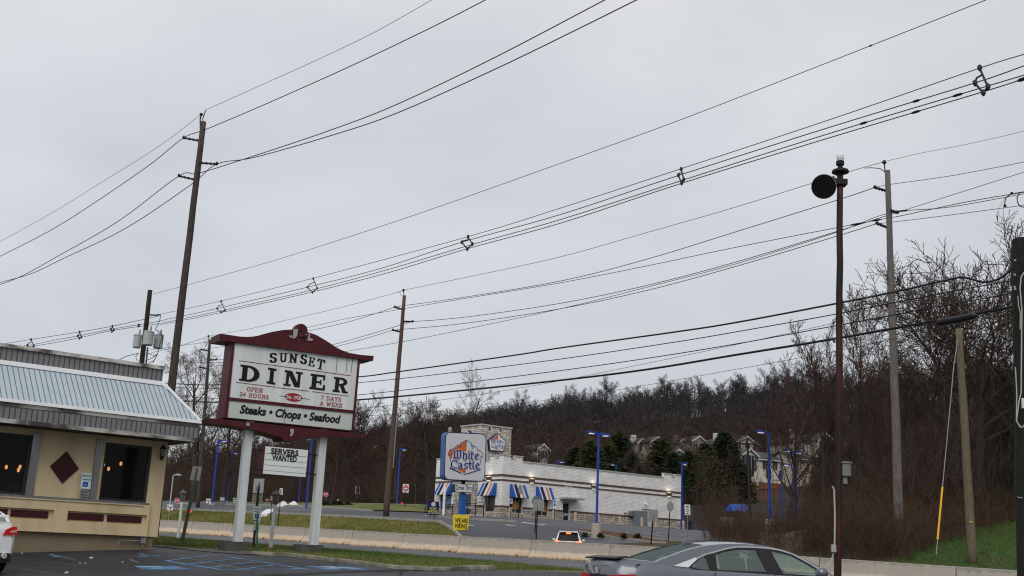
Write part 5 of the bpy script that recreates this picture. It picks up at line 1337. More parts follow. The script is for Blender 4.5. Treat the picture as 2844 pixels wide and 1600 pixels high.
# bollards
bol = K('bollard_tan', (.50,.39,.29), (.44,.34,.25), 3, .7)
for (T_, B_, D, lab) in ((c5(986,1070),c5(982,1218),97,'tan bollard in front of the first right-hand window'), (c5(1482,1106),c5(1478,1272),98,'tan bollard carrying an accessible parking sign'), (c5(1737,1130),c5(1728,1300),98,'tan bollard just right of the glazed door'), (c6(361,898),c6(359,1000),104,'tan bollard partly behind the large blue lamp post'), (c6(552,916),c6(551,1032),104,'tan bollard before the stone base at the middle of the wall'), (c6(751,926),c6(748,1048),106,'tan bollard between electrical cabinet and white door'), (c6(875,958),c6(872,1052),107,'tan bollard behind the square sign back right of white door'), (c6(1122,955),c6(1118,1066),108,'tan bollard beyond the right corner of restaurant')):
    A_ = P(*B_, D); E_ = P(*T_, D); r_ = .15; gz = g(A_.x, A_.y)
    t = MB(); t.lathe((A_.x, A_.y, 0), [(r_, min(gz, A_.z)-.1),(r_, E_.z-.1),(r_*.8, E_.z-.03),(r_*.3, E_.z)], 10); tag(t.obj('bollard', bol, smooth=False), lab, 'bollard', 'tan bollards along the restaurant wall')
t, pl, p_ = panel_sign('flag_pole', 'white pole standing in front of left awning', [c5(216,1150),c5(222,1150),c5(222,1170),c5(216,1170)], 96, white_m, (c5(232,800), c5(212,1180)), white_m, prad=.11)
t['category'] = 'pole'
# order canopy, box, bin
q = [P(*c, 95) for c in [(2013,1419),(2030,1399.5)]]
oc = thing('order_canopy', 'bright blue gabled canopy roof beyond the restaurant', 'canopy', tuple(P(2057,1470,95)), 0)
def V3(px, py, D): return P(px, py, D)
gab = [V3(2013,1419.5,94), V3(2038,1419.5,94), V3(2027,1399.5,94)]
b = MB(); b.prism(gab, (P(2080,1419,97)-P(2038,1419.5,94))); b.obj('roof', K('canopy_blue', (.02,.09,.50), (.03,.12,.6), 3, .4), oc)
b = MB(); p0 = P(2057,1420,96); b.tube([tuple(p0), (p0.x,p0.y,g(p0.x,p0.y))], .09, 6); b.obj('post', blue_m, oc)
b = MB(); p0 = P(2013,1473,94); p1 = P(2029,1437,94); gz = g(p0.x, p0.y)
b.box(((p0.x+p1.x)/2, 94.4, (p0.z+p1.z)/2), (p1.x-p0.x+.45, .8, p1.z-p0.z)); o = b.obj('cabinet', K('box_grey', (.16,.18,.20), (.19,.21,.23), 2, .5)); tag(o, 'grey utility box standing on grass beneath the blue canopy', 'cabinet')
p0 = P(1914,1476,107); b = MB(); b.lathe((p0.x,p0.y,0), [(.2,p0.z-.3),(.24,p0.z+.7),(.26,p0.z+.95),(.16,p0.z+1.1)], 8); tag(b.obj('trash_bin', K('bin_dark', (.015,.02,.04), rough=.6)), 'dark blue bin beyond the last bollard', 'bin')
# snow heaps / white sheets
snow = K('snow', (.78,.78,.78), (.62,.63,.64), 4, .8, bump=.6)
def heap(label, q, D, h):
    cs = [P(*p, D) for p in q]; c = sum(cs, Vector())/len(cs); W_ = (cs[1]-cs[0]).length/2
    b = MB(); n = 18; m_ = 6; idx = []
    for j in range(m_+1):
        r = j/m_; row = []
        for k in range(n):
            th = 2*math.pi*k/n; rr_ = r*(1+.18*math.sin(3*th+1)+.1*math.sin(5*th)); zz = (1-r**1.6)*h*(1+.35*math.sin(4*th+2*r*3))
            x_ = c.x+math.cos(th)*W_*rr_; y_ = c.y+math.sin(th)*W_*.55*rr_; row.append(b.vert((x_, y_, g(x_, y_)+.05+zz)))
        idx.append(row)
    for j in range(m_):
        for k in range(n): b.f.append((idx[j][k], idx[j][(k+1)%n], idx[j+1][(k+1)%n], idx[j+1][k]))
    return tag(b.obj('snow_heap', snow, smooth=True, recalc=True), label, 'snow')
heap('dirty white snow heap, left of the pair behind the sign post', [c3(1330,740),c3(1460,740)], 118, .42); heap('dirty white snow heap, right of the pair behind the sign post', [c3(1440,740),c3(1560,740)], 120, .38)
b = MB(); q = [G(*p) for p in (c3(1170,855),c3(1240,850),c3(1330,815),c3(1290,798),c3(1230,805),c3(1195,825))]; b.face([(v.x,v.y,g(v.x,v.y)+.25) for v in q]); b.prism([(v.x,v.y,g(v.x,v.y)+.02) for v in q], (0,0,.22)); tag(b.obj('white_sheet', snow), 'white sheet of snow lying on the grass bank', 'snow')
# tail light of a distant vehicle
p0 = P(527,1420,100); b = MB(); b.lathe(tuple(p0), [(.05,-.14),(.12,-.05),(.12,.08),(.04,.15)], 8); tag(b.obj('signal_lamp', K('red_lamp', (.8,.02,.02), emit=(1,.02,.02), es=5)), 'glowing red lamp on the far road behind the leaning post', 'light')
# ------------------------------------------------------------------ poles
def pole(name, label, top, base, D, r0, r1, m, steps=True, group=None, lean=True, Dt=None, toz=None):
    T_ = P(*top, Dt or D); B_ = P(*base, D); gz = g(B_.x, B_.y)
    t = thing(name, label, 'utility pole', (B_.x, B_.y, gz), 0, group)
    n = 14; b = MB(); pts = []; A_ = Vector((B_.x, B_.y, gz-.2))
    k0 = (T_ - B_)
    dirn = k0/ k0.z if k0.z else k0
    A_ = T_ - dirn*(T_.z-gz+.2)
    for k in range(n+1): pts.append(A_.lerp(T_, k/n) + (Vector((rnd.uniform(-.01,.01), rnd.uniform(-.01,.01), 0)) if 0 < k < n else Vector()))
    b.tube(pts, [r0+(r1-r0)*k/n for k in range(n+1)], 10); b.obj('shaft', m, t, smooth=True)
    return t, A_, T_
def arm_ins(t, pl_pt, tip, r=.06, m=None):
    """post insulator: dark ribbed rod from the shaft to the wire"""
    a = Vector(pl_pt); e = Vector(tip); b = MB(); n = 9; pts = [a.lerp(e, k/n) for k in range(n+1)]
    b.tube(pts, [r*(.7 if k % 2 else 1.25) for k in range(n+1)], 6); b.lathe(tuple(e+Vector((0,0,.02))), [(r*.8,-.08),(r*1.4,0),(r*.8,.1)], 6)
    b.obj('insulator', m or black_m, t)
ins_m = K('insulator_dark', (.02,.022,.026), rough=.5)
# near pole, left
LPt, LA, LT = pole('utility_pole', 'tall weathered wooden power pole rising behind the diner awning corner', (565,339), (431,1450), 55, .24, .15, pole_m)
def onpole(A_, T_, py):                       # point of the shaft seen at image row py
    lo, hi = 0, 1
    for _ in range(30):
        m_ = (lo+hi)/2
        if proj(A_.lerp(T_, m_))[1] > py: lo = m_
        else: hi = m_
    return A_.lerp(T_, lo)
F2 = 1.104
UD = Vector((-.714,.70,0)).normalized()
def line_plane(p, d): return Plane((p[0], p[1]), (d[0], d[1]))
def on(pl, px, py): return pl.at(px, py)
AP = line_plane(LT, UD)
arm_ins(LPt, onpole(LA, LT, 392), on(AP, 510, 383)); arm_ins(LPt, onpole(LA, LT, 452), on(AP, 602, 456)); arm_ins(LPt, onpole(LA, LT, 500), on(AP, 497, 489))
b = MB(); b.tube([LT-Vector((.1,0,.5)), on(AP,556,330), on(AP,559,318)], .04, 5); b.lathe(tuple(on(AP,559,318)), [(.02,-.1),(.11,0),(.02,.1)], 6); b.tube([LT-Vector((-.05,0,.2)), on(AP,563,330), on(AP,571,307)], .03, 4); b.obj('top_bracket', black_m, LPt)
b = MB()
for k in range(9): p = onpole(LA, LT, 352+k*16); b.tube([p+Vector((.15,-.1,0))*(1 if k%2 else -1), p+Vector((.27,-.1,0))*(1 if k%2 else -1)], .012, 4)
b.obj('step_bolts', steel, LPt)
# transformer pole
TPt, TA_, TT = pole('transformer_pole', 'short black pole carrying three grey transformer cans above the diner roof', (417,806), (383,1105), 57, .16, .125, pole_dark)
can_m = K('transformer_grey', (.36,.40,.38), (.42,.46,.44), 2, .5)
for (x, y, w_, h, dd) in ((381,948,22,36,-.1),(412,940,28,38,-.55),(440,949,26,38,.15)):
    c = P(x, y, 57+dd); r_ = w_/2*57/3058; hh_ = h*57/3058
    b = MB(); b.lathe((c.x,c.y,c.z-hh_/2), [(r_*.8,-.02),(r_,.02),(r_,hh_-.06),(r_*1.06,hh_-.05),(r_*1.06,hh_),(r_*.7,hh_+.05)], 14); o = b.obj('transformer_can', can_m, TPt)
    b = MB(); b.lathe((c.x+.08,c.y,c.z+hh_/2), [(.05,0),(.07,.1),(.04,.16),(.06,.22),(.03,.3)], 6); b.obj('bushing', K('bushing_grey', (.3,.3,.3), rough=.4), o)
b = MB()
def tb(pts, D=56.4, r=.02): b.tube([P(x, y, D) for x, y in pts], r, 4)
tb([(417,875),(433,875.5),(446,874)], r=.05); b.obj('support_arm', ins_m, TPt)
b = MB()
for pts in ([(446,876),(443,893),(431,915)], [(437,917),(450,927),(449,940),(443,960),(437,985),(424,1008)], [(432,915),(452,935),(450,955)], [(410,981),(425,987),(436,985)], [(400,1004),(415,998),(436,986)], [(412,1010),(425,1003),(432,995)], [(383,982),(377,990),(379,998),(384,1003)], [(330,1000),(350,990),(372,984),(386,981)]): tb(pts)
b.obj('jumper_cable', wire_m, TPt)
b = MB(); tb([(410,965),(406,1010)], r=.05); b.obj('riser', K('riser_brown', (.10,.07,.06), rough=.7), TPt)
# far transmission poles
pg_ = 'wooden transmission poles on the far side of the highway'
B0t, B0A, B0T = pole('utility_pole', 'distant thin power pole between the diner and its sign', (583,944), (546,1450), 115, .22, .14, pole_m, group=pg_)
B1t, B1A, B1T = pole('utility_pole', 'brown wooden power pole on the verge between diner sign and pole sign', (1123.3,821), (1068,1476), 90, .26, .14, pole_brown, group=pg_)
B2t, B2A, B2T = pole('utility_pole', 'grey weathered power pole standing right of the rust red pole', (2465,474), (2500,1563), 58, .26, .15, wood('grey_pole', (.075,.065,.06), (.20,.18,.17)), group=pg_)
P01 = line_plane(B0T, B1T-B0T); P12 = line_plane(B1T, B2T-B1T)
def post_arm(t, A_, T_, row, tip, D, r=.08): arm_ins(t, onpole(A_, T_, row), P(*tip, D), r)
post_arm(B1t, B1A, B1T, 860, (1096,853), 90.5); post_arm(B1t, B1A, B1T, 893, (1146.5,893.5), 89.5); post_arm(B1t, B1A, B1T, 922, (1091,917), 90.5)
post_arm(B2t, B2A, B2T, 532, (2430,521), 58.5); post_arm(B2t, B2A, B2T, 583, (2492.6,590.7), 57.5); post_arm(B2t, B2A, B2T, 634, (2436,621), 58.5)
post_arm(B0t, B0A, B0T, 975, (559,971), 115.5); post_arm(B0t, B0A, B0T, 1000, (601,999), 114.5); post_arm(B0t, B0A, B0T, 1024, (555,1020), 115.5)
for t, T_, D, pin, st in ((B1t, B1T, 90, (1120.5,807), [(1119,824),(1112,817),(1107,810)]), (B2t, B2T, 58, (2456,452), [(2458,478),(2444,468),(2420,466),(2402,467)]), (B0t, B0T, 115, (579,934), [(580,948),(575,940)])):
    b = MB(); b.tube([P(pin[0]+2, pin[1]+26*58/D, D), P(*pin, D)], .035, 5); b.lathe(tuple(P(*pin, D)), [(.03,-.12),(.13,0),(.1,.12)], 6); b.tube([P(*p, D) for p in st], .025, 4); b.obj('top_pin', ins_m, t)
# pale conduit on B1, band tags
b = MB(); b.tube([onpole(B1A,B1T,1160)+Vector((.22,-.18,0)), onpole(B1A,B1T,1300)+Vector((.28,-.18,0))], .05, 5); b.obj('conduit', steel, B1t)
b = MB(); p = onpole(B2A, B2T, 1470); b.box(p+Vector((-.12,-.24,0)), (.14,.03,.05)); b.obj('tag', K('tag_yellow', (.55,.42,.08), rough=.6), B2t)
# stub pole with guy
STt, SA_, ST_ = pole('utility_pole', 'tan wooden stub pole standing on the green lawn', (2663,914), (2700,1541), 52, .22, .16, pole_tan)
b = MB(); p = onpole(SA_, ST_, 1450); b.box(p+Vector((-.05,-.22,0)), (.2,.03,.05)); b.obj('tag', K('tag_yellow', (.55,.42,.08)), STt)
gy = thing('guy_guard', 'yellow plastic guard on the guy wire left of the tan pole', 'guard', tuple(P(2604,1499,49)), 0)
b = MB(); b.tube([P(2604,1499,49), P(2617.5,1353,49.6)], .045, 6); b.obj('guard', K('guard_yellow', (.75,.42,.02), rough=.4), gy)
b = MB(); b.tube([P(2600,1540,48.8), P(2604,1499,49)], .02, 4); b.tube([P(2617.5,1353,49.6), P(2641,1105,50.4), P(2648,1023,51), P(2661,935,52)], .02, 4); b.obj('guy_wire', steel, gy)
# right foreground pole
RPt = thing('utility_pole', 'thick dark wooden pole cut off at the right edge of the photo', 'utility pole', (0,0,0), 0)
Rb = P(2872,1700,22); Rt = P(2850,668,22); RPt.location = (Rb.x, Rb.y, g(Rb.x,Rb.y)); XF[RPt.name] = Matrix.Translation(RPt.location)
b = MB(); n = 16; b.tube([Vector((Rb.x,Rb.y,g(Rb.x,Rb.y)-.3)).lerp(Rt, k/n) for k in range(n+1)], [.31-.025*k/n for k in range(n+1)], 16); b.obj('shaft', K('right_pole_wood', (.010,.011,.009), (.028,.028,.022), 5, .9, bump=.7, stretch=(9,9,.6)), RPt, smooth=False)
b = MB()
def tr(pts, r=.014, D=21.6): b.tube([P(x, y, D) for x, y in pts], r, 6)
cream = K('cable_cream', (.42,.41,.37), rough=.6)
tr([(2844,757),(2836,770),(2833,800),(2838,860),(2836,1090),(2830,1115),(2824,1160),(2826,1175),(2838,1188),(2846,1180)], .013)
tr([(2827,822),(2829,850),(2834,870),(2833,915)], .01); tr([(2820,1020),(2824,1090),(2823,1170),(2834,1188)], .012)
tr([(2826,1380),(2832,1383),(2840,1382)], .008); b.obj('cable_loop', cream, RPt)
b = MB(); tr([(2807,690),(2818,1000),(2818,1440)], .012, 21.65); b.obj('ground_wire', wire_m, RPt)
for (x, y) in ((2819,723),(2818,763),(2818,797),(2819,803)): b = MB(); b.box(P(x, y, 21.58), (.04,.02,.04)); b.obj('bolt_plate', steel, RPt)
b = MB(); b.box(P(2842,1120,21.56), (.06,.04,.2)); b.obj('meter_tag', sign_white, RPt)
# rust red steel pole with siren-like floodlight
RDt, RA_, RT_ = pole('light_pole', 'tall rust red steel pole with a round floodlight and bulb on top', (2333.5,483), (2326,1760), 22, .076, .066, K('rust_pole', (.020,.007,.006), (.062,.015,.012), 3, .6, c3=(.012,.008,.008), scale2=1.2, stretch=(4,4,.7)))
b = MB(); b.lathe(tuple(P(2334,477,22)), [(.07,-.05),(.18,-.02),(.17,.03),(.08,.07),(.05,.1),(.05,.13),(.085,.15),(.085,.23),(.05,.25)], 12); b.obj('cap', black_m, RDt)
b = MB(); b.lathe(tuple(P(2334,447,22)), [(.055,-.02),(.08,.05),(.08,.12),(.05,.16),(.01,.17)], 12); b.obj('bulb', K('bulb_glass', (.75,.76,.78), rough=.2), RDt)
b = MB(); b.tube([P(2334,508,22), P(2325,506,22), P(2310,494,21.9)], .045, 6); b.box(P(2333,508,22), (.26,.22,.12)); b.obj('bracket', black_m, RDt)
hc = P(2288,518,21.7); hb = P(2312,498,22.0); ax = (hc-hb).normalized()
ax = Vector((-.42,-.86,-.30)).normalized()
b = MB(); b.lathe(tuple(hc), [(.01,-.42),(.08,-.40),(.11,-.30),(.13,-.27),(.22,-.13),(.25,-.02),(.26,.0),(.245,.01),(.22,-.1),(.02,-.16)], 20, ax); o = b.obj('flood_reflector', K('reflector_grey', (.34,.34,.34), (.25,.25,.25), 5, .5), RDt, smooth=True)
b = MB(); b.lathe(tuple(hc+ax*.005), [(.005,.0),(.25,.0),(.25,.008),(.005,.010)], 20, ax); b.obj('flood_lens', K('flood_lens', (.008,.008,.008), rough=.7, spec=.1), o)
b = MB(); b.tube([P(2312,1350,21.8), P(2317,1362,21.8), P(2319,1440,21.8), P(2318,1510,21.8), P(2314,1520,21.8)], .017, 6); b.tube([P(2315,1535,21.8), P(2308,1560,21.8), P(2295,1600,21.8), P(2290,1640,21.8)], .014, 5); b.tube([P(2316,1535,21.8), P(2306,1580,21.8), P(2303,1640,21.8)], .012, 5); b.obj('conduit', cream, RDt)
b = MB(); b.box(P(2315,1523,21.75), (.085,.07,.14)); b.obj('switch_box', K('box_pale', (.36,.35,.33), rough=.6), RDt)
b = MB(); b.lathe(tuple(P(2349,1323,22)), [(.10,0),(.105,.02),(.105,.24),(.13,.25),(.13,.28),(.04,.29)], 12); b.lathe(tuple(P(2347,1341,22)), [(.05,-.02),(.05,.12)], 8); b.obj('transformer_box', K('ballast_grey', (.15,.17,.165), (.20,.22,.21), 5, .5), RDt)
b = MB(); b.tube([P(2310,936,21.8), P(2314,943,21.9), P(2318,950,21.95)], .03, 6); b.obj('hook', steel, RDt)

# ------------------------------------------------------------------ wires
def smooth_pts(pts, n=6):
    out = []
    m = len(pts)
    for i in range(m-1):
        p0 = pts[max(i-1,0)]; p1 = pts[i]; p2 = pts[i+1]; p3 = pts[min(i+2,m-1)]
        for k in range(n):
            t = k/n; out.append(tuple(.5*((2*p1[j]) + (-p0[j]+p2[j])*t + (2*p0[j]-5*p1[j]+4*p2[j]-p3[j])*t*t + (-p0[j]+3*p1[j]-3*p2[j]+p3[j])*t**3) for j in (0,1)))
    out.append(pts[-1]); return out
def wire(pl, pts, r, label, cat='overhead wire', name='overhead_wire', m=None, blobs=()):
    b = MB(); q = [pl.at(*p) for p in smooth_pts(pts)]
    if pts[-1][0] > 2830 or pts[-1][1] < 0: q = q + [q[-1] + (q[-1]-q[-2]).normalized()*14 + Vector((0,0,.6))]
    if pts[0][0] < 0: q = [q[0] + (q[0]-q[1]).normalized()*40 + Vector((0,0,1.2))] + q
    b.tube(q, r, 5)
    o = b.obj(name, m or wire_m); tag(o, label, cat)
    for (px, L_, R_) in blobs:
        k = min(range(len(q)), key=lambda i: abs(proj(q[i])[0]-px)); k = max(1, min(len(q)-2, k)); d = (q[k+1]-q[k-1]).normalized(); c = q[k]
        f = (px - proj(q[k])[0]); c = c + d*(f*c.y/3058 / max(.2, abs(d.x)) * (1 if d.x > 0 else -1))
        bb_ = MB(); bb_.tube([c-d*L_, c-d*L_*.5, c+d*L_*.5, c+d*L_], [R_*.4, R_, R_, R_*.4], 6); s_ = bb_.obj('splice', black_m); s_.parent = o
    return o
fx = lambda l: [(x*F2, y*F2) for x, y in l]
# transmission line on the near side
wire(AP, fx([(-20,620),(0,608),(130,536),(250,462),(400,368),(505,288)]), .012, 'thinnest top wire running down left from the tall near pole')
wire(AP, fx([(517,277),(700,195),(810,145),(950,77),(1110,-14)]), .012, 'thinnest top wire running up right from the tall near pole')
wire(AP, fx([(-20,657),(0,645),(130,578),(250,502),(380,412),(462,347),(527,322),(700,248),(900,158),(1100,62),(1240,-10)]), .022, 'wire from upper left insulator of tall near pole crossing to the top edge')
wire(AP, fx([(-20,722),(0,716),(60,692),(150,642),(300,555),(450,443),(500,436),(640,392),(830,328),(1000,262),(1250,142),(1540,-10)]), .022, 'wire from the lower left insulator of tall near pole')
wire(AP, fx([(-20,718),(0,711),(80,688),(160,650),(317,574),(480,465),(545,413),(640,396),(830,342),(1000,284),(1250,172),(1450,75),(1625,-12)]), .022, 'wire from the right insulator of tall near pole')
# distribution line on the near side: plan line from the transformer pole to the foreground pole
DPp = line_plane(TT, Vector((10.0,22,0)) - Vector((TT.x,TT.y,0)))
DPl = line_plane(TT, UD)
wire(DPp, [(425,817),(530,789),(800,711.8),(1143.6,600),(1500,474),(1900,329),(2418,127),(2738,0),(2790,-22)], .010, 'single wire from black transformer pole top rising to upper right corner', blobs=[(2418,.06,.02)])
wire(DPp, [(445,873),(614,836),(870,773),(1301,657),(1560,577),(1891,469),(2300,334),(2722,189),(2844,151),(2900,133)], .011, 'top messenger wire of the four-wire spacer cable')
wire(DPp, [(436,893),(603,857),(853,798),(1060,745),(1282,673),(1560,595),(1886,487),(2300,355),(2706,231),(2844,183),(2900,164)], .013, 'second wire of the spacer cable, just under its messenger', blobs=[(2556,.10,.03)])
wire(DPp, [(447,898),(624,861),(880,802),(1080,748),(1312,679),(1560,609),(1898,500),(2300,372),(2740,240),(2844,209),(2900,192)], .013, 'third wire of the spacer cable', blobs=[(2648,.13,.03),(2393,.11,.03)])
wire(DPp, [(440,903),(615,868),(868,811),(1080,757),(1298,691),(1560,619),(1894,509),(2300,384),(2731,255),(2844,219),(2900,201)], .013, 'lowest wire of the spacer cable', blobs=[(2541,.12,.03),(2838,.12,.04)])
for i, pts in enumerate(([(440,878),(312,906),(221,922),(85,943),(-20,960)], [(440,893),(312,914),(221,932),(150,945),(85,958),(-20,972)], [(440,899),(312,918),(221,938),(150,952),(85,963),(-20,980)])):
    wire(DPl, pts, .016, '%s wire of the bundle going left from the transformer pole over the diner roof' % ['top','middle','lowest'][i], blobs=[(387,.12,.05)] if i else ())
# spacers: diamond frames with four clamps
def spacer(pl, c4_, label, sc=1.0):
    m_ = [pl.at(*p) for p in c4_]; c = sum(m_, Vector())/4
    t = thing('cable_spacer', label, 'cable spacer', tuple(c), 0, 'spacers on the four-wire cable')
    top, lf, rt, bt = m_; mid = (lf+rt+bt)/3
    k = c.y/3058*sc
    b = MB(); b.tube([top, top.lerp(rt, .55), rt], 1.7*k, 5); b.tube([top.lerp(rt,.35), lf.lerp(top,.35), lf], 1.5*k, 5); b.tube([lf, bt], 1.7*k, 5); b.tube([rt, bt], 1.7*k, 5); b.obj('frame', ins_m, t)
    for p in m_: b = MB(); b.lathe(tuple(p), [(1.2*k,-5*k),(3.4*k,-1.5*k),(3.4*k,3*k),(1.5*k,5*k)], 6); b.obj('clamp', ins_m, t)
spacer(DPp, [(2721,189),(2708,231),(2744,241),(2731,258)], 'large dark spacer clamping four cables at upper right corner', 2.1)
spacer(DPp, [(1892,470),(1884,487),(1899,499),(1893,509)], 'spacer second from the right, above the middle of the photo', 1.35)
spacer(DPp, [(1300,658),(1283,673),(1312,678),(1298,692)], 'diamond spacer third from the right, above the white restaurant', 1.2)
spacer(DPp, [(870,774),(854,798),(881,801),(868,812)], 'spacer above the diner sign crown, fourth from the right', .8)
spacer(DPp, [(614,837),(603,857),(625,862),(614,868)], 'spacer just right of the tall near pole', .75)
spacer(DPl, [(312,906),(308,914),(316,917),(311,921)], 'small spacer left of the transformer cans', .8)
spacer(DPl, [(221,922),(216,933),(226,936),(221,940)], 'small spacer above the middle of the diner roof', .8)
spacer(DPl, [(86,943),(76,959),(94,961),(85,966)], 'small spacer touching the diner parapet at far left', .8)
# communication cables
wire(DPp, [(400,1062),(486,1066),(602,1069),(800,1059),(994,1047),(1104,1033),(1435,986),(1560,966),(1877,922),(2044,896),(2320,844),(2495,809),(2640,776),(2680,771),(2735,784),(2780,772),(2812,745)], .024, 'thick black cable, uppermost of those reaching the foreground pole')
wire(DPp, [(400,1074),(486,1076),(615,1079),(800,1072),(995,1063),(1250,1036),(1560,997),(1877,950),(2044,922),(2320,873),(2600,818),(2812,779)], .013, 'thin black cable, second of those reaching the foreground pole')
wire(DPp, [(400,1094),(485,1099),(610,1107),(800,1108),(994,1097),(1250,1068),(1560,1029),(1800,995),(2044,955.5),(2320,905),(2600,853),(2812,815)], .013, 'thin cable third down between diner sign and foreground pole')
wire(DPp, [(400,1106),(490,1112),(610,1118),(800,1121),(991,1111),(1250,1088),(1560,1056),(1800,1026),(2044,986),(2320,941),(2605,890),(2717,870),(2812,853)], .030, 'thickest black cable with a splice case near the right edge')
o = wire(DPp, [(992,1135),(1140,1121),(1284,1103),(1420,1082),(1560,1057),(1681,1033),(1880,992),(2069,952),(2320,897)], .006, 'very thin wire crossing the cables behind the rust red pole')
wire(DPp, [(1002,1156),(1280,1138),(1560,1106),(1771,1074),(2044,1026),(2318,976),(2468,945),(2820,868)], .006, 'lowest thin wire above the ridge trees')
sc2 = MB(); ps_ = [DPp.at(x, y, .02) for x, y in ((2600,897),(2607,896),(2660,887),(2705,877),(2714,875))]
sc2.tube(ps_, [.03,.072,.075,.07,.03], 10); tag(sc2.obj('splice_case', K('case_black', (.015,.015,.017), rough=.4), smooth=False), 'long black splice case hanging on the thickest cable', 'splice case')
E7 = line_plane(B2T + (B2A-B2T)*.5, Vector((1,-.35,0)))
wire(E7, [(2100,1148),(2156,1138),(2318,1113),(2400,1096),(2457,1082),(2488,1084),(2548,1101),(2600,1116),(2700,1127),(2830,1136)], .02, 'dark drop wire tied to the grey weathered pole against the woods')
# far line wires
PX = line_plane(B2T, Vector((.714,-.70,0)))
wire(P12, [(1121,806),(1248,780),(1546,716),(1800,645),(2044,575),(2336,484),(2456,449)], .018, 'faint top wire between the brown pole and the grey weathered pole')
wire(PX, [(2456,449),(2560,425),(2694,399),(2860,361)], .012, 'faint top wire leaving the grey weathered pole to the right')
wire(P12, [(1096,853),(1128,848),(1268,829),(1560,780),(1800,719),(2044,644),(2322,557),(2430,521)], .024, 'wire from the upper left insulators of the two far poles')
wire(PX, [(2430,521),(2475,512),(2650,487),(2860,447)], .017, 'wire from the upper left insulator of grey pole to right edge')
wire(P12, [(1146.5,893.5),(1300,880),(1560,842),(1800,792),(2044,728),(2318,645),(2439,607),(2492,590)], .024, 'wire between the right insulators of the two far poles')
wire(PX, [(2492,590),(2650,540),(2860,473)], .017, 'wire from the right insulator of grey pole to right edge')
wire(P12, [(1091,917),(1128,914),(1300,897),(1560,857),(1800,806),(2044,740),(2318,658),(2436,621)], .024, 'wire between the lower left insulators of the two far poles')
wire(PX, [(2436,621),(2479,617),(2650,596),(2860,568)], .017, 'wire from the lower left insulator of grey pole to right edge')
wire(P12, [(960,885.5),(1106,860),(1268,833),(1560,785),(1800,738),(2044,687),(2322,633),(2439,611),(2500,600),(2690,560),(2850,533)], .022, 'wire crossing behind the brown pole just under its upper insulator', blobs=[(2376,.4,.05),(2436,.3,.05)])
wire(P12, [(970,974.6),(1109,951),(1268,919.5),(1560,857),(1800,797),(2044,733),(2322,646),(2470,592),(2640,575),(2850,537)], .020, 'wire sagging low behind the brown pole and rising to the right edge', blobs=[(2512,.3,.05)])
for i, (pl_w, pts, r_) in enumerate(((P01,[(579,934),(700,912),(800,888),(960,851),(1107,811),(1121,806)],.018),(P01,[(559,971),(700,951),(830,925),(960,896),(1040,872),(1096,853)],.024),(P01,[(601,999),(700,997),(830,980),(960,948),(1112,903),(1146,893)],.024),(P01,[(555,1020),(640,1013),(760,1003),(960,956),(1091,917)],.024),(P01,[(400,975),(460,966),(579,950),(700,937),(820,917),(960,885.5)],.02),(P01,[(508,1006),(623,1007),(760,1002),(880,990),(970,974.6)],.02))):
    wire(pl_w, pts, r_, 'wire beside the diner sign crown, %s' % ['the faint top one','from the upper left insulator of distant pole','from the right insulator of distant pole','from the lower insulator of distant pole','passing behind the top of distant pole','nearly level below the others'][i])
PL0 = line_plane(B0T, UD)
for i, pts in enumerate(([(579,934),(521,954),(470,968),(400,985)], [(559,971),(501,998),(460,1015),(420,1032)], [(555,1020),(493,1049),(460,1062),(420,1078)])):
    wire(PL0, pts, .022, 'short stretch of %s wire behind the tall near pole' % ['upper','middle','lower'][i])
# drop insulator at upper right
dq_ = thing('drop_insulator', 'black looped drop wire with insulator hanging near the right edge', 'insulator', tuple(DPp.at(2790,570)), 0)
b = MB(); 
def td(pts, r): b.tube([P(x, y, 22.3) for x, y in smooth_pts(pts, 4)], r, 5)
td([(2790,572),(2793,552),(2802,543),(2815,538),(2844,533)], .012); td([(2832,536),(2825,550),(2828,566),(2836,574),(2850,576)], .012); b.obj('jumper', wire_m, dq_)
b = MB(); b.lathe(tuple(P(2791,572,22.3)), [(.01,-.03),(.035,-.01),(.035,.02),(.01,.03)], 8); b.lathe(tuple(P(2810,537,22.3)), [(.01,-.03),(.03,-.01),(.03,.02),(.01,.03)], 8); b.obj('insulator', black_m, dq_)
b = MB(); td([(2790,550),(2775,580),(2776,600),(2795,612),(2810,628),(2813,660)], .0045); td([(2788,575),(2787,600),(2800,640),(2807,670)], .006); b.obj('thin_lead', K('lead_grey', (.25,.26,.27), rough=.5), dq_)
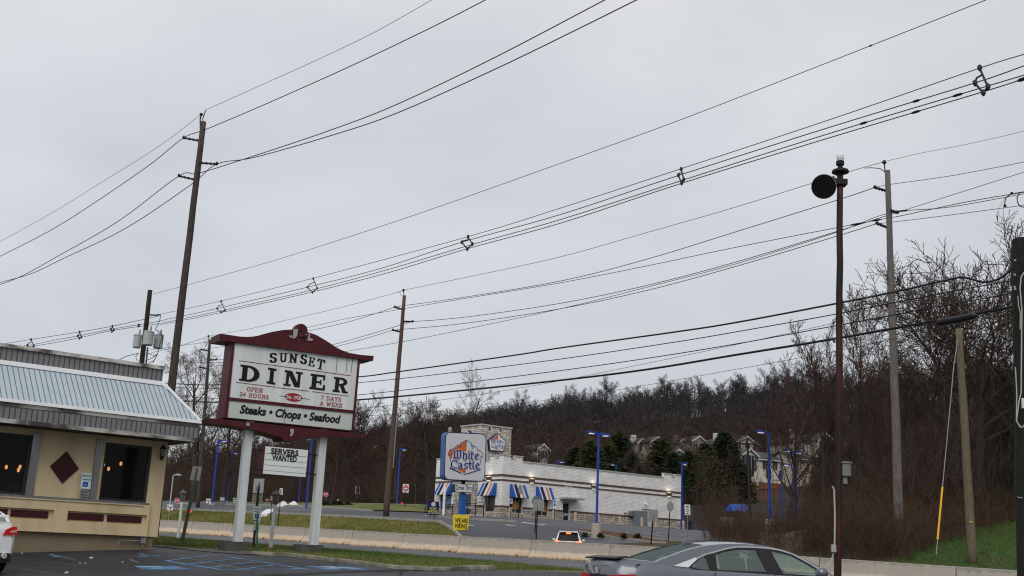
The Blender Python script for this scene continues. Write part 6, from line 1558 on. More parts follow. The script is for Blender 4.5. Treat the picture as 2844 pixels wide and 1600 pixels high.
# ------------------------------------------------------------------ vegetation
def twig_material(name, cols, dark):
    m = bpy.data.materials.new(name); m.use_nodes = True; nt = m.node_tree; N = nt.nodes; L = nt.links; b = N['Principled BSDF']
    b.inputs['Roughness'].default_value = .95; b.inputs['Specular IOR Level'].default_value = .1
    ge = N.new('ShaderNodeNewGeometry'); nz = N.new('ShaderNodeTexNoise'); nz.inputs['Scale'].default_value = .035; nz.inputs['Detail'].default_value = 5
    L.new(ge.outputs['Position'], nz.inputs['Vector'])
    rp = N.new('ShaderNodeValToRGB'); e = rp.color_ramp.elements
    e[0].position = .36; e[0].color = (*cols[0], 1); e[1].position = .64; e[1].color = (*cols[2], 1); k = e.new(.5); k.color = (*cols[1], 1)
    L.new(nz.outputs['Fac'], rp.inputs['Fac'])
    sx = N.new('ShaderNodeSeparateXYZ'); L.new(ge.outputs['Position'], sx.inputs['Vector'])
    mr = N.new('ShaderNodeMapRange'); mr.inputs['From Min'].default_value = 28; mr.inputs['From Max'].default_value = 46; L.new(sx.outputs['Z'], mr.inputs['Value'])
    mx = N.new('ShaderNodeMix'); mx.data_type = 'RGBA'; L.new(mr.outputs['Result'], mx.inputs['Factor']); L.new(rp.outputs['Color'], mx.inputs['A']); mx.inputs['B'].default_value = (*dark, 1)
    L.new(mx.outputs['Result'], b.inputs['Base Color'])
    return m
twigs = twig_material('bare_twigs', [(.058,.034,.027),(.082,.052,.042),(.060,.050,.038)], (.052,.047,.048))
trunk_m = K('trunk_bark', (.035,.029,.025), (.07,.058,.05), 2.5, .95, bump=.5, stretch=(3,3,.5))
brush_m = twig_material('brush_stems', [(.052,.034,.024),(.088,.056,.036),(.055,.042,.028)], (.03,.026,.024))
def grow(rr, mbs, p, d, L, r, lvl, spec, up=.12):
    """recursive limb; mbs[0] trunk and limbs, mbs[1] crown"""
    nseg = spec['seg'][lvl]; pts = [p]; rad = [r]; q = p.copy(); dd = d.copy()
    wob = spec['wob'][lvl]
    for k in range(nseg):
        dd = (dd + Vector((rr.gauss(0,wob), rr.gauss(0,wob), rr.gauss(0,wob)*.6 + up*(.5 if lvl else .3)))).normalized()
        q = q + dd*(L/nseg); pts.append(q); rad.append(max(spec['rmin'], r*(1-(k+1)/nseg*spec['tap'][lvl])))
    mb = mbs[0] if lvl == 0 else mbs[1]
    sides = spec['sides'][lvl]
    if sides >= 3: mb.tube(pts, rad, sides, False)
    else:
        for k in range(nseg):
            a, c = pts[k], pts[k+1]; t = (c-a); s_ = t.cross(Vector((rr.uniform(-1,1), rr.uniform(-1,1), rr.uniform(-1,1)))).normalized()
            i = len(mb.v); mb.v += [tuple(a-s_*rad[k]), tuple(a+s_*rad[k]), tuple(c+s_*rad[k+1]), tuple(c-s_*rad[k+1])]; mb.f.append((i,i+1,i+2,i+3))
    if lvl+1 >= len(spec['n']): return
    nchild = spec['n'][lvl+1]
    for k in range(nchild):
        f = spec['start'][lvl] + (1-spec['start'][lvl])*((k+.6*rr.random())/nchild)
        x = min(f, .999)*nseg; i = int(x); pp = pts[i].lerp(pts[i+1], x-i); rc = rad[i]*(1-(x-i)) + rad[i+1]*(x-i)
        t = (pts[i+1]-pts[i]).normalized(); o = t.orthogonal().normalized(); th = k*2.4 + rr.uniform(-.6,.6)
        side = (Matrix.Rotation(th, 3, t) @ o); ang = rr.uniform(*spec['ang'][lvl])
        nd = (t*math.cos(ang) + side*math.sin(ang)).normalized()
        LL = L*spec['len'][lvl]*rr.uniform(.75,1.15)*(1.15 - .55*(f if lvl == 0 else f*.8))
        grow(rr, mbs, pp, nd, LL, max(spec['rmin'], rc*spec['rf'][lvl]), lvl+1, spec, up)
BIG = dict(n=[1,12,8,7,5], seg=[8,5,4,3,2], wob=[.05,.13,.18,.22,.25], tap=[.75,.8,.8,.7,.6], sides=[8,5,4,3,3], start=[.28,.25,.2,.15], ang=[(.5,.95),(.45,.9),(.4,.9),(.4,.9)], len=[.52,.55,.5,.5], rf=[.55,.6,.6,.6], rmin=.012)
MID = dict(n=[1,10,6,5,3], seg=[6,4,3,2,2], wob=[.05,.12,.18,.22,.2], tap=[.8,.8,.8,.7,.5], sides=[6,4,3,2,2], start=[.25,.25,.2,.15], ang=[(.4,.85),(.4,.85),(.4,.9),(.4,.9)], len=[.48,.52,.5,.5], rf=[.5,.6,.6,.7], rmin=.016)
VASE = dict(n=[1,10,8,6,4], seg=[6,4,3,2,2], wob=[.03,.10,.16,.2,.2], tap=[.6,.8,.8,.7,.5], sides=[6,4,3,2,2], start=[.38,.30,.2,.15], ang=[(.35,.95),(.4,.8),(.4,.85),(.4,.9)], len=[.52,.5,.48,.5], rf=[.6,.6,.55,.6], rmin=.020)
def make_tree(seed, H, r, spec, lean=(0,0), up=.12, tscale=.75):
    rr = random.Random(seed); a, b = MB(), MB()
    grow(rr, (a, b), Vector((0,0,-.3)), Vector((lean[0],lean[1],1)).normalized(), H*tscale, r, 0, spec, up)
    return a, b
def tree_thing(name, label, seed, H, r, spec, loc, group=None, m=None, **k):
    t = thing(name, label, 'tree', loc, 0, group)
    a, b = make_tree(seed, H, r, spec, **k)
    for mb, nm, mm_ in ((a,'trunk',trunk_m),(b,'crown',m or twigs)):
        me = bpy.data.meshes.new(nm); me.from_pydata(mb.v, [], mb.f); me.materials.append(mm_)
        o = bpy.data.objects.new(nm, me); col.objects.link(o); o.parent = t
    return t
def at_px(px, py, D):
    p = P(px, py, D); return (p.x, p.y, g(p.x, p.y))
# large individual trees on the right
tree_thing('bare_tree', 'largest bare tree with wide crown left of the foreground pole', 3, 20.5, .36, dict(BIG, rmin=.017, n=[1,14,11,8,5], start=[.45,.25,.2,.15], len=[1.12,.54,.5,.5], ang=[(.35,1.1),(.4,.85),(.4,.9),(.4,.9)]), at_px(2735,1440,66), lean=(-.07,0), up=.07, tscale=.5)
tree_thing('bare_tree', 'tall bare tree with a fanned crown just behind the tan stub pole', 8, 17.5, .28, dict(BIG, start=[.4,.25,.2,.15], len=[.85,.52,.48,.5]), at_px(2640,1420,72), lean=(-.18,0), up=.06, tscale=.5)
tree_thing('bare_tree', 'slim bare tree with fine upright branches between red pole and grey pole', 14, 18.5, .2, dict(MID, ang=[(.25,.5),(.3,.6),(.3,.7),(.4,.8)], n=[1,12,7,6,4]), at_px(2395,1420,80), up=.3)
tree_thing('bare_tree', 'bare tree with upright twigs directly behind the rust red pole', 15, 17.5, .2, dict(MID, ang=[(.25,.55),(.3,.6),(.3,.7),(.4,.8)], n=[1,12,7,6,4]), at_px(2290,1420,85), up=.3)
tree_thing('bare_tree', 'bare tree left of the rust red pole with curled leftover leaves', 19, 14.5, .17, dict(MID, n=[1,11,7,6,4]), at_px(2210,1420,88), up=.2)
tree_thing('bare_tree', 'dark leaning tree trunk rising behind the tallest blue lamps', 23, 16, .40, dict(MID, n=[1,9,5,4,2]), at_px(2180,1330,112), lean=(.06,0))
tree_thing('bare_tree', 'bare tree breaking the skyline above the pole sign', 31, 18.5, .25, MID, at_px(1262,1330,135), lean=(.12,0), up=.2)
tree_thing('bare_tree', 'bare tree standing behind the distant pole beside the diner awning', 37, 21, .36, BIG, at_px(535,1390,140), up=.15)
tree_thing('bare_tree', 'second bare tree behind the left side of diner sign', 41, 19, .3, BIG, at_px(620,1390,150), up=.15)
tree_thing('bare_tree', 'dark forked tree between diner sign leg and farthest blue lamp', 43, 15, .3, BIG, at_px(955,1390,150))
tree_thing('bare_tree', 'dark twisted tree left of the pole sign behind railing', 47, 15, .3, BIG, at_px(1190,1395,140), lean=(-.1,0))
def clear_view(x, y, h, keep=.1):
    z = g(x, y); tx, ty = proj((x, y, z+h)); bx, by = proj((x, y, z))
    D = math.hypot(x, y)
    if 2095 < bx < 2255 and D < 112 and ty < 1432: return rnd.random() < .04
    if 1650 < bx < 2470 and ty < 1345 and by > 1205 and D < 262: return rnd.random() < keep*(.2 if 1990 < bx < 2330 else .6)
    if 1470 < bx < 1700 and ty < 1300 and by > 1225 and D < 240: return rnd.random() < .35
    return True
# prototypes for the woods
protos = []
for i, (sd_, H, r, sp_) in enumerate(((101,14,.16,MID),(102,16,.18,MID),(103,13,.15,VASE),(104,17,.2,VASE),(105,15,.17,MID))):
    protos.append((sd_, H, r, sp_))
def zone(group, label, spots, vase=False, sc=1.0, zs=1.0):
    made = []
    for k, (x, y) in enumerate(spots):
        s_ = rnd.uniform(.68,1.28)*sc; rz = rnd.uniform(0,6.28); z = g(x, y)
        if k < 4:
            sd_, H, r, sp_ = protos[(k+ (2 if vase else 0)) % 5]
            t = tree_thing('bare_tree', label, sd_+k+len(group), H, r, VASE if vase else sp_, (x, y, z), group)
            t.scale = (s_,)*3; t.rotation_euler[2] = rz; made.append(t)
        else: dup(made[k % len(made)], (x, y, z), rz, (s_*zs, s_*zs, s_*rnd.uniform(.9,1.15)), label, group)
def scatter(n, s0, s1, d0, d1, mind, vis=(-200,3000)):
    out = []; tries = 0
    while len(out) < n and tries < n*60:
        tries += 1; x, y = xy(rnd.uniform(s0,s1), rnd.uniform(d0,d1)); px = proj((x,y,g(x,y)+5))[0]
        if not (vis[0] < px < vis[1]): continue
        if any((x-a)**2+(y-b_)**2 < mind*mind for a, b_ in out): continue
        out.append((x, y))
    return out
zone('trees of the wood behind the green lawn', 'bare tree standing in the wood behind the green lawn', scatter(34, -5, 26, 29, 62, 2.6, (2250,3050)), sc=.8)
zone('trees behind the brush right of the restaurant', 'bare tree among the brush right of the restaurant', [q for q in scatter(60, 28, 52, 32, 75, 2.8, (1960,2500)) if clear_view(q[0], q[1], 11, .3)], sc=.6)
zone('trees behind the restaurant', 'bare tree behind the restaurant roof below the houses', [q for q in scatter(60, 62, 110, 76, 115, 3, (1180,2100)) if clear_view(q[0], q[1], 11, .25)], sc=.6)
zone('trees behind the far parking lot', 'bare tree at the edge of the far parking lot', scatter(60, 92, 175, 50, 82, 2.6, (400,1250)), sc=.78)
ridge = []
for k in range(140):
    px = 640 + k*15.2 + rnd.uniform(-22,22); d_ = ray(px, 1050); dd_ = 262 + rnd.uniform(-8, 14)
    q = (dd_*1.4+53.4)/(.98*d_.x + d_.y); ridge.append((d_.x*q, d_.y*q))
zone('trees along the ridge skyline', 'bare tree standing on the ridge skyline', ridge, vase=True, sc=.82, zs=1.12)
# hillside wood: one mass
def mass(name, label, spots, tmpl, m, smin=.8, smax=1.25):
    VV = []; FF = []; base = 0
    arrs = [(np.array(t[0]), np.array(t[1])) for t in tmpl]
    rr = np.random.RandomState(5)
    for (x, y) in spots:
        v, f = arrs[rr.randint(len(arrs))]; a = rr.uniform(0, 6.28); s_ = rr.uniform(smin, smax)*(.85 if sd(x,y)[1] > 240 else 1); h_ = s_*rr.uniform(.85,1.2)
        c, s2 = math.cos(a), math.sin(a)
        w_ = np.empty_like(v); w_[:,0] = (v[:,0]*c - v[:,1]*s2)*s_ + x; w_[:,1] = (v[:,0]*s2 + v[:,1]*c)*s_ + y; w_[:,2] = v[:,2]*h_ + g(x, y)
        VV.append(w_); FF.append(f+base); base += len(v)
    V = np.concatenate(VV).astype(np.float32); Fq = np.concatenate(FF).astype(np.int32)
    me = bpy.data.meshes.new(name); me.vertices.add(len(V)); me.vertices.foreach_set('co', V.ravel())
    me.loops.add(Fq.size); me.loops.foreach_set('vertex_index', Fq.ravel())
    me.polygons.add(len(Fq)); me.polygons.foreach_set('loop_start', np.arange(0, Fq.size, 4, dtype=np.int32))
    me.update(calc_edges=True); me.materials.append(m)
    o = bpy.data.objects.new(name, me); col.objects.link(o); o['label'] = label; o['category'] = 'wood'; o['kind'] = 'stuff'
    return o
FAR = dict(n=[1,9,6,4], seg=[4,3,2,1], wob=[.04,.12,.18,.2], tap=[.8,.8,.7,.5], sides=[3,3,2,2], start=[.28,.25,.2], ang=[(.45,1.0),(.4,.9),(.4,.95)], len=[.5,.52,.5], rf=[.5,.6,.65], rmin=.036)
tm = []
for k in range(8):
    a, b = make_tree(200+k, 12, .15, FAR, up=.08); n0 = len(a.v)
    vs = a.v + b.v; fs = [f for f in a.f if len(f) == 4] + [tuple(i+n0 for i in f) for f in b.f if len(f) == 4]; tm.append((vs, fs))
spots = []
for _ in range(30000):
    s_ = rnd.uniform(20, 420); d_ = 78 + 192*rnd.random()**.85; x, y = xy(s_, d_)
    px = proj((x, y, g(x, y)+8))[0]
    if -60 < px < 2920 and d_ < 270 and clear_view(x, y, 13, .07): spots.append((x, y))
    if len(spots) >= 5200: break
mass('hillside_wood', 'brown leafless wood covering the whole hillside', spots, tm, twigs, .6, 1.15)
# brush and understorey
def brush_tmpl(seed, H, n):
    rr = random.Random(seed); mb = MB()
    for k in range(n):
        p = Vector((rr.gauss(0,.5), rr.gauss(0,.5), -.1)); d = Vector((rr.gauss(0,.25), rr.gauss(0,.25), 1)).normalized()
        h = H*rr.uniform(.5,1.1); pts = [p]; 
        for j in range(3): d = (d+Vector((rr.gauss(0,.15),rr.gauss(0,.15),0))).normalized(); pts.append(pts[-1]+d*h/3)
        def rb_(a, c, r):
            s_ = (c-a).cross(Vector((rr.uniform(-1,1),rr.uniform(-1,1),.1))).normalized()*r; i = len(mb.v)
            mb.v += [tuple(a-s_), tuple(a+s_), tuple(c+s_*.6), tuple(c-s_*.6)]; mb.f.append((i,i+1,i+2,i+3))
        for j in range(3): rb_(pts[j], pts[j+1], .016*(1-.2*j))
        for j in range(6):
            f = rr.uniform(.2,.95)*3; i = min(int(f),2); q = pts[i].lerp(pts[i+1], f-i); dd = (d + Vector((rr.gauss(0,.7),rr.gauss(0,.7),rr.uniform(-.1,.5)))).normalized(); e = q+dd*h*rr.uniform(.15,.35); rb_(q, e, .010)
            for jj in range(2): q2 = q.lerp(e, rr.uniform(.4,.9)); rb_(q2, q2+(dd+Vector((rr.gauss(0,.6),rr.gauss(0,.6),rr.gauss(0,.4)))).normalized()*h*.12, .008)
    return mb.v, mb.f
bt = [brush_tmpl(300+k, 2.6, 9) for k in range(5)]; bt2 = [brush_tmpl(320+k, 5.5, 7) for k in range(5)]
sp1 = []
while len(sp1) < 1000:
    s_ = rnd.uniform(25, 47); d_ = rnd.uniform(12.5, 60); x, y = xy(s_, d_); px = proj((x,y,g(x,y)))[0]
    if px > 1985 and px < 2560 and not (px < 2120 and d_ > 24) and (px > 2250 or rnd.random() < .6) and clear_view(x, y, 1.6, .1): sp1.append((x, y))
for _ in range(90):
    x, y = xy(24.8+rnd.gauss(0,.7), rnd.uniform(12.5, 28)); sp1.append((x, y))
for _ in range(90):
    x, y = xy(rnd.uniform(-8, 25), 27.6+rnd.gauss(0,.5)); sp1.append((x, y))
o = mass('brush', 'tangled brown brush and saplings right of the restaurant', sp1, bt, brush_m, .5, .95); o['category'] = 'brush'
sp2 = []
while len(sp2) < 1300:
    s_ = rnd.uniform(-12, 50); d_ = rnd.uniform(24, 85); x, y = xy(s_, d_); px = proj((x,y,g(x,y)))[0]
    if s_ < 25 and d_ < 30: continue
    if d_ < 30 and px < 2250: continue
    if px < 2300 and rnd.random() < .7: continue
    if 2020 < px < 3050 and clear_view(x, y, 4.5, .05): sp2.append((x, y))
o = mass('undergrowth', 'dense tangle of thin saplings filling the wood', sp2, bt2, twigs, .7, 1.3); o['category'] = 'undergrowth'
sp3 = []
while len(sp3) < 1100:
    s_ = rnd.uniform(60, 190); d_ = rnd.uniform(47, 90) if s_ > 95 else rnd.uniform(76, 95); x, y = xy(s_, d_); px = proj((x,y,g(x,y)))[0]
    if 380 < px < 2050 and clear_view(x, y, 4.5, .1): sp3.append((x, y))
o = mass('undergrowth', 'dark undergrowth along the back of the far parking lot', sp3, bt2, twigs, .5, 1.0); o['category'] = 'undergrowth'
# forest floor sheets
grid_mesh('forest_floor', K('forest_floor', (.05,.032,.02), (.085,.055,.032), 1.5, 1, bump=.6, c3=(.055,.05,.022), scale2=.3), rng(24.6, 46, 1.5), rng(11.8, 66, 1.5), .06)
grid_mesh('forest_floor', K('forest_floor', (.05,.032,.02)), rng(-90, 24.6, 3), rng(27.5, 66, 1.5), .06)
grid_mesh('lawn', K('lawn_green', (.03,.07,.012), (.05,.09,.018), 3, 1, bump=.8, c3=(.06,.07,.02), scale2=.6), rng(-60, 24.6, 1.5), rng(11.3, 27.5, 1.0), .04)

# grass blades: near strip and verge
def blades(name, label, spots, h0, h1, w_, m):
    V = []; Fc = []
    for (x, y) in spots:
        z = g(x, y); a = rnd.uniform(0, 6.28); h = rnd.uniform(h0, h1); dx, dy = math.cos(a)*w_, math.sin(a)*w_; lx, ly = rnd.gauss(0, h*.35), rnd.gauss(0, h*.35)
        i = len(V); V += [(x-dx,y-dy,z-.01),(x+dx,y+dy,z-.01),(x+lx,y+ly,z+h)]; Fc.append((i,i+1,i+2))
    me = bpy.data.meshes.new(name); me.from_pydata(V, [], Fc); me.materials.append(m); o = bpy.data.objects.new(name, me); col.objects.link(o)
    o['label'] = label; o['category'] = 'grass'; o['kind'] = 'stuff'; return o
gb_m = K('grass_blade', (.085,.125,.025), (.17,.16,.05), .5, .9, c3=(.055,.105,.02), scale2=.25)
kedge = [sd(*p) for p in kplan]
sp = []
import bisect
ks_sorted = sorted(kedge)
def kd(s_):
    i = bisect.bisect(ks_sorted, (s_, 0)); i = max(1, min(len(ks_sorted)-1, i)); a, c = ks_sorted[i-1], ks_sorted[i]
    return a[1] if c[0] == a[0] else a[1]+(c[1]-a[1])*min(1,max(0,(s_-a[0])/(c[0]-a[0])))
s_lo = ks_sorted[0][0]; s_hi = ks_sorted[-1][0]
while len(sp) < 60000:
    s_ = rnd.uniform(s_lo, 75); d1_ = ROAD0-.02; d0_ = kd(min(s_, s_hi))+.22
    if s_ > s_hi: d0_ = -19
    if d0_ > d1_: continue
    sp.append(xy(s_, rnd.uniform(d0_, d1_)))
blades('grass', 'short yellowish green grass on the strip behind the kerb', sp, .03, .11, .014, gb_m)
sp = []
while len(sp) < 50000:
    x, y = xy(rnd.uniform(50, 130), rnd.uniform(11.2, 27)); s_, d_ = sd(x, y)
    lim = (11.2+(s_-50)*.63) if s_ < 60 else 17.5+(s_-60)*.035
    if d_ < lim: sp.append((x, y))
blades('grass', 'olive and straw coloured grass on the bank beyond the barrier', sp, .05, .16, .03, K('grass_blade2', (.17,.155,.03), (.26,.21,.07), .3, .9, c3=(.11,.12,.025), scale2=.12))
sp = [xy(rnd.uniform(-8, 24.5), rnd.uniform(11.5, 27.5)) for _ in range(45000)]
blades('grass', 'short bright green grass on the lawn at right', sp, .06, .17, .03, K('grass_blade3', (.035,.085,.012), (.07,.115,.02), .8, .9))

# evergreens
needle = K('needles', (.010,.022,.009), (.028,.045,.016), 1.2, .9); needle2 = K('needles_olive', (.025,.033,.010), (.05,.055,.018), 1.2, .9)
def conifer_parts(seed, H, W_, n, drop=.25, lo=.12, col_=False):
    rr = random.Random(seed); mb = MB()
    for k in range(n):
        f = rr.random()**.8; z = H*(lo+(1-lo)*f); R_ = W_*((1-f)**.75 if not col_ else (min(1,4*(1-f))*.9+.1))*rr.uniform(.45,1.05)
        a = rr.uniform(0, 6.28); 
        if not col_: a = round(a/.7)*.7 + rr.gauss(0,.22)
        c = Vector((math.cos(a)*R_, math.sin(a)*R_, z - R_*drop + rr.gauss(0,.1)))
        for j in range(4):
            d1 = Vector((math.cos(a)+rr.gauss(0,.5), math.sin(a)+rr.gauss(0,.5), rr.gauss(-.05,.4))).normalized(); s_ = d1.cross(Vector((rr.gauss(0,1),rr.gauss(0,1),rr.gauss(0,1)))).normalized()
            L_ = W_*rr.uniform(.10,.22); i = len(mb.v); q = c+Vector((rr.gauss(0,.12),rr.gauss(0,.12),rr.gauss(0,.1)))*W_*.5
            mb.v += [tuple(q-s_*L_*.22), tuple(q+s_*L_*.22), tuple(q+d1*L_)]; mb.f.append((i,i+1,i+2))
    return mb
def conifer(name, label, seed, H, W_, loc, n=1500, m=needle, group=None, **k):
    t = thing(name, label, 'tree', loc, 0, group)
    mb = conifer_parts(seed, H, W_, n, **k); me = bpy.data.meshes.new('crown'); me.from_pydata(mb.v, [], mb.f); me.materials.append(m); o = bpy.data.objects.new('crown', me); col.objects.link(o); o.parent = t
    b = MB(); b.tube([(0,0,-.3),(0,0,H*.9)], [W_*.07, .02], 6); me = bpy.data.meshes.new('trunk'); me.from_pydata(b.v, [], b.f); me.materials.append(trunk_m); o = bpy.data.objects.new('trunk', me); col.objects.link(o); o.parent = t
    return t
def ev(px, ytop, ybot, D, W_, seed, label, m=needle, n=1500):
    p = P(px, ytop, D); x, y = p.x, p.y; gz = g(x, y); return conifer('evergreen_tree', label, seed, max(4, p.z-gz), W_, (x, y, gz), n, m)
ev(2012,1208,1345,190,5.2,1,'tall dark pine standing before the large pale apartment house', needle, 2200)
ev(1838,1225,1330,170,4.2,2,'dark green evergreen above the right part of restaurant roof', needle2, 1800)
ev(1722,1210,1310,175,4.6,3,'broad dark evergreen directly right of the large blue lamp', needle, 1800)
ev(1690,1240,1310,165,3.8,4,'olive evergreen partly behind the large blue lamp', needle2)
ev(1640,1235,1310,160,4.4,5,'olive evergreen left of the large blue lamp', needle2)
ev(1600,1250,1310,165,3.6,6,'low dark evergreen beside the thin pole behind the roof', needle)
ev(1960,1240,1345,180,4.6,7,'olive pine left of the tall dark pine', needle2, 1800)
ev(1915,1260,1345,170,3.8,8,'olive evergreen just right of the restaurant corner lamp', needle2)
ev(1752,1262,1320,160,3.2,9,'small dark evergreen below the dark roofed house', needle)
ev(1872,1262,1325,165,3.2,10,'small evergreen against the narrow gabled house', needle)
ev(2300,1230,1290,190,4.0,11,'small evergreen near the arched window house', needle2)
ev(1080,1225,1300,220,5.5,12,'greenish evergreen on the hillside behind the brown pole', needle2, 1200)
ev(1145,1240,1300,230,5.0,13,'dim evergreen patch on hillside right of the brown pole', needle2, 1000)
for i, (x, yt, yb) in enumerate(((997,1383,1430),(1025,1385,1431),(1061,1386,1431),(1091,1388,1431),(1129,1380,1432))):
    p = P(x, yt, 132); gz = g(p.x, p.y)
    conifer('columnar_shrub', 'dark narrow columnar evergreen, %s from the left in the row on the far lawn' % ordinal(i), 60+i, p.z-gz, .62, (p.x, p.y, gz), 420, needle2, 'columnar evergreens on the far lawn', drop=0, lo=.02, col_=True)
def bush(label, x, y, D, h, w_, m, seed):
    p = P(x, y, D); gz = g(p.x, p.y); rr = random.Random(seed); mb = MB()
    for k in range(110):
        a = rr.uniform(0,6.28); e = rr.uniform(.1,1.4); L_ = rr.uniform(.6,1); c = Vector((math.cos(a)*math.cos(e)*w_*L_, math.sin(a)*math.cos(e)*w_*L_, math.sin(e)*h*L_)); s_ = Vector((rr.gauss(0,1),rr.gauss(0,1),rr.gauss(0,1))).normalized()*.05; i = len(mb.v)
        mb.v += [tuple(c*.3-s_*.4), tuple(c*.3+s_*.4), tuple(c+s_), tuple(c-s_)]; mb.f.append((i,i+1,i+2,i+3))
    me = bpy.data.meshes.new('small_bush'); me.from_pydata(mb.v, [], mb.f); me.materials.append(m); o = bpy.data.objects.new('small_bush', me); o.location = (p.x,p.y,gz+.15); col.objects.link(o); tag(o, label, 'bush')
bu = K('bush_dark', (.035,.03,.018), (.06,.055,.025), 3, .9)
for i, (x, y, lab) in enumerate(((1588,1470,'first small bush on mulch, behind the white car roof'),(1625,1475,'small bush on mulch left of the concrete lamp base'),(1668,1482,'small bush on mulch right of the concrete lamp base'),(1733,1492,'reddish bush in the middle of the mulch island'),(1770,1500,'last small bush near the pointed end of mulch island'))): bush(lab, x, y, 79, .42, .36, bu, i)
for i, x in enumerate((903,926,940,964)): bush('low dark shrub, %s from the left on the far lawn' % ordinal(i), x, 1428, 118, .6, .7, bu, 20+i)

# ------------------------------------------------------------------ houses on the hill
hw = K('siding_cream', (.62,.59,.51), (.54,.51,.44), .6, .8); hw2 = K('siding_tan', (.46,.41,.34), (.40,.36,.29), .6, .8)
hroof = K('shingle_grey', (.055,.052,.055), (.08,.075,.078), 1.5, .95); htrim = K('house_trim', (.50,.50,.49), rough=.7); hglass = K('house_glass', (.03,.035,.045), rough=.1); hbrick = K('house_brick', (.16,.07,.045), (.11,.05,.035), 3, .9)
def house(label, x0, x1, yw, yb, D, pk, gable='front', m=None, chim=(), wins=(), arch=False, brickz=False, yaw=.45, depth=9):
    """x0..x1 wall extent, yw eaves row, yb bottom row, pk peak row"""
    A_ = P(x0, yb, D); c0, s0 = math.cos(yaw), math.sin(yaw)
    pl = Plane(A_, (c0, s0)); u1 = pl.uv(x1, yb)[0]; z1 = pl.uv(x0, yw)[1]; zp = pl.uv((x0+x1)/2, pk)[1]; gz = min(A_.z, g(A_.x, A_.y)) - 1.5
    t = thing('house', label, 'house', (A_.x, A_.y, A_.z), yaw)
    def q(u, v, z): w_ = pl.w(u, z, -v); return w_
    b = MB(); b.hexa([q(0,0,gz), q(u1,0,gz), q(u1,depth,gz), q(0,depth,gz)], [q(0,0,z1), q(u1,0,z1), q(u1,depth,z1), q(0,depth,z1)])
    if gable == 'front': b.prism([q(0,0,z1+.003), q(u1,0,z1+.003), q(u1/2,0,zp)], q(0,depth,z1)-q(0,0,z1))
    else: b.prism([q(0,0,z1+.003), q(0,depth,z1+.003), q(0,depth/2,zp)], q(u1,0,z1)-q(0,0,z1))
    b.obj('wall', m or hw, t)
    b = MB(); th = .22; ov = .5
    if gable == 'front':
        for a_, e_ in ((-ov, u1/2), (u1+ov, u1/2)):
            sl = (zp-z1)/(u1/2); za = z1 - ov*sl
            b.prism([q(a_,-ov,za+.01), q(e_,-ov,zp+.01), q(e_,-ov,zp+.01+th), q(a_,-ov,za+.01+th)], q(0,depth+2*ov,0)-q(0,0,0))
    else:
        sl = (zp-z1)/(depth/2); za = z1 - ov*sl
        for a_, e_ in ((-ov, depth/2), (depth+ov, depth/2)):
            b.prism([q(-ov,a_,za+.01), q(-ov,e_,zp+.01), q(-ov,e_,zp+.01+th), q(-ov,a_,za+.01+th)], q(u1+2*ov,0,0)-q(0,0,0))
    ro = b.obj('roof', hroof, t)
    b = MB()
    if gable == 'front':
        sl = (zp-z1)/(u1/2); za = z1-ov*sl
        for a_ in (-ov, u1+ov): b.prism([q(a_,-ov-.02,za-.18), q(u1/2,-ov-.02,zp-.18), q(u1/2,-ov-.02,zp+.2), q(a_,-ov-.02,za+.2)], q(0,.05,0)-q(0,0,0))
    else: b.hexa([q(-ov,-ov-.05,z1-.35), q(u1+ov,-ov-.05,z1-.35), q(u1+ov,-ov,z1-.35), q(-ov,-ov,z1-.35)], [q(-ov,-ov-.05,z1-.1), q(u1+ov,-ov-.05,z1-.1), q(u1+ov,-ov,z1-.1), q(-ov,-ov,z1-.1)])
    b.obj('fascia', htrim, ro)
    for (cu, cz) in chim:
        b = MB(); u = cu*u1; b.hexa([q(u-.5,2,z1), q(u+.5,2,z1), q(u+.5,3,z1), q(u-.5,3,z1)], [q(u-.5,2,zp+cz), q(u+.5,2,zp+cz), q(u+.5,3,zp+cz), q(u-.5,3,zp+cz)]); b.obj('chimney', m or hw, ro)
    H = z1 - A_.z
    for (wu, wz, ww, wh) in wins:
        b = MB(); u = wu*u1; z = A_.z + wz*H
        b.rect(pl, u-ww/2-.1, u+ww/2+.1, z-.1, z+wh+.1, .04, .038); w0 = b.obj('window', htrim, t)
        b = MB(); b.rect(pl, u-ww/2, u-.05, z, z+wh, .06, .018); b.rect(pl, u+.05, u+ww/2, z, z+wh, .06, .018); b.obj('pane', hglass, w0)
    if brickz:
        b = MB(); b.rect(pl, 0, u1, gz+1.2, A_.z+.10*H, .03, .028); b.obj('brick_base', hbrick, t)
    return t
c7 = lambda x: 1560 + x/3.22
cy7 = lambda y: 950 + y/3.22
def hs(label, x0, x1, yw, yb, D, pk, **k): return house(label, c7(x0), c7(x1), cy7(yw), cy7(yb), D, cy7(pk), **k)
W2 = [(.25,.35,1.1,1.6),(.7,.35,1.1,1.6)]; W4 = [(.2,.12,1.1,1.5),(.55,.12,1.3,1.8),(.2,.55,1.1,1.5),(.55,.55,1.1,1.5),(.85,.5,1,1.5)]
hs('small gabled house with chimney above the restaurant roof, left of the row', 682, 752, 895, 1010, 265, 862, chim=[(.1,.9)], wins=[(.5,.3,1.4,2.2)])
hs('gabled house second from the left in the upper row', 800, 915, 885, 1000, 262, 850, wins=W2)
hs('upper row house with chimney half hidden by twigs', 1050, 1110, 895, 1000, 268, 872, m=hw2, chim=[(.3,1.2)])
hs('tan gabled house in the middle of the upper row', 1168, 1282, 880, 1000, 266, 845, m=hw2, wins=W2)
hs('pale upper house with tall chimney behind the pine', 1420, 1530, 905, 1000, 262, 862, chim=[(.15,1.3)], wins=W2)
hs('upper pale house with gable right of the pine top', 1540, 1760, 905, 1000, 258, 845, wins=W4)
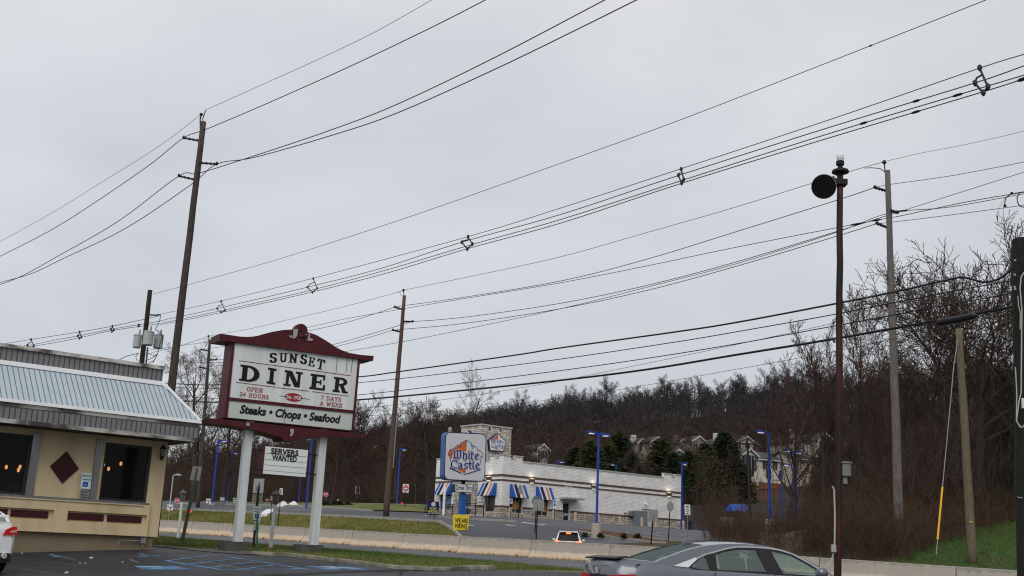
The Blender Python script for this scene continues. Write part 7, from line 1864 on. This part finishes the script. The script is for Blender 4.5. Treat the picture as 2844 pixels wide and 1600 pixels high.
hs('large three storey cream apartment house behind the blue lamps', 1600, 1760, 1015, 1270, 225, 958, wins=[(.25,.62,1.5,2.4),(.6,.62,1.3,2.4),(.25,.3,1.3,1.8),(.6,.3,1.3,1.8),(.8,.5,1,2.2),(.4,.06,1.8,1.8)], brickz=True)
hs('long side wing of the large cream apartment house', 1764, 2050, 1040, 1275, 226, 975, gable='side', wins=[(.2,.6,1.2,2),(.5,.6,1.2,2),(.8,.6,1.2,2),(.3,.25,1.2,1.8),(.7,.25,1.2,1.8)], brickz=True, depth=12)
hs('narrow gabled house tower with red brick upper window', 995, 1085, 1000, 1165, 215, 962, wins=[(.6,.62,1.6,1.3),(.6,.25,1.6,2.2)])
hs('low house with wide dark roof left of the narrow tower', 540, 745, 1048, 1160, 205, 988, gable='side', m=hw2, wins=[(.35,.3,1.2,2),(.62,.3,1.3,2.3)], depth=10)
hs('pale house with big chimney among twigs right of the tallest lamps', 2065, 2270, 890, 985, 255, 835, chim=[(.3,1.5)], wins=W4, m=hw)
hs('pale house with arched window beside the rust red pole', 2300, 2425, 870, 960, 252, 818, wins=[(.55,.25,2.2,2.4),(.2,.3,1,1.6)])
hs('house with grey roof low behind twin head lamp', 2090, 2320, 1035, 1110, 225, 985, gable='side', m=hw2, wins=W2)
hs('brown roofed house half hidden between two evergreens', 1100, 1260, 1040, 1160, 222, 990, m=hw2, gable='side')
hs('dark house on the ridge crest', 1630, 1760, 500, 545, 340, 478, m=K('house_dark', (.10,.09,.09), rough=.9), gable='side')
hs('second dark house on the ridge crest at right', 1910, 2060, 455, 520, 335, 432, m=K('house_dark', (.10,.09,.09)), gable='side')
house('faint pale house seen through trees right of the tower sign', 1493, 1520, 1245, 1285, 240, 1234, wins=W2)
for i, (x0, x1, yw, yb, pk) in enumerate(((1040,1052,1244,1262,1238),(1072,1086,1242,1262,1236),(1108,1132,1240,1262,1233),(1136,1154,1244,1264,1238))):
    house('tiny white house far up the hillside, %s from the left behind the brown pole' % ordinal(i), x0, x1, yw, yb, 330, pk, wins=W2)
# timber retaining rail under the houses
b = MB(); p0 = P(c7(1120), cy7(1300), 190); p1 = P(c7(1960), cy7(1300), 200)
for k in range(18):
    a = p0.lerp(p1, k/18); e = p0.lerp(p1, (k+1)/18); b.tube([a, e], .35, 4); b.tube([a+Vector((0,0,-2.5)), a+Vector((0,0,.6))], .18, 4)
tag(b.obj('retaining_fence', K('rust_fence', (.22,.09,.04), (.16,.06,.03), 1, .9)), 'long low orange brown fence below the apartment houses', 'fence')
# thin poles on the hillside
for (T_, B_, D, lab, m_, r_) in (((1615,1192),(1611,1296),150,'thin dark utility pole with crossarm behind restaurant roof',pole_dark,.16), ((2075.5,1219),(2084,1441),125,'thin dark utility pole with crossarm left of the tallest blue lamp',pole_dark,.15)):
    t, A_, E_ = pole('utility_pole', lab, T_, B_, D, r_, r_*.8, m_)
    b = MB(); z = E_.z-.6; b.box((E_.x, E_.y-.2, z), (2.3,.14,.16)); b.obj('crossarm', pole_dark, t)
    b = MB()
    for k in (-1.1,0,1.1): b.lathe((E_.x+k, E_.y-.2, z+.1), [(.06,0),(.08,.1),(.04,.25)], 6)
    b.obj('insulators', ins_m, t)
H1 = line_plane(P(1615,1195,150), Vector((1,.15,0)))
wire(H1, [(1560,1180),(1615,1192),(1750,1213),(1900,1225),(2075,1222),(2300,1200)], .03, 'thin dark wire strung between the two hillside poles')
wire(H1, [(1615,1258),(1700,1280),(1850,1302),(2000,1305),(2082,1300)], .03, 'lower slack wire between the two hillside poles')
H2 = line_plane(P(500,1330,150), Vector((1,.05,0)))
wire(H2, [(440,1322),(700,1318),(900,1314),(1080,1312),(1210,1318)], .04, 'dark wire crossing the dim wood behind the blue lamps')
# ------------------------------------------------------------------ vehicles
def lerp_tab(tab, x):
    if x <= tab[0][0]: return tab[0][1]
    for (a, b_), (c, d) in zip(tab, tab[1:]):
        if x <= c: return b_+(d-b_)*(x-a)/(c-a)
    return tab[-1][1]
tyre_m = K('tyre', (.012,.012,.012), rough=.9); rim_m = K('alloy', (.3,.3,.31), rough=.35, metal=.8)
trim_c = K('chrome_trim', (.75,.76,.78), rough=.25, metal=.6); plastic_b = K('plastic_black', (.015,.015,.017), rough=.5)
seat_m = K('seat_black', (.02,.02,.022), rough=.9); red_lens = K('tail_lens', (.45,.01,.012), (.6,.02,.02), 20, .15)
cg = bpy.data.materials.new('car_glass'); cg.use_nodes = True; n_ = cg.node_tree; N = n_.nodes; L = n_.links
for q in list(N): N.remove(q)
o_ = N.new('ShaderNodeOutputMaterial'); mx_ = N.new('ShaderNodeMixShader'); mx2 = N.new('ShaderNodeMixShader'); df_ = N.new('ShaderNodeBsdfDiffuse'); df_.inputs['Color'].default_value = (.26,.33,.29,1); mx2.inputs['Fac'].default_value = .14; tr_ = N.new('ShaderNodeBsdfTransparent'); tr_.inputs['Color'].default_value = (.62,.72,.66,1)
gl_ = N.new('ShaderNodeBsdfGlossy'); gl_.inputs['Roughness'].default_value = .03; gl_.inputs['Color'].default_value = (.75,.85,.86,1); fr_ = N.new('ShaderNodeFresnel'); fr_.inputs['IOR'].default_value = 1.6
ma_ = N.new('ShaderNodeMath'); ma_.operation = 'MULTIPLY_ADD'; ma_.inputs[1].default_value = .42; ma_.inputs[2].default_value = .02; L.new(fr_.outputs[0], ma_.inputs[0])
mx_.inputs['Fac'].default_value = .13; L.new(tr_.outputs[0], mx2.inputs[1]); L.new(df_.outputs[0], mx2.inputs[2]); L.new(mx2.outputs[0], mx_.inputs[1]); L.new(gl_.outputs[0], mx_.inputs[2]); L.new(mx_.outputs[0], o_.inputs['Surface'])
def car(name, label, loc, heading, S, paint):
    t = thing(name, label, 'car', loc, heading)
    Mx = XF[t.name]
    def wd(p): return Mx @ Vector(p)
    Lc, Wd = S['L'], S['W']/2
    top, wid, bot = S['deck'], S['wid'], S['bot']
    belt = S['belt']
    # lower body loft
    b = MB(); xs = sorted(set([k*Lc/44 for k in range(45)] + [x for x, _ in top])); prev = None
    for x in xs:
        w_ = lerp_tab(wid, x)*Wd; zt_ = lerp_tab(top, x); zb_ = lerp_tab(bot, x); zs_ = min(lerp_tab(belt, x), zt_)
        ring = [(x,-w_*.55,zb_),(x,-w_*.92,zb_+.02),(x,-w_*.985,zb_+.14),(x,-w_*1.0,zb_+(zs_-zb_)*.55),(x,-w_*.985,zs_-.10),(x,-w_*.95,zs_-.015),(x,-w_*.88,zt_-.004+.0),(x,-w_*.5,zt_+.018),(x,0,zt_+.025)]
        ring = ring + [(p[0],-p[1],p[2]) for p in ring[-2::-1]]
        idx = [b.vert(wd(p)) for p in ring]
        if prev:
            n = len(idx)
            for k in range(n): b.f.append((prev[k], idx[k], idx[(k+1) % n], prev[(k+1) % n]))
        else: b.f.append(tuple(idx))
        prev = idx
    b.f.append(tuple(prev[::-1])); body = b.obj('body', paint, t, smooth=True)
    # wheels and arches
    for x in S['wheels']:
        for sd_ in (-1, 1):
            yc = sd_*(Wd-.10); r = S['wr']
            c = wd((x, yc, r)); ax = (wd((0,sd_,0)) - wd((0,0,0))).normalized()
            b = MB(); b.lathe(tuple(c), [(r*.6,-.1),(r*.95,-.11),(r,-.06),(r,.07),(r*.94,.115),(r*.66,.12)], 22, ax); wh = b.obj('wheel', tyre_m, t, smooth=True)
            b = MB(); b.lathe(tuple(c+ax*.02), [(.02,.09),(r*.2,.1),(r*.62,.085),(r*.66,.10),(r*.66,.0)], 14, ax); b.obj('rim', rim_m, wh)
            b = MB(); b.lathe(tuple(wd((x, sd_*(Wd-.02), r+.02))), [(r*1.0,-.02),(r*1.1,-.012),(r*1.13,.026),(r*1.0,.028)], 22, ax); b.obj('wheel_arch', plastic_b, t)
    # greenhouse
    roof, tum = S['roof'], S['tum']
    def side_y(x, z): return (lerp_tab(wid, x)*Wd*.93) - max(0, z-lerp_tab(belt, x))*tum
    def side_panel(poly, holes, off, sgn):
        loops = [[(x, z, 0) for x, z in poly]] + [[(x, z, 0) for x, z in h] for h in holes]
        flat = [p for l in loops for p in l]; tri = tessellate_polygon([[Vector(p) for p in l] for l in loops]); m_ = MB()
        m_.v = [tuple(wd((x, sgn*(side_y(x, z)+off), z))) for x, z, _ in flat]; m_.f = [tuple(q) for q in tri]; return m_
    def dens2(poly, st=.06):
        out = []
        for (a, c) in zip(poly, poly[1:]+poly[:1]):
            n = max(1, int(math.hypot(c[0]-a[0], c[1]-a[1])/st)); out += [(a[0]+(c[0]-a[0])*k/n, a[1]+(c[1]-a[1])*k/n) for k in range(n)]
        return out
    x0, x1 = S['gx']                       # base of rear glass, base of windshield
    up_ = [(x, lerp_tab(roof, x)-.02) for x in [x0+(x1-x0)*k/40 for k in range(41)]]
    lo_ = [(x, lerp_tab(belt, x)-.05) for x in [x1-(x1-x0)*k/30 for k in range(31)]]
    for sgn in (-1, 1):
        pn_ = side_panel(dens2(up_+lo_), [dens2(h) for h in S['dlo']], 0, sgn).obj('side_frame', paint, t, smooth=True, recalc=False)
        for (x0_, x1_) in S['pill']:
            pass
        if S.get('blackout'):
            side_panel(dens2(S['blackout']), [dens2(h) for h in S['dlo']], .004, sgn).obj('pillar_trim', plastic_b, t, recalc=False)
        for h in S['dlo']: side_panel(dens2(h), [], -.006, sgn).obj('side_window', cg, t, recalc=False)
        if S.get('chrome'):
            m_ = MB(); m_.tube([wd((x, sgn*(side_y(x, z)+.006), z)) for x, z in S['chrome']], S['chr_r'], 4); m_.obj('chrome_strip', trim_c, t)
        if S.get('tip'): side_panel(dens2(S['tip']), [], .008, sgn).obj('chrome_tip', trim_c, t, recalc=False)
        # mirror
        mxp = S['mirror']; m_ = MB(); c = wd((mxp[0], sgn*(Wd*.97+.11), mxp[1])); m_.lathe(tuple(c-Vector((0,0,.0))), [(.02,-.11),(.08,-.08),(.10,0),(.085,.07),(.02,.09)], 10, (wd((0,sgn,0))-wd((0,0,0))).normalized()); m_.obj('mirror', paint, t, smooth=True)
    # roof skin
    xa, xb = S['rx']; m_ = MB(); prev = None
    for k in range(25):
        x = xa+(xb-xa)*k/24; z = lerp_tab(roof, x); w_ = side_y(x, z-.02); idx = [m_.vert(wd((x, w_*f, z-.02+.045*(1-f*f)))) for f in (-1,-.93,-.7,-.35,0,.35,.7,.93,1)]
        if prev:
            for q in range(8): m_.f.append((prev[q], idx[q], idx[q+1], prev[q+1]))
        prev = idx
    m_.obj('roof', paint, t, smooth=True, recalc=False)
    def glass(xa, xb, name, inset=.90, mm=cg):
        m_ = MB(); prev = None
        for k in range(9):
            x = xa+(xb-xa)*k/8; z = lerp_tab(roof, x); w_ = side_y(x, z-.02)*(.985 if mm is paint else inset); idx = [m_.vert(wd((x, w_*f, z-.02+.045*(1-f*f)*(1 if mm is not paint else 1)))) for f in (-1,-.5,0,.5,1)]
            if prev:
                for q in range(4): m_.f.append((prev[q], idx[q], idx[q+1], prev[q+1]))
            prev = idx
        return m_.obj(name, mm, t, smooth=True, recalc=False)
    def pillar_strips(xa, xb):
        for sgn in (-1,1):
            m_ = MB(); prev = None
            for k in range(9):
                x = xa+(xb-xa)*k/8; z = lerp_tab(roof, x); w_ = side_y(x, z-.02); idx = [m_.vert(wd((x, sgn*w_*f, z-.02+.045*(1-f*f)))) for f in (.89,.95,1)]
                if prev:
                    for q in range(2): m_.f.append((prev[q], idx[q], idx[q+1], prev[q+1]))
                prev = idx
            m_.obj('pillar', paint, t, smooth=True, recalc=False)
    glass(x0+.02, xa, 'rear_window', mm=S.get('rear_glass', cg)); glass(xb, x1, 'windshield'); pillar_strips(x0, xa); pillar_strips(xb, x1)
    # interior: dark tub and seats
    m_ = MB(); zb_ = lerp_tab(belt, (x0+x1)/2)-.06
    pts = [wd((x0+.1,-Wd*.82,zb_)), wd((x1-.1,-Wd*.82,zb_)), wd((x1-.1,Wd*.82,zb_)), wd((x0+.1,Wd*.82,zb_))]; m_.face(pts); m_.obj('interior', seat_m, t, recalc=False)
    for (sx_, sz, wdt) in S['seats']:
        for sgn in (-1,1):
            m_ = MB(); ax_ = (wd((1,0,0))-wd((0,0,0))); 
            q = [(-.05,0),(.10,0),(.04,sz*.72),(-.06,sz*.74)]
            a = [wd((sx_+u, sgn*.38-wdt/2, zb_+v)) for u, v in q]; m_.prism(a, wd((0,wdt,0))-wd((0,0,0)))
            q = [(-.07,sz*.78),(.03,sz*.76),(.045,sz*.95),(-.01,sz),(-.08,sz*.97)]
            a = [wd((sx_-.03+u, sgn*.38-.13, zb_+v)) for u, v in q]; m_.prism(a, wd((0,.26,0))-wd((0,0,0))); m_.obj('seat', seat_m, t)
    # tail lights and badge parts given as boxes / polygons in car space
    for (nm, poly, vec, mm_) in S['extra']:
        m_ = MB(); m_.prism([wd(p) for p in poly], wd(vec)-wd((0,0,0))); m_.obj(nm, mm_, t)
    return t, wd
grey_paint = bpy.data.materials.new('grey_car_paint'); grey_paint.use_nodes = True; bb_ = grey_paint.node_tree.nodes['Principled BSDF']
bb_.inputs['Base Color'].default_value = (.13,.14,.165,1); bb_.inputs['Metallic'].default_value = .35; bb_.inputs['Roughness'].default_value = .32; bb_.inputs['Coat Weight'].default_value = .8; bb_.inputs['Coat Roughness'].default_value = .05
white_paint2 = bpy.data.materials.new('white_car_paint'); white_paint2.use_nodes = True; bb_ = white_paint2.node_tree.nodes['Principled BSDF']
bb_.inputs['Base Color'].default_value = (.74,.75,.75,1); bb_.inputs['Roughness'].default_value = .3; bb_.inputs['Coat Weight'].default_value = .7; bb_.inputs['Coat Roughness'].default_value = .06
SED = dict(L=4.9, W=1.86,
 deck=[(0,.98),(.04,1.06),(.14,1.11),(.3,1.105),(.75,1.08),(1.2,1.02),(3.4,.97),(3.9,.99),(4.2,.93),(4.6,.82),(4.82,.70),(4.9,.55)],
 wid=[(0,.80),(.12,.88),(.35,.95),(.8,.99),(1.5,1),(3.6,1),(4.3,.96),(4.7,.86),(4.9,.70)], bot=[(0,.38),(.2,.26),(.6,.2),(4.4,.2),(4.9,.26)],
 belt=[(0,.92),(.5,1.0),(1.0,1.0),(2.0,.985),(3.9,.94),(4.5,.8),(4.9,.55)],
 roof=[(.58,1.06),(.8,1.15),(1.1,1.26),(1.4,1.353),(1.7,1.415),(2.0,1.448),(2.3,1.462),(2.6,1.458),(2.9,1.43),(3.15,1.385),(3.5,1.25),(3.8,1.10),(4.0,.99)], tum=.42, gx=(.58,4.0), rx=(1.62,3.08),
 dlo=[[(1.30,1.035),(1.42,1.005),(1.62,1.0),(1.60,1.17),(1.56,1.20),(1.46,1.16)], [(1.76,1.0),(1.78,1.24),(1.95,1.30),(2.2,1.345),(2.55,1.352),(2.68,1.0)], [(2.98,.985),(2.84,1.345),(3.0,1.33),(3.2,1.28),(3.45,1.165),(3.72,1.02),(3.74,.965)]],
 blackout=[(1.22,1.02),(1.38,.985),(2.0,.985),(3.0,.97),(3.82,.95),(3.74,1.04),(3.46,1.19),(3.22,1.305),(3.0,1.356),(2.84,1.372),(2.5,1.378),(2.2,1.37),(1.95,1.325),(1.76,1.262),(1.56,1.225),(1.42,1.15)],
 pill=[], chrome=[(1.42,1.165),(1.6,1.245),(1.8,1.297),(2.0,1.352),(2.2,1.388),(2.45,1.398),(2.8,1.392),(3.02,1.368),(3.26,1.31),(3.5,1.19),(3.78,1.04),(3.88,.975)], chr_r=.013,
 tip=[(.98,1.035),(1.24,1.02),(1.44,1.17),(1.40,1.185)], mirror=(3.62,1.02), wheels=(.98,3.82), wr=.335, seats=[(1.75,.36,.46),(2.75,.40,.48)],
 extra=[('spoiler', [(.02,-.70,1.10),(.02,.70,1.10),(.22,.74,1.135),(.22,-.74,1.135)], (-.01,0,.022), plastic_b),
        ('tail_light', [(-.012,-.78,0.730),(-.012,-.42,0.750),(-.012,-.42,0.840),(-.012,-.76,0.855)], (.08,0,0), red_lens), ('tail_light', [(-.012,.78,0.730),(-.012,.42,0.750),(-.012,.42,0.840),(-.012,.76,0.855)], (.08,0,0), red_lens),
        ('tail_light_wing', [(-.0,-.80,0.730),(.34,-.905,0.770),(.30,-.90,0.870),(.0,-.79,0.860)], (.02,.05,0), red_lens), ('tail_light_wing', [(-.0,.80,0.730),(.34,.905,0.770),(.30,.90,0.870),(.0,.79,0.860)], (.02,-.05,0), red_lens),
        ('trunk_panel', [(-.014,-.40,0.670),(-.014,.40,0.670),(-.014,.40,0.850),(-.014,-.40,0.850)], (.02,0,0), plastic_b)])
# the grey sedan: rear centre on the ground, heading right and away
hd = R(16)
ng = P(1722, 1600, 17.6)
rear_corner = P(1712, 1585, 18.3)
hx_, hy_ = math.cos(hd), math.sin(hd)
org = Vector((rear_corner.x, rear_corner.y, 0)) - Vector((hy_, -hx_, 0))*.80
oz = .10
sed, wd_ = car('sedan', 'grey sedan with chrome window line parked in the foreground', (org.x, org.y, oz), hd, SED, grey_paint)
m_ = MB(); c = [(1.22,1.345),(1.22,1.42),(1.28,1.47),(1.50,1.425),(1.56,1.385)]
m_ = MB(); m_.prism([wd_((x+.3, -.018, z+.055)) for x, z in [(1.22,1.325),(1.24,1.405),(1.30,1.425),(1.52,1.385),(1.58,1.352)]], wd_((0,.036,0))-wd_((0,0,0))); m_.obj('roof_antenna', grey_paint, sed)
m_ = MB(); pts = [(-.02,-.05,.935),(-.02,-.045,.885),(-.02,.045,.885),(-.02,.05,.935)]
for a, c in ((( -.05,.96),(-.035,.87)),((.05,.96),(.035,.87)),((-.035,.915),(.035,.915))): m_.tube([wd_((-.03,a[0],a[1])), wd_((-.03,c[0],c[1]))], .009, 4)
m_.obj('badge', trim_c, sed)
for x_, x2_ in ((1.70,1.66),(2.80,2.78),(3.86,3.84)):
    for sg in (-1,1):
        m_ = MB(); m_.tube([wd_((x_, sg*.925*(lerp_tab(SED['wid'],x_)), .96)), wd_((x2_, sg*.936*(lerp_tab(SED['wid'],x_)), .80)), wd_((x2_, sg*.937*(lerp_tab(SED['wid'],x_)), .45))], .007, 4); m_.obj('door_seam', black_m, sed)
m_ = MB(); m_.tube([wd_((.30,-.86,1.02)), wd_((.62,-.70,1.075)), wd_((.64,0,1.10)), wd_((.62,.70,1.075)), wd_((.30,.86,1.02))], .008, 4); m_.obj('boot_seam', black_m, sed)
if 0:
    pass
print('sedan tests', [tuple(round(v) for v in proj(wd_(p))) for p in ((0,.8,1.1),(0,-.8,1.1),(1.0,-.9,1.03),(2.3,0,1.46),(3.85,-.9,.98),(1.62,0,1.43),(3.62,-1.0,1.02),(.6,0,1.08))])
SUV = dict(L=4.5, W=1.84,
 deck=[(0,.95),(.05,1.0),(.2,1.02),(3.2,1.0),(3.6,1.08),(4.1,1.0),(4.4,.85),(4.5,.6)], wid=[(0,.92),(.15,.97),(.5,1),(3.9,1),(4.3,.9),(4.5,.75)], bot=[(0,.4),(.4,.28),(4.2,.28),(4.5,.35)],
 belt=[(0,.95),(.3,1.0),(3.6,.98),(4.3,.85),(4.5,.6)], roof=[(.08,1.0),(.2,1.2),(.35,1.45),(.45,1.58),(.6,1.62),(1.5,1.66),(2.4,1.63),(2.7,1.56),(3.1,1.3),(3.5,1.06)], tum=.36, gx=(.08,3.5), rx=(.45,2.65),
 dlo=[[(.55,1.08),(.55,1.45),(1.1,1.5),(1.15,1.06)], [(1.3,1.06),(1.3,1.5),(1.95,1.52),(2.0,1.05)], [(2.1,1.05),(2.05,1.52),(2.5,1.5),(3.05,1.12),(3.1,1.05)]], blackout=None, pill=[], chrome=None, chr_r=.01, tip=None, mirror=(2.95,1.12), wheels=(.85,3.6), wr=.36, seats=[(1.4,.5,.45),(2.3,.5,.45)], rear_glass=K('tinted_glass', (.01,.012,.014), rough=.1),
 extra=[('tail_light', [(-.02,-.88,.88),(-.02,-.50,.92),(-.02,-.50,1.0),(-.02,-.86,1.04)], (.06,0,0), K('brake_glow', (.9,.05,.02), emit=(1,.10,.03), es=9)), ('tail_light', [(-.02,.88,.88),(-.02,.50,.92),(-.02,.50,1.0),(-.02,.86,1.04)], (.06,0,0), K('brake_glow', (.9,.05,.02))),
        ('centre_brake_light', [(.33,-.16,1.56),(.33,.16,1.56),(.31,.16,1.51),(.31,-.16,1.51)], (-.03,0,0), K('brake_glow', (.9,.05,.02))),
        ('number_plate', [(-.02,-.25,.76),(-.02,.25,.76),(-.02,.25,.88),(-.02,-.25,.88)], (.02,0,0), plastic_b), ('roof_rail', [(.6,-.66,1.66),(2.3,-.66,1.70),(2.3,-.66,1.73),(.6,-.66,1.70)], (0,.04,0), plastic_b), ('roof_rail', [(.6,.66,1.66),(2.3,.66,1.70),(2.3,.66,1.73),(.6,.66,1.70)], (0,-.04,0), plastic_b),
        ('spoiler', [(.25,-.62,1.61),(.5,-.62,1.64),(.5,.62,1.64),(.25,.62,1.61)], (0,0,.03), white_paint2)])
sp_ = P(1578, 1508, 73); 
suv_z = P(1578, 1475, 73).z - 1.66
suv, wd2 = car('suv', 'white suv with lit red brake lights behind the concrete barrier', (sp_.x, sp_.y, min(suv_z, g(sp_.x, sp_.y)+.4)), R(86), SUV, white_paint2)
print('suv', suv_z, g(sp_.x, sp_.y), sp_.z)
SW = dict(SED); SW = {**SED, 'L': 4.8, 'W': 1.84,
 'belt': [(0,.82),(.5,.92),(1.0,.97),(2.0,.985),(3.9,.94),(4.5,.8),(4.9,.55)], 'deck': [(0,.90),(.07,1.0),(.18,1.05),(.5,1.08),(1.0,1.06),(3.4,.97),(3.9,.99),(4.2,.93),(4.6,.82),(4.8,.6)],
 'wid': [(0,.74),(.08,.84),(.2,.92),(.4,.985),(.8,1),(3.6,1),(4.3,.96),(4.8,.70)],
 'roof': [(.28,1.07),(.6,1.25),(1.2,1.40),(1.5,1.47),(2.0,1.50),(2.6,1.48),(2.9,1.45),(3.2,1.36),(3.6,1.15),(3.9,1.0)], 'gx': (.28,3.9), 'rx': (1.4,3.0),
 'extra': [('tail_light', [(-.03,-.80,.80),(-.03,-.50,.78),(-.03,-.54,.90),(-.03,-.68,.97),(-.03,-.76,.97)], (.10,0,0), red_lens), ('tail_light', [(-.03,.80,.80),(-.03,.50,.78),(-.03,.54,.90),(-.03,.68,.97),(-.03,.76,.97)], (.10,0,0), red_lens),
           ('lamp_reflector', [(-.034,-.77,.86),(-.034,-.64,.84),(-.034,-.64,.88),(-.034,-.77,.91)], (.01,0,0), K('lamp_pink', (.55,.35,.36), rough=.2)),
           ('rear_bumper', [(-.035,-.70,.42),(-.035,.70,.42),(-.035,.69,.74),(-.035,-.69,.74)], (.12,0,0), white_paint2), ('bumper_skirt', [(-.02,-.72,.22),(-.02,.72,.22),(-.02,.72,.41),(-.02,-.72,.41)], (.1,0,0), plastic_b),
           ('spoiler', [(.02,-.60,1.15),(.02,.60,1.15),(.2,.62,1.19),(.2,-.62,1.19)], (0,0,.02), white_paint2)]}
wh = math.radians(136)
pc_ = P(50, 1470, 24.2)                    # right rear corner
ax_ = Vector((math.cos(wh), math.sin(wh), 0)); rt_ = Vector((ax_.y, -ax_.x, 0))
ow = Vector((pc_.x, pc_.y, 0)) - rt_*.80
white_car, wd3 = car('sedan', 'white sedan with red tail light cut off by the left edge', (ow.x, ow.y, P(40,1592,24).z-.02), wh, SW, white_paint2)
m_ = MB(); c = wd3((-.08, -.55, .36)); m_.lathe(tuple(c), [(.035,-.12),(.05,-.12),(.055,.03),(.04,.035),(.03,-.02)], 12, -ax_); m_.obj('exhaust_pipe', trim_c, white_car)
print('white', [tuple(round(v) for v in proj(wd3(p))) for p in ((0,-.9,.95),(0,.9,.95),(0,-.9,.2),(.6,-.8,1.12),(1.5,0,1.47))])
# litter and small stones on the lot
st_ = K('pale_litter', (.5,.5,.48), rough=.9)
for (x, y, r_) in ((253,1556,.06),(222,1569,.03),(236,1569.5,.03),(340,1566,.03),(184,1598,.05),(60,1541,.03)):
    p = G(x, y); m_ = MB(); m_.lathe((p.x,p.y,p.z+.03), [(r_*.6,0),(r_,r_*.4),(r_*.7,r_*.9),(.01,r_)], 6); tag(m_.obj('litter', st_), 'small pale scrap lying on the dark parking lot asphalt', 'litter', 'pale scraps on the parking lot')
